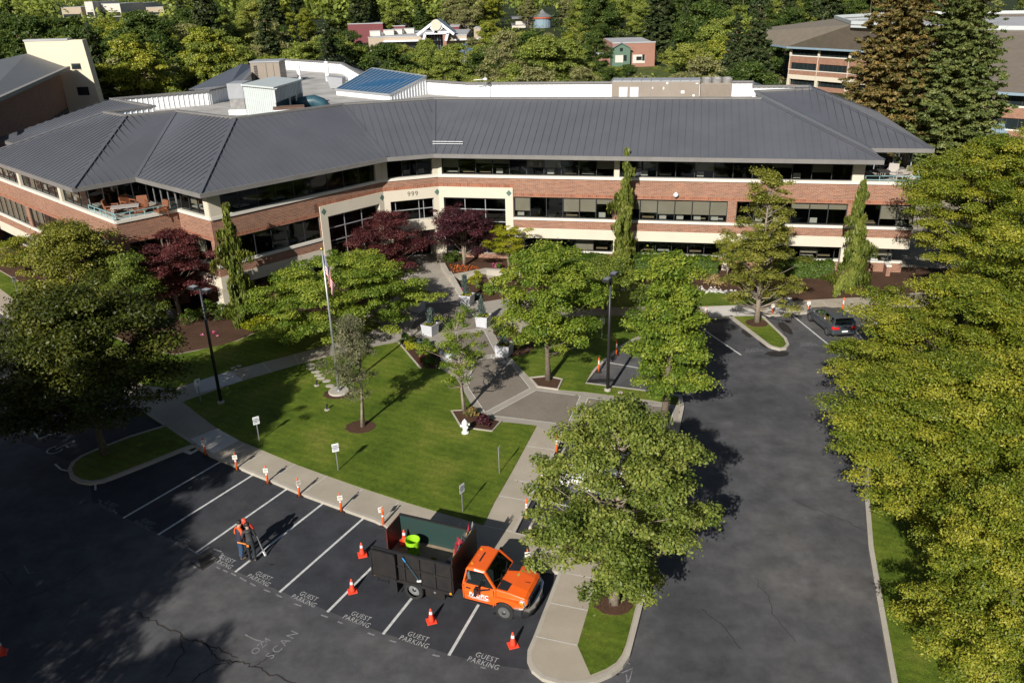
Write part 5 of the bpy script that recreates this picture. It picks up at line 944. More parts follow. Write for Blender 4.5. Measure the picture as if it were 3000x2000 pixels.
mb = MB(); mb.lathe([(.08, -.27), (.1, -.27), (.1, -.2), (.08, -.1)], (0, 0, .45), 12, 'y'); mb.build('pumper_cap', MT['hyd'], t)
c = G(505, 928, .18); t = empty('utility_box', c, R(-20), 'small grey utility box beside the purple maple stems', 'utility box'); mb = MB(); mb.box(-.3, .3, -.22, .22, 0, .62); mb.build('cabinet', MT['galv'], t, bevel=.03); mb = MB(); mb.box(-.25, .25, -.235, -.222, .06, .56); mb.build('door', MT['galv'], t)
for px, py, lab in ((928, 1129, 'small spotlight on the lawn left of the flagpole base'), (958, 1200, 'small spotlight on the lawn below the flagpole'), (1818, 1150, 'round pale light cap at the foot of the right lamp post'), (684, 1078, 'pale in ground box left of the walkway'), (700, 1072, 'second pale in ground box along the walkway')):
    c = G(px, py, .17); t = empty('ground_light', c, 0, lab, 'ground light', 'ground lights on the lawns'); mb = MB(); mb.lathe([(.16, 0), (.16, .03), (.05, .04)], (0, 0, 0), 12); mb.build('base', MT['kerb'], t)
    if py > 1100 and px < 1000: mb = MB(); mb.tube([(0, 0, .03), (0, 0, .18), (.02, .05, .34)], [.03, .05, .07], 8); mb.build('lamp', MT['black'], t)
MT['planter'] = mat('planter_white', (.50, .51, .54), .6, var=.06, vs=1.5)
def planter(px, py, w, rz, lab, plab, seed, ph=1.1, kind=0):
    c = G(px, py, .16); t = empty('planter', c, R(rz), lab, 'planter', 'square planters around the entrance walk'); mb = MB(); h = w / 2; k = .86
    mb.loft([[(-h * k, -h * k, 0), (h * k, -h * k, 0), (h * k, h * k, 0), (-h * k, h * k, 0)], [(-h, -h, .78), (h, -h, .78), (h, h, .78), (-h, h, .78)], [(-h + .06, -h + .06, .78), (h - .06, -h + .06, .78), (h - .06, h - .06, .78), (-h + .06, h - .06, .78)], [(-h + .07, -h + .07, .66), (h - .07, -h + .07, .66), (h - .07, h - .07, .66), (-h + .07, h - .07, .66)]]); mb.build('box', MT['planter'], t, fix=True)
    mb = MB(); mb.box(-h + .07, h - .07, -h + .07, h - .07, .6, .7); mb.build('soil', MT['mulch'], t)
    rs = np.random.RandomState(seed); p = empty('dwarf_conifer', c + Vector((0, 0, .7)), rs.rand() * 6, plab, 'conifer', 'drooping blue conifers in the planters'); mb = MB(); top = [(0, 0, 0), (.03, .02, ph * .6), (.12, 0, ph), (.26, 0, ph - .05)]; mb.tube(top, [.04, .03, .02, .01], 6); mb.build('stem', MT['bark'], p)
    n = 1500; u = rs.rand(n); ax = .04 + .24 * (u > .3) * rs.rand(n); P = np.stack([ax + rs.normal(size=n) * .07 * (1.1 - u) * 1.4, rs.normal(size=n) * .085, ph * (.12 + .9 * u) + .02], 1); leaf_obj('foliage', P, unit(rs.normal(size=(n, 3)) + np.array([0, 0, .3])), .035 + .02 * rs.rand(n), rs.rand(n), LM['bluegreen'], p, 3.4, 1.4, rs)
    q = empty('planter_flowers', c + Vector((0, 0, .7)), 0, 'yellow green edging plants in the ' + lab.split(' planter')[0] + ' planter', 'plants', 'edging plants in the planters'); n = 90; P = np.stack([rs.uniform(-h + .1, h - .1, n), rs.uniform(-h + .1, h - .1, n), .02 + .14 * rs.rand(n)], 1); leaf_obj('foliage', P, unit(rs.normal(size=(n, 3)) * .6 + np.array([0, 0, 1])), .06 + .03 * rs.rand(n), rs.rand(n), LM['lime'], q, 1.6, 0, rs)
planter(1369, 890, .92, -22, 'sunlit white planter below the retaining wall', 'slender blue conifer in the planter below the retaining wall', 1, 1.5); planter(1417, 953, .92, -22, 'sunlit white planter in the middle of the walk', 'drooping blue conifer in the middle planter', 2, 1.2); planter(1478, 1038, 1.0, -22, 'sunlit white planter nearest the right lawn', 'drooping blue conifer in the planter by the right lawn', 3, 1.35)
planter(1224, 910, .92, 60, 'shaded white planter nearest the layered tree', 'drooping blue conifer in the shaded upper planter', 4, 1.2); planter(1261, 978, .92, 60, 'shaded white planter left of the thin tree', 'drooping blue conifer in the shaded middle planter', 5, 1.1); planter(1318, 1058, .92, 60, 'white planter half hidden behind the thin tree', 'drooping blue conifer behind the thin tree', 6, 1.0)
t = empty('retaining_wall', G(1317, 812, .15), 0, 'low concrete retaining wall of the raised bed right of the entrance', 'wall'); mb = MB(); W_ = PL([(1296, 772), (1318, 808), (1424, 789), (1488, 793), (1530, 800)], .6); mb.wall(W_, .34, .0, .58); mb.build('wall', MT['kerb'], t, world=True); mb = MB(); mb.wall(W_, .42, .58, .66); mb.build('coping', MT['kerb'], t, world=True)
mb = MB(); mb.prism(W_ + [Aw(8, .9), Aw(0, .9)], .1, .5); mb.build('raised_soil', MT['mulch'], t, world=True)
t = empty('sloping_wall', G(1335, 845, .15), 0, 'low sloping concrete wall along the right side of the entrance walk', 'wall'); a, b_ = G(1318, 812, .15), G(1356, 872, .15); dd_ = (b_ - a).normalized() * 1; nn_ = Vector((-dd_.y, dd_.x, 0)) * .16; mb = MB(); mb.hexa([a - nn_, b_ - nn_, b_ + nn_, a + nn_, a - nn_ + Vector((0, 0, .5)), b_ - nn_ + Vector((0, 0, .2)), b_ + nn_ + Vector((0, 0, .2)), a + nn_ + Vector((0, 0, .5))]); mb.build('wall', MT['kerb'], t, world=True, fix=True)
t = empty('path_light', G(2337, 870, .18), 0, 'thin black path light beside the right hand mulch bed', 'path light'); mb = MB(); mb.tube([(0, 0, 0), (0, 0, .85)], .035, 8); mb.build('stem', MT['black'], t); mb = MB(); mb.lathe([(.05, .8), (.16, .86), (.16, .95), (.03, 1.02)], (0, 0, 0), 12); mb.build('hood', MT['alu_light'], t)
# ------------------------------------------------------------------ vehicles
def paint(name, col, metal=0.0, rough=.32): return mat(name, col, rough, metal, var=.05, vs=3, coat=.6)
MT['truck_orange'] = paint('truck_orange', (.80, .12, .012)); MT['car_grey'] = paint('car_grey', (.075, .085, .10), .35); MT['car_white'] = paint('car_white', (.75, .76, .77))
MT['bed_black'] = mat('bed_black', (.016, .016, .017), .42, var=.4, vs=2.5, col2=(.028, .024, .022)); MT['bed_green'] = mat('bed_inside_green', (.014, .046, .042), .5, col2=(.024, .042, .036), vs=1.3); MT['bed_red'] = mat('tailgate_red', (.16, .02, .015), .5, col2=(.05, .02, .02), vs=2.0); MT['bed_wood'] = mat('bed_floor_wood', (.36, .27, .18), .8, col2=(.20, .15, .11), vs=1.6)
MT['chrome'] = mat('chrome', (.6, .62, .65), .12, 1.0, var=.05); MT['carglass'] = glassmat('car_glass', (.48, .56, .56)); MT['headlight'] = mat('headlight_lens', (.72, .75, .78), .12, .3, var=.25, vs=14); MT['amber'] = mat('amber_lens', (.8, .28, .02), .25, var=.1); MT['tail'] = mat('tail_light_red', (.65, .02, .02), .2, var=.2, vs=8); MT['wheelgrey'] = mat('wheel_grey', (.20, .20, .20), .45, .5, var=.2); MT['darkint'] = mat('cab_interior', (.06, .06, .064), .8, var=.2); MT['seatgrey'] = mat('seat_grey', (.34, .34, .34), .8, var=.2)
def wheel(par, x, y, r, w, side, rim=.62, hub=True, dish=.04, m='wheelgrey'):
    e = MB(); e.lathe([(r * rim, -w / 2), (r * .92, -w / 2), (r, -w / 2 + .04), (r, w / 2 - .04), (r * .92, w / 2), (r * rim, w / 2)], (x, y, r), 26, 'y', False); ty = e.build('wheel', MT['rubber'], par, smooth=False)
    o = y + side * (w / 2 - dish); f = MB(); f.lathe([(.02, o - side * .06), (r * rim, o - side * .02), (r * rim, o)] if side > 0 else [(r * rim, o), (r * rim, o - side * .02), (.02, o - side * .06)], (x, 0, r), 24, 'y'); f.build('rim', MT[m], ty, fix=True)
    f = MB()
    for k in range(8): a = k * .785; f.box(x + math.cos(a) * r * .42 - .035, x + math.cos(a) * r * .42 + .035, min(o - side * .055, o - side * .03), max(o - side * .055, o - side * .03), r + math.sin(a) * r * .42 - .035, r + math.sin(a) * r * .42 + .035)
    f.build('rim_slot', MT['rubber'], ty); f = MB(); f.lathe([(r * .2, o - side * .07), (r * .2, o + side * .03), (r * .1, o + side * .05)] if side > 0 else [(r * .1, o + side * .05), (r * .2, o + side * .03), (r * .2, o - side * .07)], (x, 0, r), 14, 'y'); f.build('hub_cap', MT['chrome'], ty, fix=True); return ty
# dump truck: x forward, y left, rear axle at the origin
T = empty('dump_truck', (-3.71, 26.77, .004), R(-22), 'orange pickup cab dump truck with tall black bed parked across the stalls', 'truck')
HS = lambda zs: zs
def sect(x, w0, w1, w2, z0, z1, z2): return [(x, -w0, z0), (x, -w1, z1), (x, -w2, z2), (x, w2, z2), (x, w1, z1), (x, w0, z0)]
mb = MB(); mb.loft([sect(2.05, .90, .96, .92, .48, .95, 1.27), sect(3.45, .90, .96, .92, .48, .95, 1.27)]); mb.build('cab_body', MT['truck_orange'], T, bevel=.04, fix=True)
mb = MB(); mb.loft([[(2.06, -.90, 1.25), (2.06, .90, 1.25), (2.16, .74, 1.80), (2.16, -.74, 1.80)], [(2.12, -.90, 1.25), (2.12, .90, 1.25), (2.2, .74, 1.80), (2.2, -.74, 1.80)]]); mb.build('rear_pillar', MT['truck_orange'], T, fix=True)
mb = MB(); mb.loft([[(2.12, -.76, 1.78), (2.12, .76, 1.78), (2.2, .68, 1.87), (2.2, -.68, 1.87)], [(2.5, -.78, 1.8), (2.5, .78, 1.8), (2.5, .7, 1.91), (2.5, -.7, 1.91)], [(2.96, -.74, 1.77), (2.96, .74, 1.77), (2.93, .66, 1.86), (2.93, -.66, 1.86)]]); mb.build('cab_roof', MT['truck_orange'], T, bevel=.03, fix=True)
for s in (-1, 1):
    mb = MB(); mb.beam((3.42, s * .86, 1.26), (2.93, s * .71, 1.82), .07, .08, (0, s, 0)); mb.build('front_pillar', MT['truck_orange'], T)
    mb = MB(); mb.add([(2.2, s * .915, 1.27), (3.34, s * .895, 1.27), (2.9, s * .745, 1.79), (2.22, s * .75, 1.79)], [(0, 1, 2, 3)]); mb.build('side_window', MT['carglass'], T)
    d = MB(); d.add([(2.14, s * .952, .56), (3.36, s * .952, .56), (3.36, s * .975, .95), (3.36, s * .935, 1.25), (2.14, s * .935, 1.25), (2.14, s * .975, .95)], [(0, 1, 2, 5), (5, 2, 3, 4)]); d.add([(2.14, s * .94, .56), (2.14, s * .94, 1.25), (3.36, s * .94, 1.25), (3.36, s * .94, .56)], [(0, 1, 2, 3)]); dr_ = d.build('door', MT['truck_orange'], T)
    d = MB(); d.box(2.22, 2.42, s * .965 - .02, s * .965 + .02, 1.1, 1.14); d.build('handle', MT['black'], dr_)
    mb = MB(); mb.beam((3.22, s * .92, 1.25), (2.8, s * 1.2, 1.28), .05, .05); mb.box(2.72, 2.83, s * 1.25 - .12, s * 1.25 + .12, 1.14, 1.46); mb.build('mirror', MT['black'], T, bevel=.015)
    mb = MB(); mb.box(2.26, 2.36, s * .45 - .04, s * .45 + .04, 1.885, 1.92); mb.build('marker_light', MT['amber'], T)
letters('door_lettering', 'PACIFIC', .24, MT['reflect'], T, (2.76, -.982, .865), (1, 0, 0), (0, 0.05, 1), .006, 1.05, .004, 1, .9); letters('door_lettering', 'PACIFIC', .24, MT['dark'], T, (2.77, -.977, .857), (1, 0, 0), (0, 0.05, 1), .014, 1.03, .001, 1, .9)
mb = MB(); mb.box(2.3, 3.2, -.978, -.97, .735, .75); mb.build('door_stripe', MT['reflect'], T); letters('small_lettering', 'LANDSCAPE MANAGEMENT', .06, MT['reflect'], T, (2.76, -.976, .70), (1, 0, 0), (0, 0.05, 1), .001)
mb = MB(); mb.add([(3.44, -.84, 1.28), (3.44, .84, 1.28), (2.95, .68, 1.81), (2.95, -.68, 1.81)], [(0, 1, 2, 3)]); mb.build('windshield', MT['carglass'], T); mb = MB(); mb.add([(2.055, -.75, 1.3), (2.055, .75, 1.3), (2.13, .66, 1.72), (2.13, -.66, 1.72)], [(3, 2, 1, 0)]); mb.build('rear_window', MT['carglass'], T)
mb = MB(); mb.box(3.0, 3.42, -.86, .86, 1.0, 1.26); mb.box(2.2, 3.42, -.87, .87, 1.272, 1.29); mb.build('dashboard', MT['darkint'], T)
for y in (-.45, .45): mb = MB(); mb.box(2.3, 2.8, y - .26, y + .26, .8, 1.0); mb.loft([[(2.22, y - .26, 1.0), (2.22, y + .26, 1.0), (2.38, y + .26, 1.0), (2.38, y - .26, 1.0)], [(2.16, y - .2, 1.6), (2.16, y + .2, 1.6), (2.26, y + .2, 1.6), (2.26, y - .2, 1.6)]]); mb.build('seat', MT['seatgrey'], T)
mb = MB(); mb.lathe([(.17, -.015), (.19, 0), (.17, .015)], (3.0, .45, 1.2), 16, 'x'); mb.build('steering_wheel', MT['black'], T); mb = MB(); mb.box(3.2, 3.42, -.6, -.35, 1.262, 1.275); mb.build('papers', MT['paper'], T)
mb = MB(); mb.loft([[(3.4, -.90, .9), (3.4, .90, .9), (3.4, .86, 1.27), (3.4, .45, 1.27), (3.4, -.45, 1.27), (3.4, -.86, 1.27)], [(4.0, -.90, .88), (4.0, .90, .88), (4.0, .84, 1.22), (4.0, .42, 1.27), (4.0, -.42, 1.27), (4.0, -.84, 1.22)], [(4.55, -.86, .82), (4.55, .86, .82), (4.55, .78, 1.08), (4.55, .38, 1.14), (4.55, -.38, 1.14), (4.55, -.78, 1.08)], [(4.66, -.78, .8), (4.66, .78, .8), (4.66, .7, .98), (4.66, .34, 1.02), (4.66, -.34, 1.02), (4.66, -.7, .98)]]); mb.build('bonnet', MT['truck_orange'], T, bevel=.03, fix=True)
for s in (-1, 1):
    prof = [(3.34, .48)] + [(3.8 + .47 * math.cos(a), .40 + .47 * math.sin(a)) for a in [math.pi - .15 - k * .35 for k in range(9)]] + [(4.5, .55), (4.58, .86), (4.3, .98), (3.34, 1.0)]
    mb = MB(); mb.loft([[(x, s * .74, z) for x, z in prof], [(x, s * (.99 if abs(x - 3.85) < .62 else .93), z) for x, z in prof]]); mb.build('wing', MT['truck_orange'], T, bevel=.02, fix=True)
    mb = MB(); mb.loft([[(4.42, s * .62, .78), (4.42, s * .92, .78), (4.42, s * .9, 1.02), (4.42, s * .64, 1.04)], [(4.66, s * .6, .76), (4.58, s * .92, .76), (4.54, s * .88, 1.0), (4.62, s * .62, 1.0)]]); mb.build('headlight', MT['headlight'], T, fix=True); mb = MB(); mb.box(4.38, 4.56, s * .925 - .012, s * .925 + .012, .8, .97); mb.build('side_lamp', MT['amber'], T)
    mb = MB(); mb.add([(3.47, s * .28, 1.279), (3.47, s * .82, 1.272), (3.86, s * .80, 1.252), (3.9, s * .40, 1.277)], [(0, 1, 2, 3)] if s > 0 else [(3, 2, 1, 0)]); o = mb.build('bonnet_vent', MT['black'], T); o.location = (0, 0, .022)
    mb = MB(); mb.box(-.9 - .9, -.9 - .3 + .0, s * .9 - .04, s * .9 + .02, .1, .12) if False else mb.box(-.72, -.68, s * .95 - .28, s * .95 + .2, .18, .78); mb.build('mud_flap', MT['rubber'], T)
for s in (-1, 1):
    mb = MB()
    for x in (2.135, 3.365): mb.box(x, x + .012, s * .966 - .012, s * .966 + .012, .55, 1.25)
    mb.box(2.14, 3.37, s * .955 - .006, s * .955 + .006, .545, .557); mb.build('door_gap', MT['black'], T)
    mb = MB(); mb.box(2.06, 3.3, s * .9 - .04, s * .9 + .05, .40, .47); mb.build('sill_step', MT['black'], T)
mb = MB(); mb.box(3.9, 4.5, -.012, .012, 1.2, 1.205)
for s in (-1, 1): mb.beam((3.46, s * .05, 1.30), (3.30, s * .62, 1.455), .02, .02); mb.beam((3.46, s * .45, 1.295), (3.36, s * .1, 1.39), .02, .02)
mb.build('wiper', MT['black'], T)
mb = MB(); mb.box(2.5, 2.56, -.28, .28, 1.905, 1.925); mb.build('roof_strip', MT['black'], T)
mb = MB(); mb.box(4.6, 4.69, -.6, .6, .74, 1.0); g_ = mb.build('grille', MT['black'], T); mb = MB(); mb.box(4.66, 4.71, -.62, .62, .86, .9); mb.box(4.67, 4.705, -.62, .62, .985, 1.0); mb.box(4.67, 4.705, -.62, .62, .735, .755); mb.build('grille_bar', MT['chrome'], g_)
mb = MB(); bp = [(4.2, -1.0), (4.52, -.98), (4.72, -.78), (4.8, -.4), (4.82, 0), (4.8, .4), (4.72, .78), (4.52, .98), (4.2, 1.0)]; mb.wall(bp, .1, .44, .74); mb.build('bumper', MT['chrome'], T, bevel=.02); mb = MB(); mb.wall([(x - .02, y * .97) for x, y in bp], .08, .26, .44); mb.build('air_dam', MT['black'], T)
for s in (-1, 1):
    wheel(T, 3.8, s * .88, .40, .26, s, .6, True, -.02); wheel(T, 0, s * 1.04, .42, .24, s, .62, True, .1, 'galv'); mb = MB(); mb.lathe([(.25, -.12), (.37, -.12), (.4, -.08), (.4, .08), (.37, .12), (.25, .12)], (0, s * .64, .4), 24, 'y'); mb.build('inner_wheel', MT['rubber'], T)
mb = MB(); mb.beam((-1.6, .4, .72), (3.6, .4, .62), .1, .18); mb.beam((-1.6, -.4, .72), (3.6, -.4, .62), .1, .18); mb.lathe([(.09, -.8), (.09, .8)], (0, 0, .4), 10, 'y'); mb.lathe([(.2, -.15), (.2, .15)], (0, 0, .4), 12, 'x'); mb.build('chassis', MT['black'], T)
X0, X1, BW, BZ, BT = -1.72, 1.78, 1.14, .96, 2.1
mb = MB(); mb.box(X0, X1, -BW, BW, BZ - .2, BZ - .01); mb.build('bed_frame', MT['bed_black'], T); mb = MB(); mb.box(X0 + .02, X1 - .05, -BW + .05, BW - .05, BZ - .01, BZ + .015); mb.build('bed_floor', MT['bed_wood'], T)
for s in (-1, 1):
    mb = MB(); mb.box(X0, X1, s * (BW - .02) - .025, s * (BW - .02) + .025, BZ - .2, BT); sp_ = mb.build('bed_side', MT['bed_green'] if s > 0 else MT['bed_black'], T)
    mb = MB(); mb.box(X0, X1, s * BW - .05, s * BW + .05, BT, BT + .06); yy = s * (BW + .035)
    for k in range(6): x = X0 + .08 + k * (X1 - X0 - .16) / 5; mb.box(x - .035, x + .035, yy - .035, yy + .035, BZ - .2, BT)
    mb.box(X0, X1, yy - .03, yy + .03, BZ + .52, BZ + .58); mb.box(X0, X1, yy - .04, yy + .04, BZ - .22, BZ - .1); mb.build('side_rib', MT['bed_black'], sp_)
mb = MB(); mb.box(X1 - .05, X1, -BW + .03, BW - .03, BZ, BT + .28); mb.build('headboard', MT['bed_black'], T); mb = MB(); mb.box(X0 - .02, X0 + .03, 0.0, BW - .05, BZ - .05, BT + .02); mb.build('tailgate', MT['bed_red'], T)
mb = MB(); mb.box(X0 + .0, X0 + 1.12, -BW - .17, -BW - .11, BZ - .05, BT + .02)
for e_ in (X0, X0 + 1.06): mb.box(e_, e_ + .06, -BW - .2, -BW - .17, BZ - .05, BT + .02)
mb.box(X0, X0 + 1.12, -BW - .2, -BW - .17, BT - .05, BT + .02); mb.box(X0, X0 + 1.12, -BW - .2, -BW - .17, BZ - .05, BZ + .03); mb.build('open_tailgate', MT['bed_black'], T)
mb = MB(); mb.box(.52, 1.36, -BW + .02, -BW + .5, .34, .76); mb.build('toolbox', MT['bed_black'], T, bevel=.015); mb = MB(); mb.lathe([(.05, -BW + .0), (.05, -BW + .03)], (.95, 0, .62), 10, 'y'); mb.build('toolbox_latch', MT['galv'], T); mb = MB(); mb.box(X0 + .1, X0 + .6, -BW + .03, -BW + .08, .45, .5); mb.box(X0 + .1, X0 + .14, -BW + .03, -BW + .08, .45, .8); mb.box(X0 + .56, X0 + .6, -BW + .03, -BW + .08, .45, .8); mb.build('step', MT['black'], T)
for x in (X0 + .06, X1 - .1): mb = MB(); mb.lathe([(.05, -BW - .09), (.05, -BW - .06)], (x, 0, BZ - .12), 10, 'y'); mb.build('side_marker', MT['amber'], T)
mb = MB(); mb.box(X1 - .5, X1 - .06, -BW + .08, -BW + .9, BZ + .02, BT - .25); mb.build('tool_rack', MT['bed_black'], T)
TM = Matrix.Translation(T.location) @ Matrix.Rotation(R(-22), 4, 'Z'); tw = lambda x, y, z: TM @ Vector((x, y, z))
cone(0, 0, 'red cone standing in the rear corner of the truck bed', loc=tw(-1.35, .75, BZ + .02), stack=2)
MT['lime_plastic'] = mat('lime_plastic', (.30, .62, .02), .4, var=.08, vs=3)
b_ = empty('waste_bin', tw(-.72, .32, BZ + .02), R(-30), 'lime green plastic bin standing in the truck bed', 'bin'); mb = MB(); mb.lathe([(.22, 0), (.24, .03), (.29, .6), (.31, .62), (.31, .7), (.29, .7), (.27, .6), (.22, .05), (.01, .05)], (0, 0, 0), 24); mb.build('tub', MT['lime_plastic'], b_)
for a in (-60, 120): mb = MB(); mb.box(.29, .37, -.09, .09, .5, .55); mb.box(.33, .37, -.09, .09, .4, .55); o = mb.build('handle', MT['lime_plastic'], b_); o.rotation_euler = (0, 0, R(a))
mb = MB(); mb.add([(.292 * math.cos(a), .292 * math.sin(a), z) for z in (.36, .44) for a in [R(-95 + k * 12) for k in range(5)]], [(k, k + 1, k + 6, k + 5) for k in range(4)]); mb.build('bin_label', MT['dark'], b_)
MT['handle_wood'] = mat('tool_handle', (.45, .30, .12), .7, var=.3, vs=8); MT['tool_red'] = mat('tool_red', (.42, .03, .05), .5, var=.2); MT['tarp'] = mat('grey_tarp', (.10, .095, .09), .8, var=.4, vs=5); MT['blue_grip'] = mat('blue_grip', (.02, .25, .6), .5)
def tool(name, a, b, lab, head, hm):
    a, b = tw(*a), tw(*b); t = empty(name, a, 0, lab, 'garden tool', 'garden tools leaning at the headboard'); v = b - a; mb = MB(); mb.tube([(0, 0, 0), v], .018, 6); mb.build('handle', MT['handle_wood'], t); mb = MB(); d = v.normalized(); s_ = d.cross(Vector((0, 0, 1))).normalized(); 
    if head == 'fork':
        for k in range(5): o_ = s_ * (k - 2) * .05; mb.tube([v + o_ * .6, v + o_ + d * .3], .01, 5)
        mb.beam(v - s_ * .1, v + s_ * .1, .03, .03)
    elif head == 'rake':
        for k in range(13): o_ = s_ * (k - 6) * .035; mb.tube([v, v + o_ + d * .32 + Vector((0, 0, -.03))], .007, 4)
        mb.beam(v + d * .3 - s_ * .2, v + d * .3 + s_ * .2, .02, .02)
    else: mb.box(0, 0, 0, 0, 0, 0); mb = MB(); mb.beam(v - s_ * .33, v + s_ * .33, .09, .06)
    mb.build('head', MT[hm], t)
tool('pitchfork', (1.3, .8, 1.1), (1.62, 1.0, 2.3), 'steel pitchfork sticking up at the far front corner of the bed', 'fork', 'galv'); tool('leaf_rake', (1.2, .7, 1.1), (1.5, .85, 2.2), 'reddish leaf rake beside the pitchfork in the bed', 'rake', 'tool_red'); tool('push_broom', (1.2, -.2, 1.1), (1.45, -.1, 2.12), 'red push broom lying at the headboard', 'broom', 'tool_red'); tool('leaf_rake', (1.1, -.35, 1.1), (1.4, .1, 2.05), 'red tined rake behind the push broom', 'rake', 'tool_red'); tool('shovel', (1.1, -.5, 1.1), (1.5, -.35, 2.0), 'wooden handled tool next to the tool rack', 'broom', 'handle_wood')
o = shrub(0, 0, .18, .2, 400, 'lime', 'tuft of green clippings on the truck bed floor', 'clippings', None, 'clippings', ls=.05, n=5, per=25, loc=tw(.3, .1, BZ + .02))
rs = np.random.RandomState(4); mb = MB(); rings = []
for k in range(7): rings.append([tuple(tw(1.42 + .14 * math.cos(a) * (1 + .3 * rs.rand()), .35 + k * .1, 1.65 + .16 * math.sin(a) * (1 + .3 * rs.rand()) + .05 * k)) for a in [j * .628 for j in range(10)]])
mb.loft(rings); tag(mb.build('tarp', MT['tarp'], fix=True), 'dark crumpled tarp stuffed at the headboard of the bed', 'tarp'); t = empty('scoop_shovel', tw(-.25, -1.2, 1.7), 0, 'blue handled brush hanging on the black bed side', 'garden tool'); mb = MB(); mb.tube([tw(-.2, -1.22, 1.85), tw(.35, -1.24, 1.1)], .018, 6); mb.build('handle', MT['dkgreen'], t, world=True); mb = MB(); mb.tube([tw(-.32, -1.21, 2.0), tw(-.2, -1.22, 1.85)], .03, 6); mb.build('grip', MT['blue_grip'], t, world=True); mb = MB(); mb.beam(tw(.27, -1.24, 1.07), tw(.45, -1.24, 1.12), .06, .06); mb.build('brush', MT['paper'], t, world=True)
# cars
def hatchback(loc, rz, pm, lab, k=1.0):
    t = empty('hatchback_car', loc, rz, lab, 'car'); W = .86
    def ring(x, zt, w, zs, wt): return [(x, -w * .94, .28), (x, -w, .5), (x, -w, zs), (x, -wt, zt), (x, wt, zt), (x, w, zs), (x, w, .5), (x, w * .94, .28)]
    mb = MB(); mb.loft([ring(-1.98, .86, .74, .7, .66), ring(-1.9, .98, .82, .8, .74), ring(-1.4, 1.0, .88, .84, .78), ring(-.4, .98, .88, .84, .78), ring(.9, .95, .88, .82, .76), ring(1.5, .88, .86, .74, .68), ring(1.95, .76, .78, .64, .58), ring(2.1, .62, .66, .52, .5)]); mb.build('body', pm, t, bevel=.03, fix=True)
    mb = MB(); mb.loft([[(-1.72, -.66, 1.36), (-1.72, .66, 1.36), (-1.75, .55, 1.40), (-1.75, -.55, 1.40)], [(-.9, -.68, 1.40), (-.9, .68, 1.40), (-.9, .56, 1.47), (-.9, -.56, 1.47)], [(.1, -.66, 1.37), (.1, .66, 1.37), (.12, .54, 1.43), (.12, -.54, 1.43)]]); mb.build('roof', pm, t, bevel=.02, fix=True)
    for s in (-1, 1):
        mb = MB(); mb.add([(-1.6, s * .80, .98), (.86, s * .80, .95), (.1, s * .665, 1.37), (-1.5, s * .665, 1.37)], [(0, 1, 2, 3)]); mb.build('side_window', MT['carglass'], t)
        for a, b in (((.95, .80, .95), (.1, .66, 1.39)), ((-.35, .81, .98), (-.42, .67, 1.39)), ((-1.28, .81, .98), (-1.3, .67, 1.37)), ((-1.86, .76, .98), (-1.68, .64, 1.37))): mb = MB(); mb.beam((a[0], s * a[1], a[2]), (b[0], s * b[1], b[2]), .07 if a[0] > -1.5 else .16, .05, (0, s, 0)); mb.build('pillar', pm, t)
        mb = MB(); mb.box(.62, .74, s * .97 - .09, s * .97 + .09, .98, 1.12); mb.build('mirror', pm, t, bevel=.02)
        for x in (-1.26, 1.3): wheel(t, x, s * .79, .31, .21, s, .66, True, .01)
        mb = MB(); mb.loft([[(-1.97, s * .42, .86), (-1.97, s * .75, .84), (-1.95, s * .75, .7), (-1.98, s * .42, .7)], [(-1.85, s * .42, .93), (-1.80, s * .84, .9), (-1.80, s * .86, .7), (-1.85, s * .42, .7)]]); o = mb.build('tail_light', MT['tail'], t, fix=True); o.location = (-.035, 0, 0)
        mb = MB(); mb.box(1.9, 2.06, s * .55 - .17, s * .55 + .17, .56, .68); mb.build('headlight', MT['headlight'], t, bevel=.02)
        for x in (-.85, .05): mb = MB(); mb.box(x, x + .16, s * .89 - .015, s * .89 + .015, .8, .83); mb.build('door_handle', MT['chrome'], t)
        mb = MB()
        for x in (-.32, .75): mb.box(x, x + .012, s * .882 - .004, s * .882 + .004, .34, .9)
        mb.build('door_gap', MT['black'], t)
    mb = MB(); mb.add([(-1.9, -.7, 1.0), (-1.9, .7, 1.0), (-1.74, .58, 1.37), (-1.74, -.58, 1.37)], [(3, 2, 1, 0)]); mb.build('rear_window', MT['carglass'], t); mb = MB(); mb.add([(.95, -.74, .955), (.95, .74, .955), (.12, .6, 1.39), (.12, -.6, 1.39)], [(0, 1, 2, 3)]); mb.build('windshield', MT['carglass'], t)
    mb = MB(); mb.box(-1.5, .6, -.7, .7, .6, .92); mb.box(-.5, -.3, -.6, .6, .9, 1.2); mb.build('interior', MT['darkint'], t); mb = MB(); mb.box(-2.03, -2.015, -.2, .2, .5, .61); mb.build('licence_plate', MT['paper'], t); mb = MB(); mb.lathe([(.055, -2.02), (.055, -2.0)], (0, 0, .82), 14, 'x'); mb.build('badge', MT['chrome'], t); mb = MB(); mb.box(-2.02, -1.9, -.72, .72, .3, .38); mb.build('rear_valance', MT['black'], t, bevel=.02)
    mb = MB(); mb.tube([(-1.35, 0, 1.43), (-1.5, 0, 1.55)], .02, 6); mb.build('aerial', MT['black'], t); return t
ra_ = G(2050 + .2551 * 1452, 830 + .2551 * 600); fa_ = G(2050 + .2551 * 1262, 830 + .2551 * 440); dv = (fa_ - ra_).normalized(); ax_ = ra_ + Vector((dv.y, -dv.x, 0)) * .86 + dv * 1.27
hatchback((ax_.x, ax_.y, .005), math.atan2(dv.y, dv.x), MT['car_grey'], 'dark grey hatchback car parked in a stall before the right wing')
cw = G(1760, 1425); hatchback((cw.x + .2, cw.y - .3, .005), math.atan2(*(lambda v: (v.y, v.x))(G(1602, 1415) - G(1850, 1468))), MT['car_white'], 'white car parked under the wide olive tree')
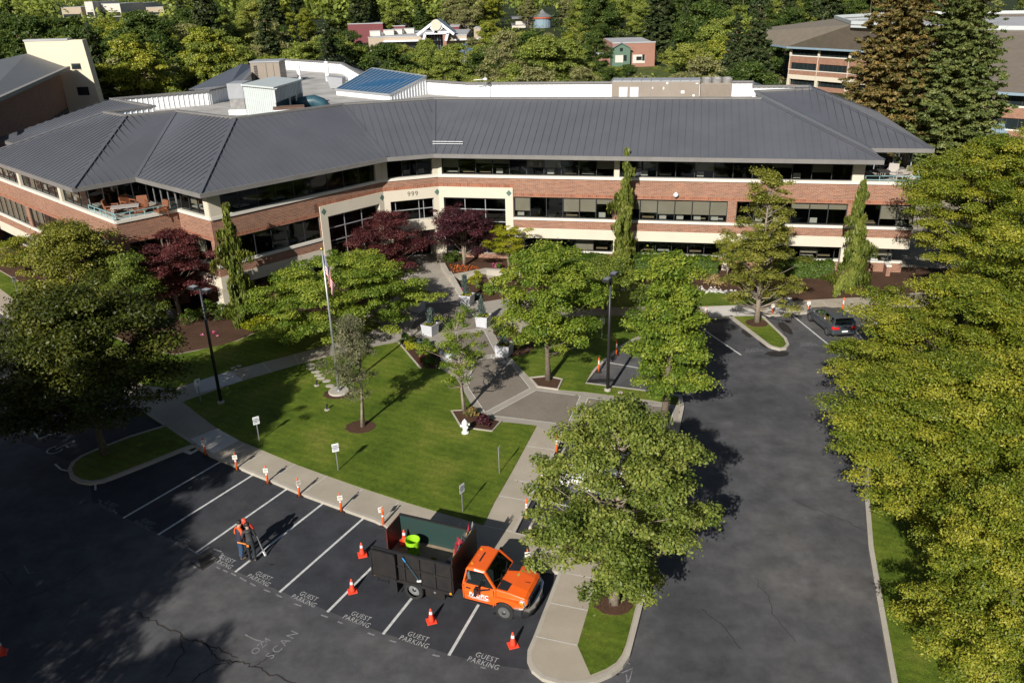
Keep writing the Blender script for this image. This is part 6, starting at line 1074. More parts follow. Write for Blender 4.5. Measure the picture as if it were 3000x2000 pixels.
# ------------------------------------------------------------------ people
MT['skin'] = mat('skin', (.45, .26, .18), .55, var=.08); MT['hair'] = mat('dark_hair', (.018, .014, .012), .6, var=.3, vs=20); MT['jeans'] = mat('blue_jeans', (.03, .07, .14), .85, var=.3, vs=9); MT['vest'] = mat('dark_vest', (.028, .026, .045), .7, var=.25, vs=7); MT['orangeshirt'] = mat('orange_shirt', (.75, .10, .015), .75, var=.15, vs=6); MT['charcoal'] = mat('charcoal_jacket', (.045, .045, .048), .7, var=.3, vs=7); MT['trousers'] = mat('black_trousers', (.016, .022, .026), .8, var=.3, vs=7); MT['boot'] = mat('tan_boot', (.20, .13, .08), .7, var=.3, vs=9); MT['redshirt'] = mat('red_shirt', (.55, .04, .03), .7, var=.15); MT['redcap'] = mat('red_orange_cap', (.78, .09, .05), .6, var=.1); MT['locator'] = mat('locator_orange', (.9, .25, .03), .4, var=.1)
def person(loc, rz, lab, cols, H=1.78, lean=.0, head=(0, .12), arms=None, feet=((-.11, .02), (.11, -.06)), seed=0):
    """facing +y; arms: two lists (elbow, wrist) in body space"""
    k = H / 1.78; t = empty('person', loc, rz, lab, 'person', 'three workers standing together'); V = []; E_ = []; Rd = []; Kd = []
    def add(p, r, par=None, kind='torso'):
        V.append(Vector(p) * k); Rd.append(r * k); Kd.append(kind)
        if par is not None: E_.append((par, len(V) - 1, kind))
        return len(V) - 1
    L = lean; pel = add((0, 0, .96), .135); waist = add((0, .02 + L * .25, 1.1), .13, pel); chest = add((0, .03 + L * .7, 1.3), .155, waist); nk0 = add((0, .02 + L, 1.45), .10, chest); neck = add((0, .03 + L * 1.08, 1.53), .058, nk0, 'skin'); hx = head
    h0 = add((hx[0], .05 + L * 1.1 + hx[1] * .5, 1.61), .082, neck, 'skin'); h1 = add((hx[0], .04 + L * 1.1 + hx[1] * .8, 1.70), .092, h0, 'skin'); h2 = add((hx[0], .03 + L * 1.1 + hx[1], 1.765), .06, h1, 'skin')
    nose = add((hx[0], .135 + L * 1.1 + hx[1] * .6, 1.645), .018, h0, 'skin')
    for s, ft in ((-1, feet[0]), (1, feet[1])):
        hp = add((s * .095, 0, .90), .105, pel, 'legs'); kn = add((s * .1 + (ft[0] - s * .1) * .5, .03 + ft[1] * .5, .5), .075, hp, 'legs'); an = add((ft[0], ft[1] - .03, .1), .052, kn, 'legs'); hl_ = add((ft[0], ft[1] - .05, .045), .045, an, 'shoe'); add((ft[0] + s * .03, ft[1] + .19, .035), .04, hl_, 'shoe')
    for i, s in enumerate((-1, 1)):
        sh = add((s * .19, .02 + L * .95, 1.42), .075, nk0, 'arm'); el, wr = arms[i]; e1 = add(el, .05, sh, 'arm'); w1 = add(wr, .036, e1, 'arm'); d = (Vector(wr) - Vector(el)).normalized(); pm = add(Vector(wr) + d * .07, .036, w1, 'skin'); sd_ = d.cross(Vector((0, 0, 1))).normalized() if abs(d.z) < .95 else Vector((1, 0, 0)); dn = d.cross(sd_) * (1 if d.cross(sd_).z < 0 else -1)
        for f_ in range(4): o = sd_ * (f_ - 1.5) * .022; ln = (.07, .08, .075, .06)[f_]; a_ = add(Vector(wr) + d * .1 + o, .0105, pm, 'skin'); b_ = add(Vector(wr) + d * (.1 + ln * .6) + o + dn * .015, .0095, a_, 'skin'); add(Vector(wr) + d * (.1 + ln * .75) + o + dn * .045, .0085, b_, 'skin')
        a_ = add(Vector(wr) + d * .055 + sd_ * .045 * -s, .012, pm, 'skin'); add(Vector(wr) + d * .09 + sd_ * .062 * -s + dn * .02, .010, a_, 'skin')
    me = bpy.data.meshes.new('body'); me.from_pydata(V, [(a, b) for a, b, c in E_], []); o = bpy.data.objects.new('body', me); COL.objects.link(o); md = o.modifiers.new('Skin', 'SKIN'); md.use_smooth_shade = True
    for i, sv in enumerate(me.skin_vertices[0].data): sv.radius = (Rd[i], Rd[i] * (.78 if Kd[i] == 'torso' else 1)); sv.use_root = (i == 0)
    o.modifiers.new('Sub', 'SUBSURF').levels = 1; dg = bpy.context.evaluated_depsgraph_get(); m2 = bpy.data.meshes.new_from_object(o.evaluated_get(dg)); bpy.data.objects.remove(o); m2.name = 'body'; m2.materials.clear()
    kinds = ['torso', 'legs', 'arm', 'skin', 'shoe']
    for kd in kinds: m2.materials.append(MT[cols[kd]])
    for pl in m2.polygons:
        c = Vector(pl.center); best = None
        for a, b, kd in E_:
            A, B = V[a], V[b]; u = max(0, min(1, (c - A).dot(B - A) / max(1e-9, (B - A).length_squared))); dd = (A.lerp(B, u) - c).length - (Rd[a] + (Rd[b] - Rd[a]) * u)
            if best is None or dd < best[0]: best = (dd, kd)
        pl.material_index = kinds.index(best[1]); pl.use_smooth = True
    ob = bpy.data.objects.new('body', m2); COL.objects.link(ob); ob.parent = t; hc = V[h1]
    hm = MB(); hr = .104 * k; hm.lathe([(hr * 1.0, -.02), (hr * 1.02, .03), (hr * .85, .085), (hr * .5, .115), (.01, .125)], (hc.x, hc.y - .012, hc.z), 16); hm.build('cap' if cols.get('cap') else 'hair', MT[cols.get('cap') or 'hair'], t, smooth=True)
    if cols.get('cap'): b = MB(); b.loft([[(hc.x - .09, hc.y + .08, hc.z + .02), (hc.x + .09, hc.y + .08, hc.z + .02), (hc.x + .09, hc.y + .08, hc.z + .035), (hc.x - .09, hc.y + .08, hc.z + .035)], [(hc.x - .07, hc.y + .19, hc.z - .005), (hc.x + .07, hc.y + .19, hc.z - .005), (hc.x + .07, hc.y + .19, hc.z + .007), (hc.x - .07, hc.y + .19, hc.z + .007)]]); b.build('cap_peak', MT[cols['cap']], t, fix=True)
    for s in (-1, 1): e = MB(); e.lathe([(.008, -.01), (.025, 0), (.008, .012)], (hc.x + s * .096, hc.y, hc.z - .05), 8, 'x'); e.build('ear', MT['skin'], t); e = MB(); e.lathe([(.004, -.005), (.011, 0), (.004, .006)], (hc.x + s * .035, hc.y + .095, hc.z - .03), 8, 'y'); e.build('eye', MT['black'], t)
    e = MB(); e.box(hc.x - .025, hc.x + .025, hc.y + .082, hc.y + .09, hc.z - .115, hc.z - .105); e.build('mouth', MT['redcap'] if cols.get('cap') else MT['skin'], t)
    if cols.get('hood'): e = MB(); e.lathe([(.14, -.06), (.16, .0), (.12, .05), (.07, .06)], (0, .0 + L * .9, 1.47 * k), 14); e.build('hood', MT[cols['torso']], t, smooth=True)
    if cols.get('vest'):
        e = MB(); rings = []
        for z, rx, ry, y in ((.86, .185, .135, .0), (1.0, .185, .14, .01), (1.15, .18, .14, .03 + L * .4), (1.32, .205, .155, .03 + L * .72), (1.42, .18, .13, .02 + L * .95), (1.47, .11, .1, .02 + L)): rings.append([(rx * k * math.cos(a), y * k + ry * k * math.sin(a), z * k) for a in [j * .3927 for j in range(16)]])
        e.loft(rings, cap=False); e.build('vest', MT[cols['vest']], t, smooth=True)
    if cols.get('scarf'): e = MB(); e.lathe([(.075, -.08), (.1, 0), (.09, .08), (.05, .1)], (V[neck].x, V[neck].y + .02, V[neck].z + .02), 14); e.build('neck_scarf', MT[cols['scarf']], t, smooth=True)
    return t
zz = lambda px, py: (640 + px * .1674, 1510 + py * .1674)
f1, f2, f3 = G(*zz(420, 735)), G(*zz(605, 780)), G(*zz(560, 600))
ctr = (f1 + f2 + f3) / 3; yaw = lambda p, q: math.atan2((q - p).y, (q - p).x) - math.pi / 2
person((f1.x, f1.y, .005), yaw(f1, f2 + Vector((.2, 1.0, 0))), 'person in dark vest over orange sleeves and blue jeans holding an orange wand', {'torso': 'orangeshirt', 'legs': 'jeans', 'arm': 'orangeshirt', 'skin': 'skin', 'shoe': 'boot', 'vest': 'vest'}, 1.82, .06, (0, .06), (((-.27, .0, 1.12), (-.2, .2, .93)), ((.28, .03, 1.12), (.2, .26, .96))))
person((f2.x, f2.y, .005), yaw(f2, f3 + Vector((.1, 0, 0))), 'person in charcoal hooded jacket and black trousers seen from behind', {'torso': 'charcoal', 'legs': 'trousers', 'arm': 'charcoal', 'skin': 'skin', 'shoe': 'boot', 'hood': 1}, 1.82, .05, (0, .06), (((-.27, .06, 1.13), (-.14, .3, 1.1)), ((.27, .06, 1.13), (.15, .3, 1.08))))
p3 = person((f3.x, f3.y, .005), yaw(f3, f2 + Vector((-.15, 0, 0))), 'person in red cap and dark vest leaning over towards the other two', {'torso': 'redshirt', 'legs': 'trousers', 'arm': 'redshirt', 'skin': 'skin', 'shoe': 'boot', 'vest': 'vest', 'cap': 'redcap', 'scarf': 'redcap'}, 1.82, .17, (0, .1), (((-.3, .16, 1.16), (-.2, .38, 1.06)), ((.3, .16, 1.16), (.2, .36, 1.04))))
t = empty('utility_locator', f1 + Vector((.2, -.1, .95)), 0, 'orange handheld locator wand held by the worker in orange sleeves', 'locator'); mb = MB(); a = f1 + Vector((.0, -.2, .97)); b = f1 + Vector((.44, -.26, .88)); mb.tube([a, b], [.032, .022], 8); mb.build('wand', MT['locator'], t, world=True); mb = MB(); mb.box(b.x - .05, b.x + .04, b.y - .04, b.y + .04, b.z - .1, b.z + .02); mb.build('head', MT['locator'], t, world=True)
t = empty('ground_probe', f2 + Vector((.45, .35, 0)), 0, 'grey pole locator with pale foot slanting beside the charcoal jacket', 'locator'); a = f2 + Vector((.2, .3, 1.15)); b = f2 + Vector((.40, .28, .25)); mb = MB(); mb.tube([a, b], .03, 8); mb.build('pole', MT['galv'], t, world=True); mb = MB(); mb.beam(b, b + Vector((.08, -.04, -.2)), .07, .06); mb.build('foot', MT['reflect'], t, world=True)
# ------------------------------------------------------------------ neighbouring buildings
MT['bgglass'] = mat('dark_glass', (.02, .028, .03), .12, var=.3, vs=.4); MT['tile'] = mat('brown_tile_roof', (.20, .165, .125), .85, var=.22, vs=.8); MT['tan'] = mat('tan_block_wall', (.42, .34, .25), .85, var=.1, vs=.2); MT['redwall'] = mat('red_painted_wall', (.17, .04, .045), .7, var=.12, vs=.3); MT['grey_roof'] = mat('grey_flat_roof', (.40, .40, .41), .8, var=.2, vs=.2); MT['green_wall'] = mat('sage_green_siding', (.10, .17, .12), .7, var=.12); MT['bgbrick'] = mat('pale_red_brick', (.34, .17, .12), .85, var=.2, vs=.5); MT['bluewall'] = mat('grey_blue_wall', (.22, .30, .36), .7, var=.15); MT['creamwall'] = mat('cream_tower_wall', (.66, .58, .43), .75, var=.05, vs=.15); MT['whitewall'] = mat('pale_wall', (.62, .57, .5), .8, var=.1, vs=.2); MT['bluetrim'] = mat('blue_trim', (.02, .06, .25), .6); MT['stone_roof'] = mat('slate_metal_roof', (.17, .175, .18), .6, var=.1, vs=.3)
def bgwin(W, a0, a1, z0, z1, par, o=.02, n=5, fm='alu'):
    mb = MB(); W.quad(mb, a0, a1, o, z0, z1); w = mb.build('window', MT['bgglass'], par, world=True); f = MB()
    for k in range(n + 1): a = a0 + (a1 - a0) * k / n; W.box(f, a - .04, a + .04, o, o + .04, z0, z1)
    f.build('frame', MT[fm], w); return w
def bandpart(W, nm, m, a0, a1, o0, o1, z0, z1, par): mb = MB(); W.box(mb, a0, a1, o0, o1, z0, z1); return mb.build(nm, MT[m], par, world=True)
# brick office on the right, brown tiled roof
ZB = 8.6; F0, F1, F2, F3 = (G2(*q, ZB) for q in ((2306, 137), (2580, 151), (2880, 267), (3120, 279)))
ob = empty('office_building', (*F1, 0), 0, 'brick office building with brown tiled roof behind the two tall conifers at right', 'building')
Bk = [(F3[0] + 10, F3[1] + 60), (F0[0] + 20, F0[1] + 75), (F0[0] - 6, F0[1] + 45)]; out2 = [F3, F2, F1, F0] + Bk[::-1]; cx2 = sum(p[0] for p in out2) / 7; cy2 = sum(p[1] for p in out2) / 7
in2 = [G2(3140, 92, 13.4), G2(2790, 88, 13.4), G2(2600, 76, 13.4), G2(2495, 73, 13.4)]; e_ = in2[3]; in2 += [(e_[0] + 6, e_[1] + 25), (e_[0] + 22, e_[1] + 34), (e_[0] + 60, e_[1] + 20)]
ring_roof(out2, in2, ZB, 13.4, ob, MT['tile'], .45, .0, seams=()); mb = MB(); mb.wall(out2, .3, ZB - .35, ZB + .02, True); mb.build('gutter', MT['bluewall'], ob, world=True); mb = MB(); mb.sheet(in2, 13.0); mb.build('flat_roof', MT['grey_roof'], ob, world=True); mb = MB(); mb.wall(in2, .3, 12.9, 14.1, True); mb.build('parapet', MT['palegreen'], ob, world=True); mb = MB(); mb.sheet(out2, ZB - .3); mb.build('soffit', MT['soffit'], ob, world=True)
for (a, b) in ((F0, F1), (F1, F2), (F2, F3)):
    W = Wall(a, b); W.P = W.P - W.o * 1.2; bandpart(W, 'inner_wall', 'interior', 0, W.L, -3.5, -1.1, 0, ZB - .3, ob); bandpart(W, 'precast_band', 'cream', 0, W.L, -.5, .03, 2.1, 3.0, ob); bandpart(W, 'brick_wall', 'brick', 0, W.L, -.5, 0, 3.0, 3.9, ob); bandpart(W, 'window_sill', 'sill', 0, W.L, -.5, .06, 3.9, 4.05, ob); bandpart(W, 'brick_wall', 'brick', 0, W.L, -.5, 0, 5.4, 6.7, ob); bandpart(W, 'window_sill', 'sill', 0, W.L, -.5, .08, 6.7, 6.9, ob); bandpart(W, 'base_wall', 'brick', 0, W.L, -.9, -.5, 0, .9, ob)
    n = max(1, round(W.L / 8.5)); 
    for k in range(n + 1): a0 = min(W.L - .25, max(.25, W.L * k / n)); bandpart(W, 'column', 'cream', a0 - .25, a0 + .25, -.3, .1, 6.9, ZB - .3, ob); bandpart(W, 'column', 'cream', a0 - .3, a0 + .3, -.5, .05, 0, 2.1, ob); bandpart(W, 'downpipe', 'cream', a0 - .06, a0 + .06, .1, .2, 0, 8.2, ob); bandpart(W, 'brick_pier', 'brick', a0 - .35, a0 + .35, -.4, -.005, 4.05, 5.4, ob)
    for k in range(n): x0, x1 = W.L * k / n, W.L * (k + 1) / n; bgwin(W, x0 + .35, x1 - .35, 4.05, 5.4, ob, -.15, 6); bgwin(W, x0 + .25, x1 - .25, 6.9, ZB - .3, ob, -.15, 6); bgwin(W, x0 + .3, x1 - .3, .9, 2.1, ob, -.7, 6)
# shed roof beside it
t = empty('entrance_canopy', G(2960, 420), 0, 'small building with blue grey metal roof at the right edge', 'building'); a, b, c_, d_ = G(2880, 405, 3.4), G(3010, 388, 3.4), G(2990, 352, 4.8), G(2900, 366, 4.8); mb = MB(); mb.add([a, b, c_, d_], [(0, 1, 2, 3)]); r_ = mb.build('roof', MT['bluewall'], t, world=True); W = Wall(a.xy, b.xy); mb = MB(); W.box(mb, .4, W.L, -4, -.5, 0, 3.3); mb.build('wall', MT['whitewall'], t, world=True); s_ = MB()
for k in range(12): s_.beam(a.lerp(b, k / 11) + Vector((0, 0, .03)), d_.lerp(c_, k / 11) + Vector((0, 0, .03)), .06, .06)
s_.build('roof_seam', MT['bluewall'], r_)
# cream tower building on the left
Y = 122.0; q_ = lambda x, y, k=Y: RP(x, y, (0, k), (0, 1)); tl, tr = q_(70, 122), q_(240, 117); t = empty('tower_building', (tl.x, Y, 0), 0, 'cream walled tower building with grey sloping roof at the upper left', 'building')
mb = MB(); mb.hexa([(tl.x + .6, Y, 0), (tr.x + 1.2, Y, 0), (tr.x + 1.2, Y + 1.4, 0), (tl.x + .6, Y + 1.4, 0), (tl.x, Y, tl.z), (tr.x, Y, tr.z), (tr.x, Y + 1.4, tr.z), (tl.x, Y + 1.4, tl.z)]); mb.build('tower_wall', MT['creamwall'], t, world=True); mb = MB(); mb.box(tl.x - .1, tr.x - 2, Y - .06, Y + 1.5, tl.z - .02, tl.z + .22); mb.build('coping', MT['grey_roof'], t, world=True)
for (x0, y0, x1, y1) in ((212, 186, 235, 204), (230, 255, 258, 280)): a, b = q_(x0, y1), q_(x1, y0); mb = MB(); mb.box(a.x, b.x, Y - .03, Y + .02, a.z, b.z); mb.build('window', MT['bgglass'], t, world=True); mb = MB(); mb.wall([(a.x, Y - .05), (b.x, Y - .05)], .06, a.z - .1, a.z, False); mb.build('window_sill', MT['creamwall'], t, world=True)
e1, e2 = q_(200, 199, Y - 1), q_(79, 157, Y - .4); e3, e4 = G(-90, 195, e2.z), G(-90, 330, e1.z); mb = MB(); mb.add([e4, e1, e2, e3], [(0, 1, 2, 3)]); r_ = mb.build('roof', MT['stone_roof'], t, world=True); mb = MB(); mb.beam(e4, e1, .5, .4); mb.build('gutter', MT['soffit'], r_)
W = Wall(e4.xy, e1.xy); mb = MB(); W.box(mb, 0, W.L, -14, -1.2, 0, e1.z - .3); mb.build('brick_wall', MT['brick'], t, world=True); bandpart(W, 'precast_band', 'cream', 0, W.L, -1.25, -1.1, 4.6, 5.2, t)
for k in range(4): bgwin(W, W.L * k / 4 + .5, W.L * (k + 1) / 4 - .5, 5.3, 7.6, t, -1.15, 5)
# gabled retail store and its neighbours
def slab(name, px0, pt, px1, pb, Y, D, wall, roofm, lab, cat='building', z0=0.0):
    a, b = RP(px0, pt, (0, Y), (0, 1)), RP(px1, pt, (0, Y), (0, 1)); t = empty(name, ((a.x + b.x) / 2, Y, z0), 0, lab, cat); h = (a.z + b.z) / 2; mb = MB(); mb.box(a.x, b.x, Y, Y + D, z0 - .5, h); mb.build('wall', MT[wall], t, world=True); mb = MB(); mb.box(a.x + .3, b.x - .3, Y + .3, Y + D - .3, h, h + .06); mb.box(a.x - .1, b.x + .1, Y - .1, Y + .3, h, h + .35); mb.build('roof', MT[roofm], t, world=True); return t, a.x, b.x, h
Y = 325.0; t, xa, xb, h = slab('retail_store', 1078, 108, 1367, 140, Y, 45, 'tan', 'grey_roof', 'tan retail store with a tall open timber gable beyond the trees'); P = lambda x, y, k=0: (lambda r: (r.x, Y - k, r.z))(RP(x, y, (0, Y - k), (0, 1)))
ap, gl, gr = P(1278, 60, 6), P(1222, 103, 6), P(1330, 101, 6); mb = MB()
mb.add([gl, ap, (ap[0], Y + 14, ap[2]), (gl[0], Y + 14, gl[2]), gr, (gr[0], Y + 14, gr[2])], [(0, 1, 2, 3), (1, 4, 5, 2)]); g_ = mb.build('gable_roof', MT['bluewall'], t, world=True)
mb = MB()
for a, b in ((gl, ap), (gr, ap), (P(1246, 98, 6), P(1316, 96, 6)), (P(1277, 96, 6), P(1278, 72, 6)), (P(1262, 80, 6), P(1277, 96, 6)), (P(1295, 80, 6), P(1277, 96, 6)), (P(1246, 98, 6), P(1240, 120, 6)), (P(1312, 97, 6), P(1306, 120, 6))): mb.beam(a, b, .7, .9)
mb.build('truss', MT['white_metal'], t, world=True); mb = MB(); mb.lathe([(1.6, -.2), (1.9, -.2), (1.9, .2), (1.6, .2)], P(1277, 74, 6.6), 18, 'y'); mb.build('round_emblem', MT['cream'], t, world=True)
for x0, x1, m in ((1240, 1250, 'bgbrick'), (1298, 1308, 'bgbrick')): a, b = P(x0, 110, 5), P(x1, 110, 5); mb = MB(); mb.box(a[0], b[0], Y - 6, Y - 4, 0, 5.5); mb.build('brick_pier', MT[m], t, world=True)
W = Wall((P(1250, 120)[0], Y), (P(1298, 120)[0], Y)); bgwin(W, 0, W.L, 0, 6.5, t, .1, 6, 'alu_light'); W = Wall((xa, Y), (xb, Y)); bandpart(W, 'awning', 'white_metal', 6, W.L * .55, 0, 2.5, 3.2, 3.7, t); bandpart(W, 'awning', 'white_metal', W.L * .88, W.L + 6, 0, 2.5, 3.2, 3.7, t); mb = MB(); W.box(mb, 4, W.L * .55, .0, .05, 0, 3.1); mb.build('shop_front', MT['bgglass'], t, world=True)
for k, x in enumerate((1100, 1140, 1165, 1200)): a = P(x, 95, -12 - 4 * k); tt_ = empty('rooftop_unit', (a[0], a[1], h), 0, 'small pale rooftop unit on the tan retail store roof', 'rooftop unit', 'rooftop units on the retail store'); mb = MB(); mb.box(-2, 2, -1.5, 1.5, 0, 1.8); mb.build('casing', MT['whitewall'], tt_, bevel=.1); mb = MB(); mb.box(-2.1, 2.1, -1.6, 1.6, 1.8, 2.0); mb.build('cover', MT['grey_roof'], tt_)
slab('warehouse', 1018, 71, 1121, 100, 378, 30, 'redwall', 'grey_roof', 'dark red flat roofed building left behind the retail store'); slab('warehouse', 1148, 78, 1186, 95, 380, 25, 'redwall', 'grey_roof', 'small dark red building block behind the retail store'); slab('warehouse', 1310, 79, 1345, 95, 380, 25, 'redwall', 'grey_roof', 'dark red building block right of the gable'); slab('house', 1388, 84, 1408, 105, 380, 20, 'tan', 'grey_roof', 'low tan house right of the retail store')
# car park in front of the store with cars
mb = MB(); mb.sheet([(-75, 262), (20, 262), (20, 319), (-75, 319)], -.03); tag(mb.build('far_car_park', MT['asphalt']), kind='structure'); mb = MB(); mb.sheet(PL([(1870, 196), (2005, 196), (2010, 260), (1850, 260)]), -.02); tag(mb.build('far_lawn', MT['wildgrass']), kind='structure')
# blue and white inflatable-like dome roof
c = G(1395, 160); t = empty('blue_dome', (-13, 268, 0), 0, 'blue and white domed canopy seen through the trees', 'canopy'); mb = MB(); mb.lathe([(7, 0), (7, 1.8), (6.8, 2.2)], (0, 0, 0), 20); mb.build('base', MT['white_metal'], t); mb = MB(); mb.lathe([(6.8, 2.2), (5.8, 3.6), (3.8, 4.8), (1.5, 5.3), (.1, 5.4)], (0, 0, 0), 20); mb.build('dome', mat('blue_canopy', (.03, .14, .33), .5, var=.4, vs=.4, col2=(.16, .28, .42)), t, smooth=True)
# brick building with the green gable
Y = 240.0; t, xa, xb, h = slab('brick_building', 1795, 127, 1920, 190, Y, 24, 'bgbrick', 'grey_roof', 'low brick building with a sage green gabled front'); P = lambda x, y, k=0: (lambda r: (r.x, Y - k, r.z))(RP(x, y, (0, Y - k), (0, 1)))
a, b, ap = P(1795, 142, 1.5), P(1847, 142, 1.5), P(1821, 127, 1.5); mb = MB(); mb.loft([[(a[0], Y - 1.5, -.3), (b[0], Y - 1.5, -.3), (b[0], Y - 1.5, b[2]), (ap[0], Y - 1.5, ap[2]), (a[0], Y - 1.5, a[2])], [(a[0], Y + 4, -.3), (b[0], Y + 4, -.3), (b[0], Y + 4, b[2]), (ap[0], Y + 4, ap[2]), (a[0], Y + 4, a[2])]]); g_ = mb.build('gable_front', MT['green_wall'], t, world=True, fix=True); mb = MB(); mb.beam((a[0] - .3, Y - 1.7, a[2]), (ap[0], Y - 1.7, ap[2] + .1), .4, .25); mb.beam((b[0] + .3, Y - 1.7, b[2]), (ap[0], Y - 1.7, ap[2] + .1), .4, .25); mb.build('roof_edge', MT['stone_roof'], g_)
def pw(x0, y0, x1, y1, k, m, nm='window'): p, q2 = P(x0, y1, k), P(x1, y0, k); mb = MB(); mb.box(p[0], q2[0], Y - k - .06, Y - k, p[2], q2[2]); return mb.build(nm, MT[m], t, world=True)
pw(1816, 141, 1825, 151, 1.5, 'bgglass'); pw(1802, 162, 1826, 184, 1.5, 'whitewall', 'panel'); pw(1826, 162, 1836, 179, 1.5, 'bgglass'); pw(1853, 160, 1890, 186, 0, 'whitewall', 'panel'); pw(1864, 166, 1880, 177, .08, 'bgglass'); pw(1881, 160, 1889, 178, .08, 'bgglass')
slab('brick_building', 1740, 163, 1795, 190, 244, 10, 'bgbrick', 'white_metal', 'low brick annex left of the green gable')
# pavilion with a cupola
Y = 470.0; t, xa, xb, h = slab('pavilion', 1500, 75, 1560, 100, Y, 30, 'whitewall', 'stone_roof', 'pale pavilion with stepped grey roofs beyond the trees'); mb = MB(); mb.box(xa + 2, xb + 4, Y + 4, Y + 20, h, h + 3.2); mb.build('upper_wall', MT['whitewall'], t, world=True); mb = MB(); mb.box(xa, xb + 5, Y + 2, Y + 22, h + 3.2, h + 4); mb.build('upper_roof', MT['stone_roof'], t, world=True)
c = RP(1589, 66, (0, Y - 4), (0, 1)); t = empty('cupola_tower', (c.x, Y - 4, 0), 0, 'round grey blue tower with conical roof and orange rim', 'tower'); mb = MB(); mb.lathe([(4.8, 0), (4.8, c.z + 2)], (0, 0, 0), 20); mb.build('drum', MT['bluewall'], t); mb = MB(); mb.lathe([(5.4, c.z + 2), (5.4, c.z + 2.8)], (0, 0, 0), 20); mb.build('rim', mat('orange_rim', (.5, .12, .05), .6), t); mb = MB(); mb.lathe([(5.6, c.z + 2.8), (2, c.z + 4.6), (.2, c.z + 6.4)], (0, 0, 0), 20); mb.build('roof', MT['stone_roof'], t)
# far stores at the upper left and warehouses at the upper right
for x0, y0, x1, y1, m, lab, Y in ((178, 22, 236, 42, 'tan', 'far tan store left of the white sign tower', 900), (246, 6, 270, 40, 'whitewall', 'far pale sign tower with orange band', 890), (272, 12, 350, 38, 'whitewall', 'far long pale store right of the sign tower', 905), (372, 10, 402, 26, 'whitewall', 'far pale store block before the trees', 960), (427, 22, 478, 38, 'tan', 'far low tan store at the end of the row', 930)):
    tt_, xa, xb, h = slab('far_store', x0, y0, x1, y1, Y, 60, m, 'grey_roof', lab, 'building'); W = Wall((xa, Y), (xb, Y)); bandpart(W, 'shop_front', 'bgglass', 1, W.L - 1, 0, .2, .5, max(1.5, h * .35), tt_)
for x0, y0, x1, y1, m, lab, Y in ((2722, 44, 2800, 70, 'whitewall', 'large warehouse with rows of white skylights', 520), (2850, 36, 3010, 72, 'whitewall', 'pale warehouse with blue trim at the upper right', 560), (2862, 20, 2930, 34, 'whitewall', 'far pale block behind the blue trimmed warehouse', 760), (2958, 20, 2985, 34, 'whitewall', 'small far pale block at the upper right', 770), (2512, 4, 2545, 20, 'whitewall', 'far pale house among the trees at the top', 800)):
    tt_, xa, xb, h = slab('warehouse', x0, y0, x1, y1, Y, 120 if 'sky' in lab else 50, m, 'grey_roof', lab); W = Wall((xa, Y), (xb, Y)); bandpart(W, 'blue_band', 'bluetrim', W.L * .1, W.L * .8, 0, .2, h * .35, h * .6, tt_)
    if 'sky' in lab:
        for i in range(3):
            for j in range(6): mb = MB(); xx = xa + 3 + i * (xb - xa - 4) / 3; yy = Y + 6 + j * 18; mb.box(xx, xx + (xb - xa) * .22, yy, yy + 7, h + .06, h + .8); mb.build('skylight', MT['white_metal'], tt_, world=True)
# ------------------------------------------------------------------ woods
X = lambda px, Y: RP(px, 200, (0, Y), (0, 1)).x
conifer((X(2628, 92), 92, 0), 27, 6.0, 71, 'rust', .15, 'tall rusty brown conifer in front of the brick office', 'conifer', None, dens=2.3, rc=.85, z0=.1, upt=.95, clear=.15, power=.6, name='tall_conifer'); conifer((X(2806, 88), 88, 0), 26, 5.8, 72, 'sequoia', .15, 'tall green conifer right of the rusty brown one', 'conifer', None, dens=2.5, rc=.9, z0=.05, upt=.95, clear=.08, power=.6, name='tall_conifer')
conifer((X(2212, 132), 132, 0), 19, 4.6, 73, 'conifer', .26, 'dark conifer directly left of the brick office', 'conifer', None, dens=1.5, rc=.85, name='tall_conifer', upt=.2); conifer((X(2150, 140), 140, 0), 17, 4.0, 74, 'conifer', .26, 'second dark conifer left of the brick office', 'conifer', None, dens=1.4, rc=.8, name='tall_conifer', upt=.2)
conifer((X(2180, 118), 118, 0), 11, 3.2, 75, 'dkgreen', .22, 'blue green spreading conifer behind the right wing roof', 'conifer', None, dens=1.6, rc=.8, name='tall_conifer'); conifer((-47.5, 84, 0), 9, 1.9, 76, 'sequoia', .14, 'small lit conifer before the cream tower', 'conifer', 'young conifers before the cream tower', name='young_conifer'); conifer((-41.5, 92, 0), 10, 1.9, 77, 'sequoia', .14, 'second small lit conifer at the foot of the cream tower', 'conifer', 'young conifers before the cream tower', name='young_conifer'); conifer((X(50, 86), 84, 0), 7.5, 2.4, 78, 'conifer', .18, 'dark conifer in shade left of the cream tower foot', 'conifer', None, name='young_conifer'); conifer((X(150, 92), 92, 0), 9, 2.6, 79, 'conifer', .18, 'dark conifer in shade below the cream tower roof', 'conifer', None, name='young_conifer')
BG = {}; dz = (0, -500, 0)
def proto(k, lab, **kw): BG[k] = tree(dz, kw.pop('H'), kw.pop('R'), kw.pop('z0'), kw.pop('seed'), kw.pop('leaf'), kw.pop('ls'), name=kw.pop('name', 'broadleaf_tree'), label=lab, cat='tree', group=lab.split(' in ')[0] + ' group', **kw)
GR = {'dec': 'mid green broadleaf tree in the woods behind the office', 'oli': 'dull olive broadleaf tree in the woods behind the office', 'lime': 'bright yellow green tree in the woods behind the office', 'dark': 'dark green broadleaf tree in the woods behind the office', 'pale': 'pale grey green airy tree in the woods behind the office', 'fir': 'dark pointed fir in the woods behind the office', 'pine': 'olive green conifer in the woods behind the office'}
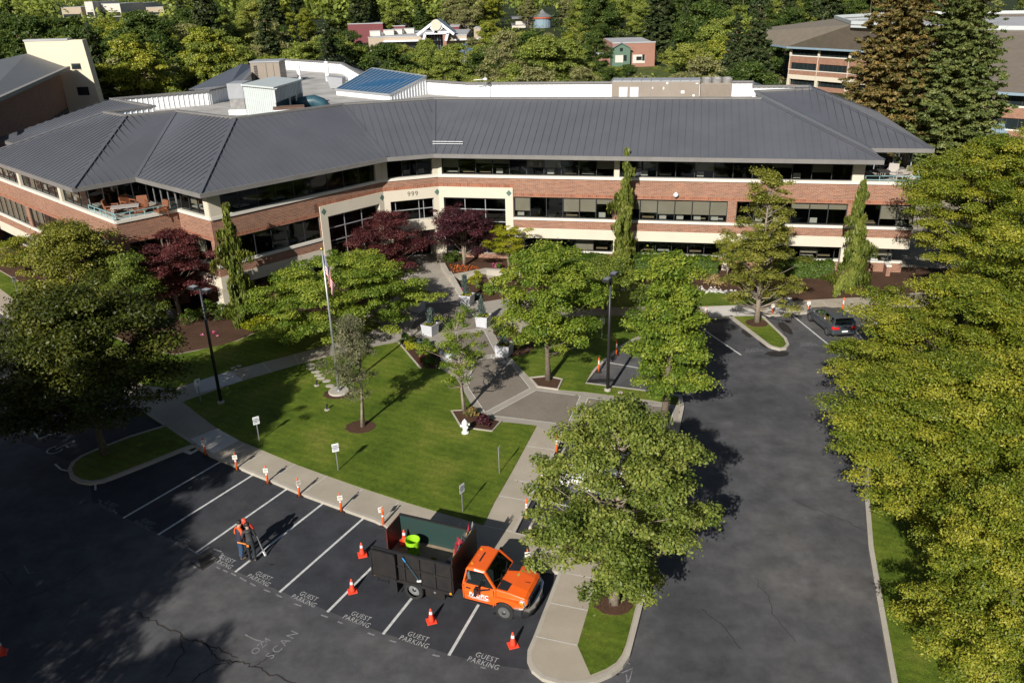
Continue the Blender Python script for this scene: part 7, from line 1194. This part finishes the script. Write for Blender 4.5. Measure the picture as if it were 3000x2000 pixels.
proto('dec', GR['dec'], H=13, R=5.2, z0=2, seed=81, leaf='bgmid', ls=.30, n=150, per=135, rc=1.1, prof='oval', limbs=30, lump=.45, inner=.45); proto('oli', GR['oli'], H=11, R=5.4, z0=1.2, seed=82, leaf='bgolive', ls=.28, n=170, per=120, rc=1.05, prof='round', bark='bark_pale', limbs=70, lump=.5, multi=3, inner=.45); proto('lime', GR['lime'], H=14, R=4.4, z0=2, seed=83, leaf='bgfresh', ls=.29, n=140, per=115, rc=1.0, prof='oval', limbs=20, lump=.35, inner=.45); proto('dark', GR['dark'], H=14, R=5.4, z0=1.6, seed=84, leaf='dkgreen', ls=.36, n=150, per=80, rc=1.2, prof='round', limbs=20, lump=.45, inner=.45); proto('pale', GR['pale'], H=12, R=4.6, z0=1.5, seed=85, leaf='bggrey', ls=.28, n=130, per=60, rc=.95, prof='oval', bark='bark_pale', limbs=90, multi=2, lump=.5, shell=.2)
BG['fir'] = conifer(dz, 19, 4.2, 86, 'conifer', .36, GR['fir'], 'conifer', 'dark firs', dens=.9, rc=1.0, name='fir_tree'); BG['pine'] = conifer(dz, 16, 3.8, 87, 'dkgreen', .34, GR['pine'], 'conifer', 'olive conifers', dens=.9, rc=1.0, name='fir_tree', upt=.4)
PROT = [(1090, 58, 1365, 112, 320), (1795, 108, 1925, 176, 238), (1495, 38, 1625, 92, 460), (170, -5, 485, 40, 880), (40, 105, 285, 300, 121), (2290, 66, 3005, 330, 175), (2715, 15, 3005, 66, 500), (1880, 195, 1940, 225, 236), (1010, 66, 1125, 88, 370)]
R3 = random.Random(5); cand = []
def put(y0, y1, sp, hs):
    y = y0
    while y < y1:
        hw = y * .70 + 12; x = -hw
        while x < hw: cand.append((x + R3.uniform(-.45, .45) * sp, y + R3.uniform(-.45, .45) * sp, hs)); x += sp
        y += sp
put(104, 175, 9.5, 1.0); put(175, 300, 15, 1.1); put(300, 540, 27, 1.35)
placed = []; kinds_ = []
for x, y, hs in cand:
    if y < 135 and -56 < x < 47: 
        if y < 101 + 0 * x or (x < -6 and y < 138 and x > -52): continue
    if x > 40 and y < 125: continue
    if y < 150 and x < -52 and y < 128: continue
    if -80 < x < 25 and 258 < y < 385: continue
    if F0[0] - 10 < x and F2[1] - 25 < y < F0[1] + 80: continue
    if 22 < x < 52 and 205 < y < 272: continue
    zone = math.sin(x * .021 + 1.3) + math.sin(y * .017 + x * .011); u = R3.random()
    px = PR((x, y, 5))[0]
    if px > 1750 and y > 150: k = R3.choice(['fir', 'dark', 'dark', 'dec', 'fir', 'oli'])
    elif y < 150 and 900 < px < 2100: k = R3.choice(['oli', 'oli', 'oli', 'pale', 'dec'])
    elif px < 300: k = R3.choice(['dark', 'pine', 'dec', 'dec', 'lime'])
    else: k = R3.choice(['dec', 'lime', 'oli', 'dark', 'pine', 'dec', 'fir', 'pale']) if zone > 0 else R3.choice(['dec', 'dark', 'oli', 'lime', 'fir'])
    s = hs * R3.uniform(.75, 1.2) * (.82 if y < 150 and 800 < px < 2150 else 1.0); H = {'dec': 13, 'oli': 11, 'lime': 14, 'dark': 14, 'pale': 12, 'fir': 19, 'pine': 16}[k] * s; rr = 5.2 * s
    if H > HC - 1 and y < 900: s *= (HC + 5) / H if k == 'fir' else 1
    (xa, yt), (xb, yb) = PR((x - rr, y, H)), PR((x + rr, y, 0))
    if xb < -30 or xa > 3030 or yb < 0: continue
    if any(xa < p[2] and xb > p[0] and yt < p[3] and yb > p[1] and y < p[4] for p in PROT):
        ok = False
        for fk in (.8, .62, .45, .3):
            (xa, yt), (xb, yb) = PR((x - rr * fk, y, H * fk)), PR((x + rr * fk, y, 0))
            if not any(xa < p[2] and xb > p[0] and yt < p[3] and yb > p[1] and y < p[4] for p in PROT): ok = True; break
        if not ok: continue
        s *= fk
    placed.append((y / s, x, y, s, k))
placed.sort(); used = set()
for _, x, y, s, k in placed[:292]:
    if k in used: o = copy_tree(BG[k])
    else: o = BG[k]; used.add(k)
    o.location = (x, y, -.1); o.rotation_euler = (0, 0, R3.uniform(0, 6.28)); o.scale = (s * R3.uniform(.9, 1.15), s * R3.uniform(.9, 1.15), s)
for k in BG:
    if k not in used: 
        for ch in list(BG[k].children): bpy.data.objects.remove(ch)
        bpy.data.objects.remove(BG[k])
print('trees', len(placed))
# scrub between the trees behind the building and the far wood, both without number
rs = np.random.RandomState(9); cl = []
for i in range(1500):
    y = 100 + 440 * rs.rand() ** 1.3; x = (rs.rand() * 2 - 1) * (y * .7 + 12)
    if (y < 140 and -58 < x < 46) or (x > 38 and y < 200) or (-80 < x < 25 and 250 < y < 385) or (20 < x < 60 and 195 < y < 272) or (x < -45 and y < 130): continue
    cl.append((x, y, .8 + 1.2 * rs.rand(), 1.6 + 2.2 * rs.rand()))
p, nn, s, ti = clump_leaves(cl, 34, .42, rs, .8, .7, .4); t = empty('undergrowth', (0, 0, 0), kind='stuff'); o = leaf_obj('foliage', p, nn, s, ti, LM['bgmid'], None, 1.6, 0, rs); bpy.data.objects.remove(t); o.name = 'undergrowth'; tag(o, kind='stuff')
cl = []
for i in range(5200):
    y = 430 + 2600 * rs.rand() ** 1.6; x = (rs.rand() * 2 - 1) * (y * .72 + 20); h = 7 + 9 * rs.rand()
    sx_, sy_ = PR((x, y, h))
    if y < 1010 and (150 < sx_ < 500 or 2690 < sx_ < 3050) and sy_ < 60: continue
    if y < 500 and (1470 < sx_ < 1640): continue
    cl.append((x, y, h, 4 + 4.5 * rs.rand()))
p, nn, s, ti = clump_leaves(cl, 42, 1.5, rs, .9, .6, .4); o = leaf_obj('far_wood', p, nn, s, np.clip(ti - .05, 0, 1), LM['bgmid'], None, 1.5, 0, rs); tag(o, kind='stuff')
# ------------------------------------------------------------------ light, sky, camera
SAZ, SEL = R(203), R(30.5)
sd = Vector((math.sin(SAZ) * math.cos(SEL), math.cos(SAZ) * math.cos(SEL), math.sin(SEL)))
sl = bpy.data.lights.new('sun', 'SUN'); sl.energy = 5.0; sl.angle = R(.5); sl.color = (1.0, .955, .885)
so = bpy.data.objects.new('sun', sl); COL.objects.link(so); so.rotation_euler = sd.to_track_quat('Z', 'Y').to_euler(); so.location = (-30, -60, 60)
w = bpy.data.worlds.new('World'); S.world = w; w.use_nodes = True; nt = w.node_tree
sky = nt.nodes.new('ShaderNodeTexSky'); sky.sky_type = 'NISHITA'; sky.sun_disc = False; sky.sun_elevation = SEL; sky.sun_rotation = SAZ
bg = nt.nodes['Background']; bg.inputs['Strength'].default_value = .046; nt.links.new(sky.outputs[0], bg.inputs['Color'])
cam = bpy.data.cameras.new('camera'); cam.sensor_fit = 'HORIZONTAL'; cam.sensor_width = 36; cam.lens = FPX / 3000 * 36; cam.clip_end = 9000; cam.clip_start = .5
co = bpy.data.objects.new('camera', cam); COL.objects.link(co)
co.matrix_world = Matrix(((CR.x, CU.x, -CF.x, 0), (CR.y, CU.y, -CF.y, 0), (CR.z, CU.z, -CF.z, HC), (0, 0, 0, 1))); S.camera = co
S.view_settings.view_transform = 'Standard'; S.view_settings.look = 'None'; S.view_settings.exposure = 0.38; S.view_settings.gamma = 1.0
S.cycles.max_bounces = 6; S.cycles.diffuse_bounces = 2; S.cycles.glossy_bounces = 3; S.cycles.transparent_max_bounces = 12; S.cycles.transmission_bounces = 4
S.cycles.use_denoising = True; S.cycles.caustics_reflective = False; S.cycles.caustics_refractive = False; S.cycles.use_adaptive_sampling = True; S.cycles.adaptive_threshold = .02
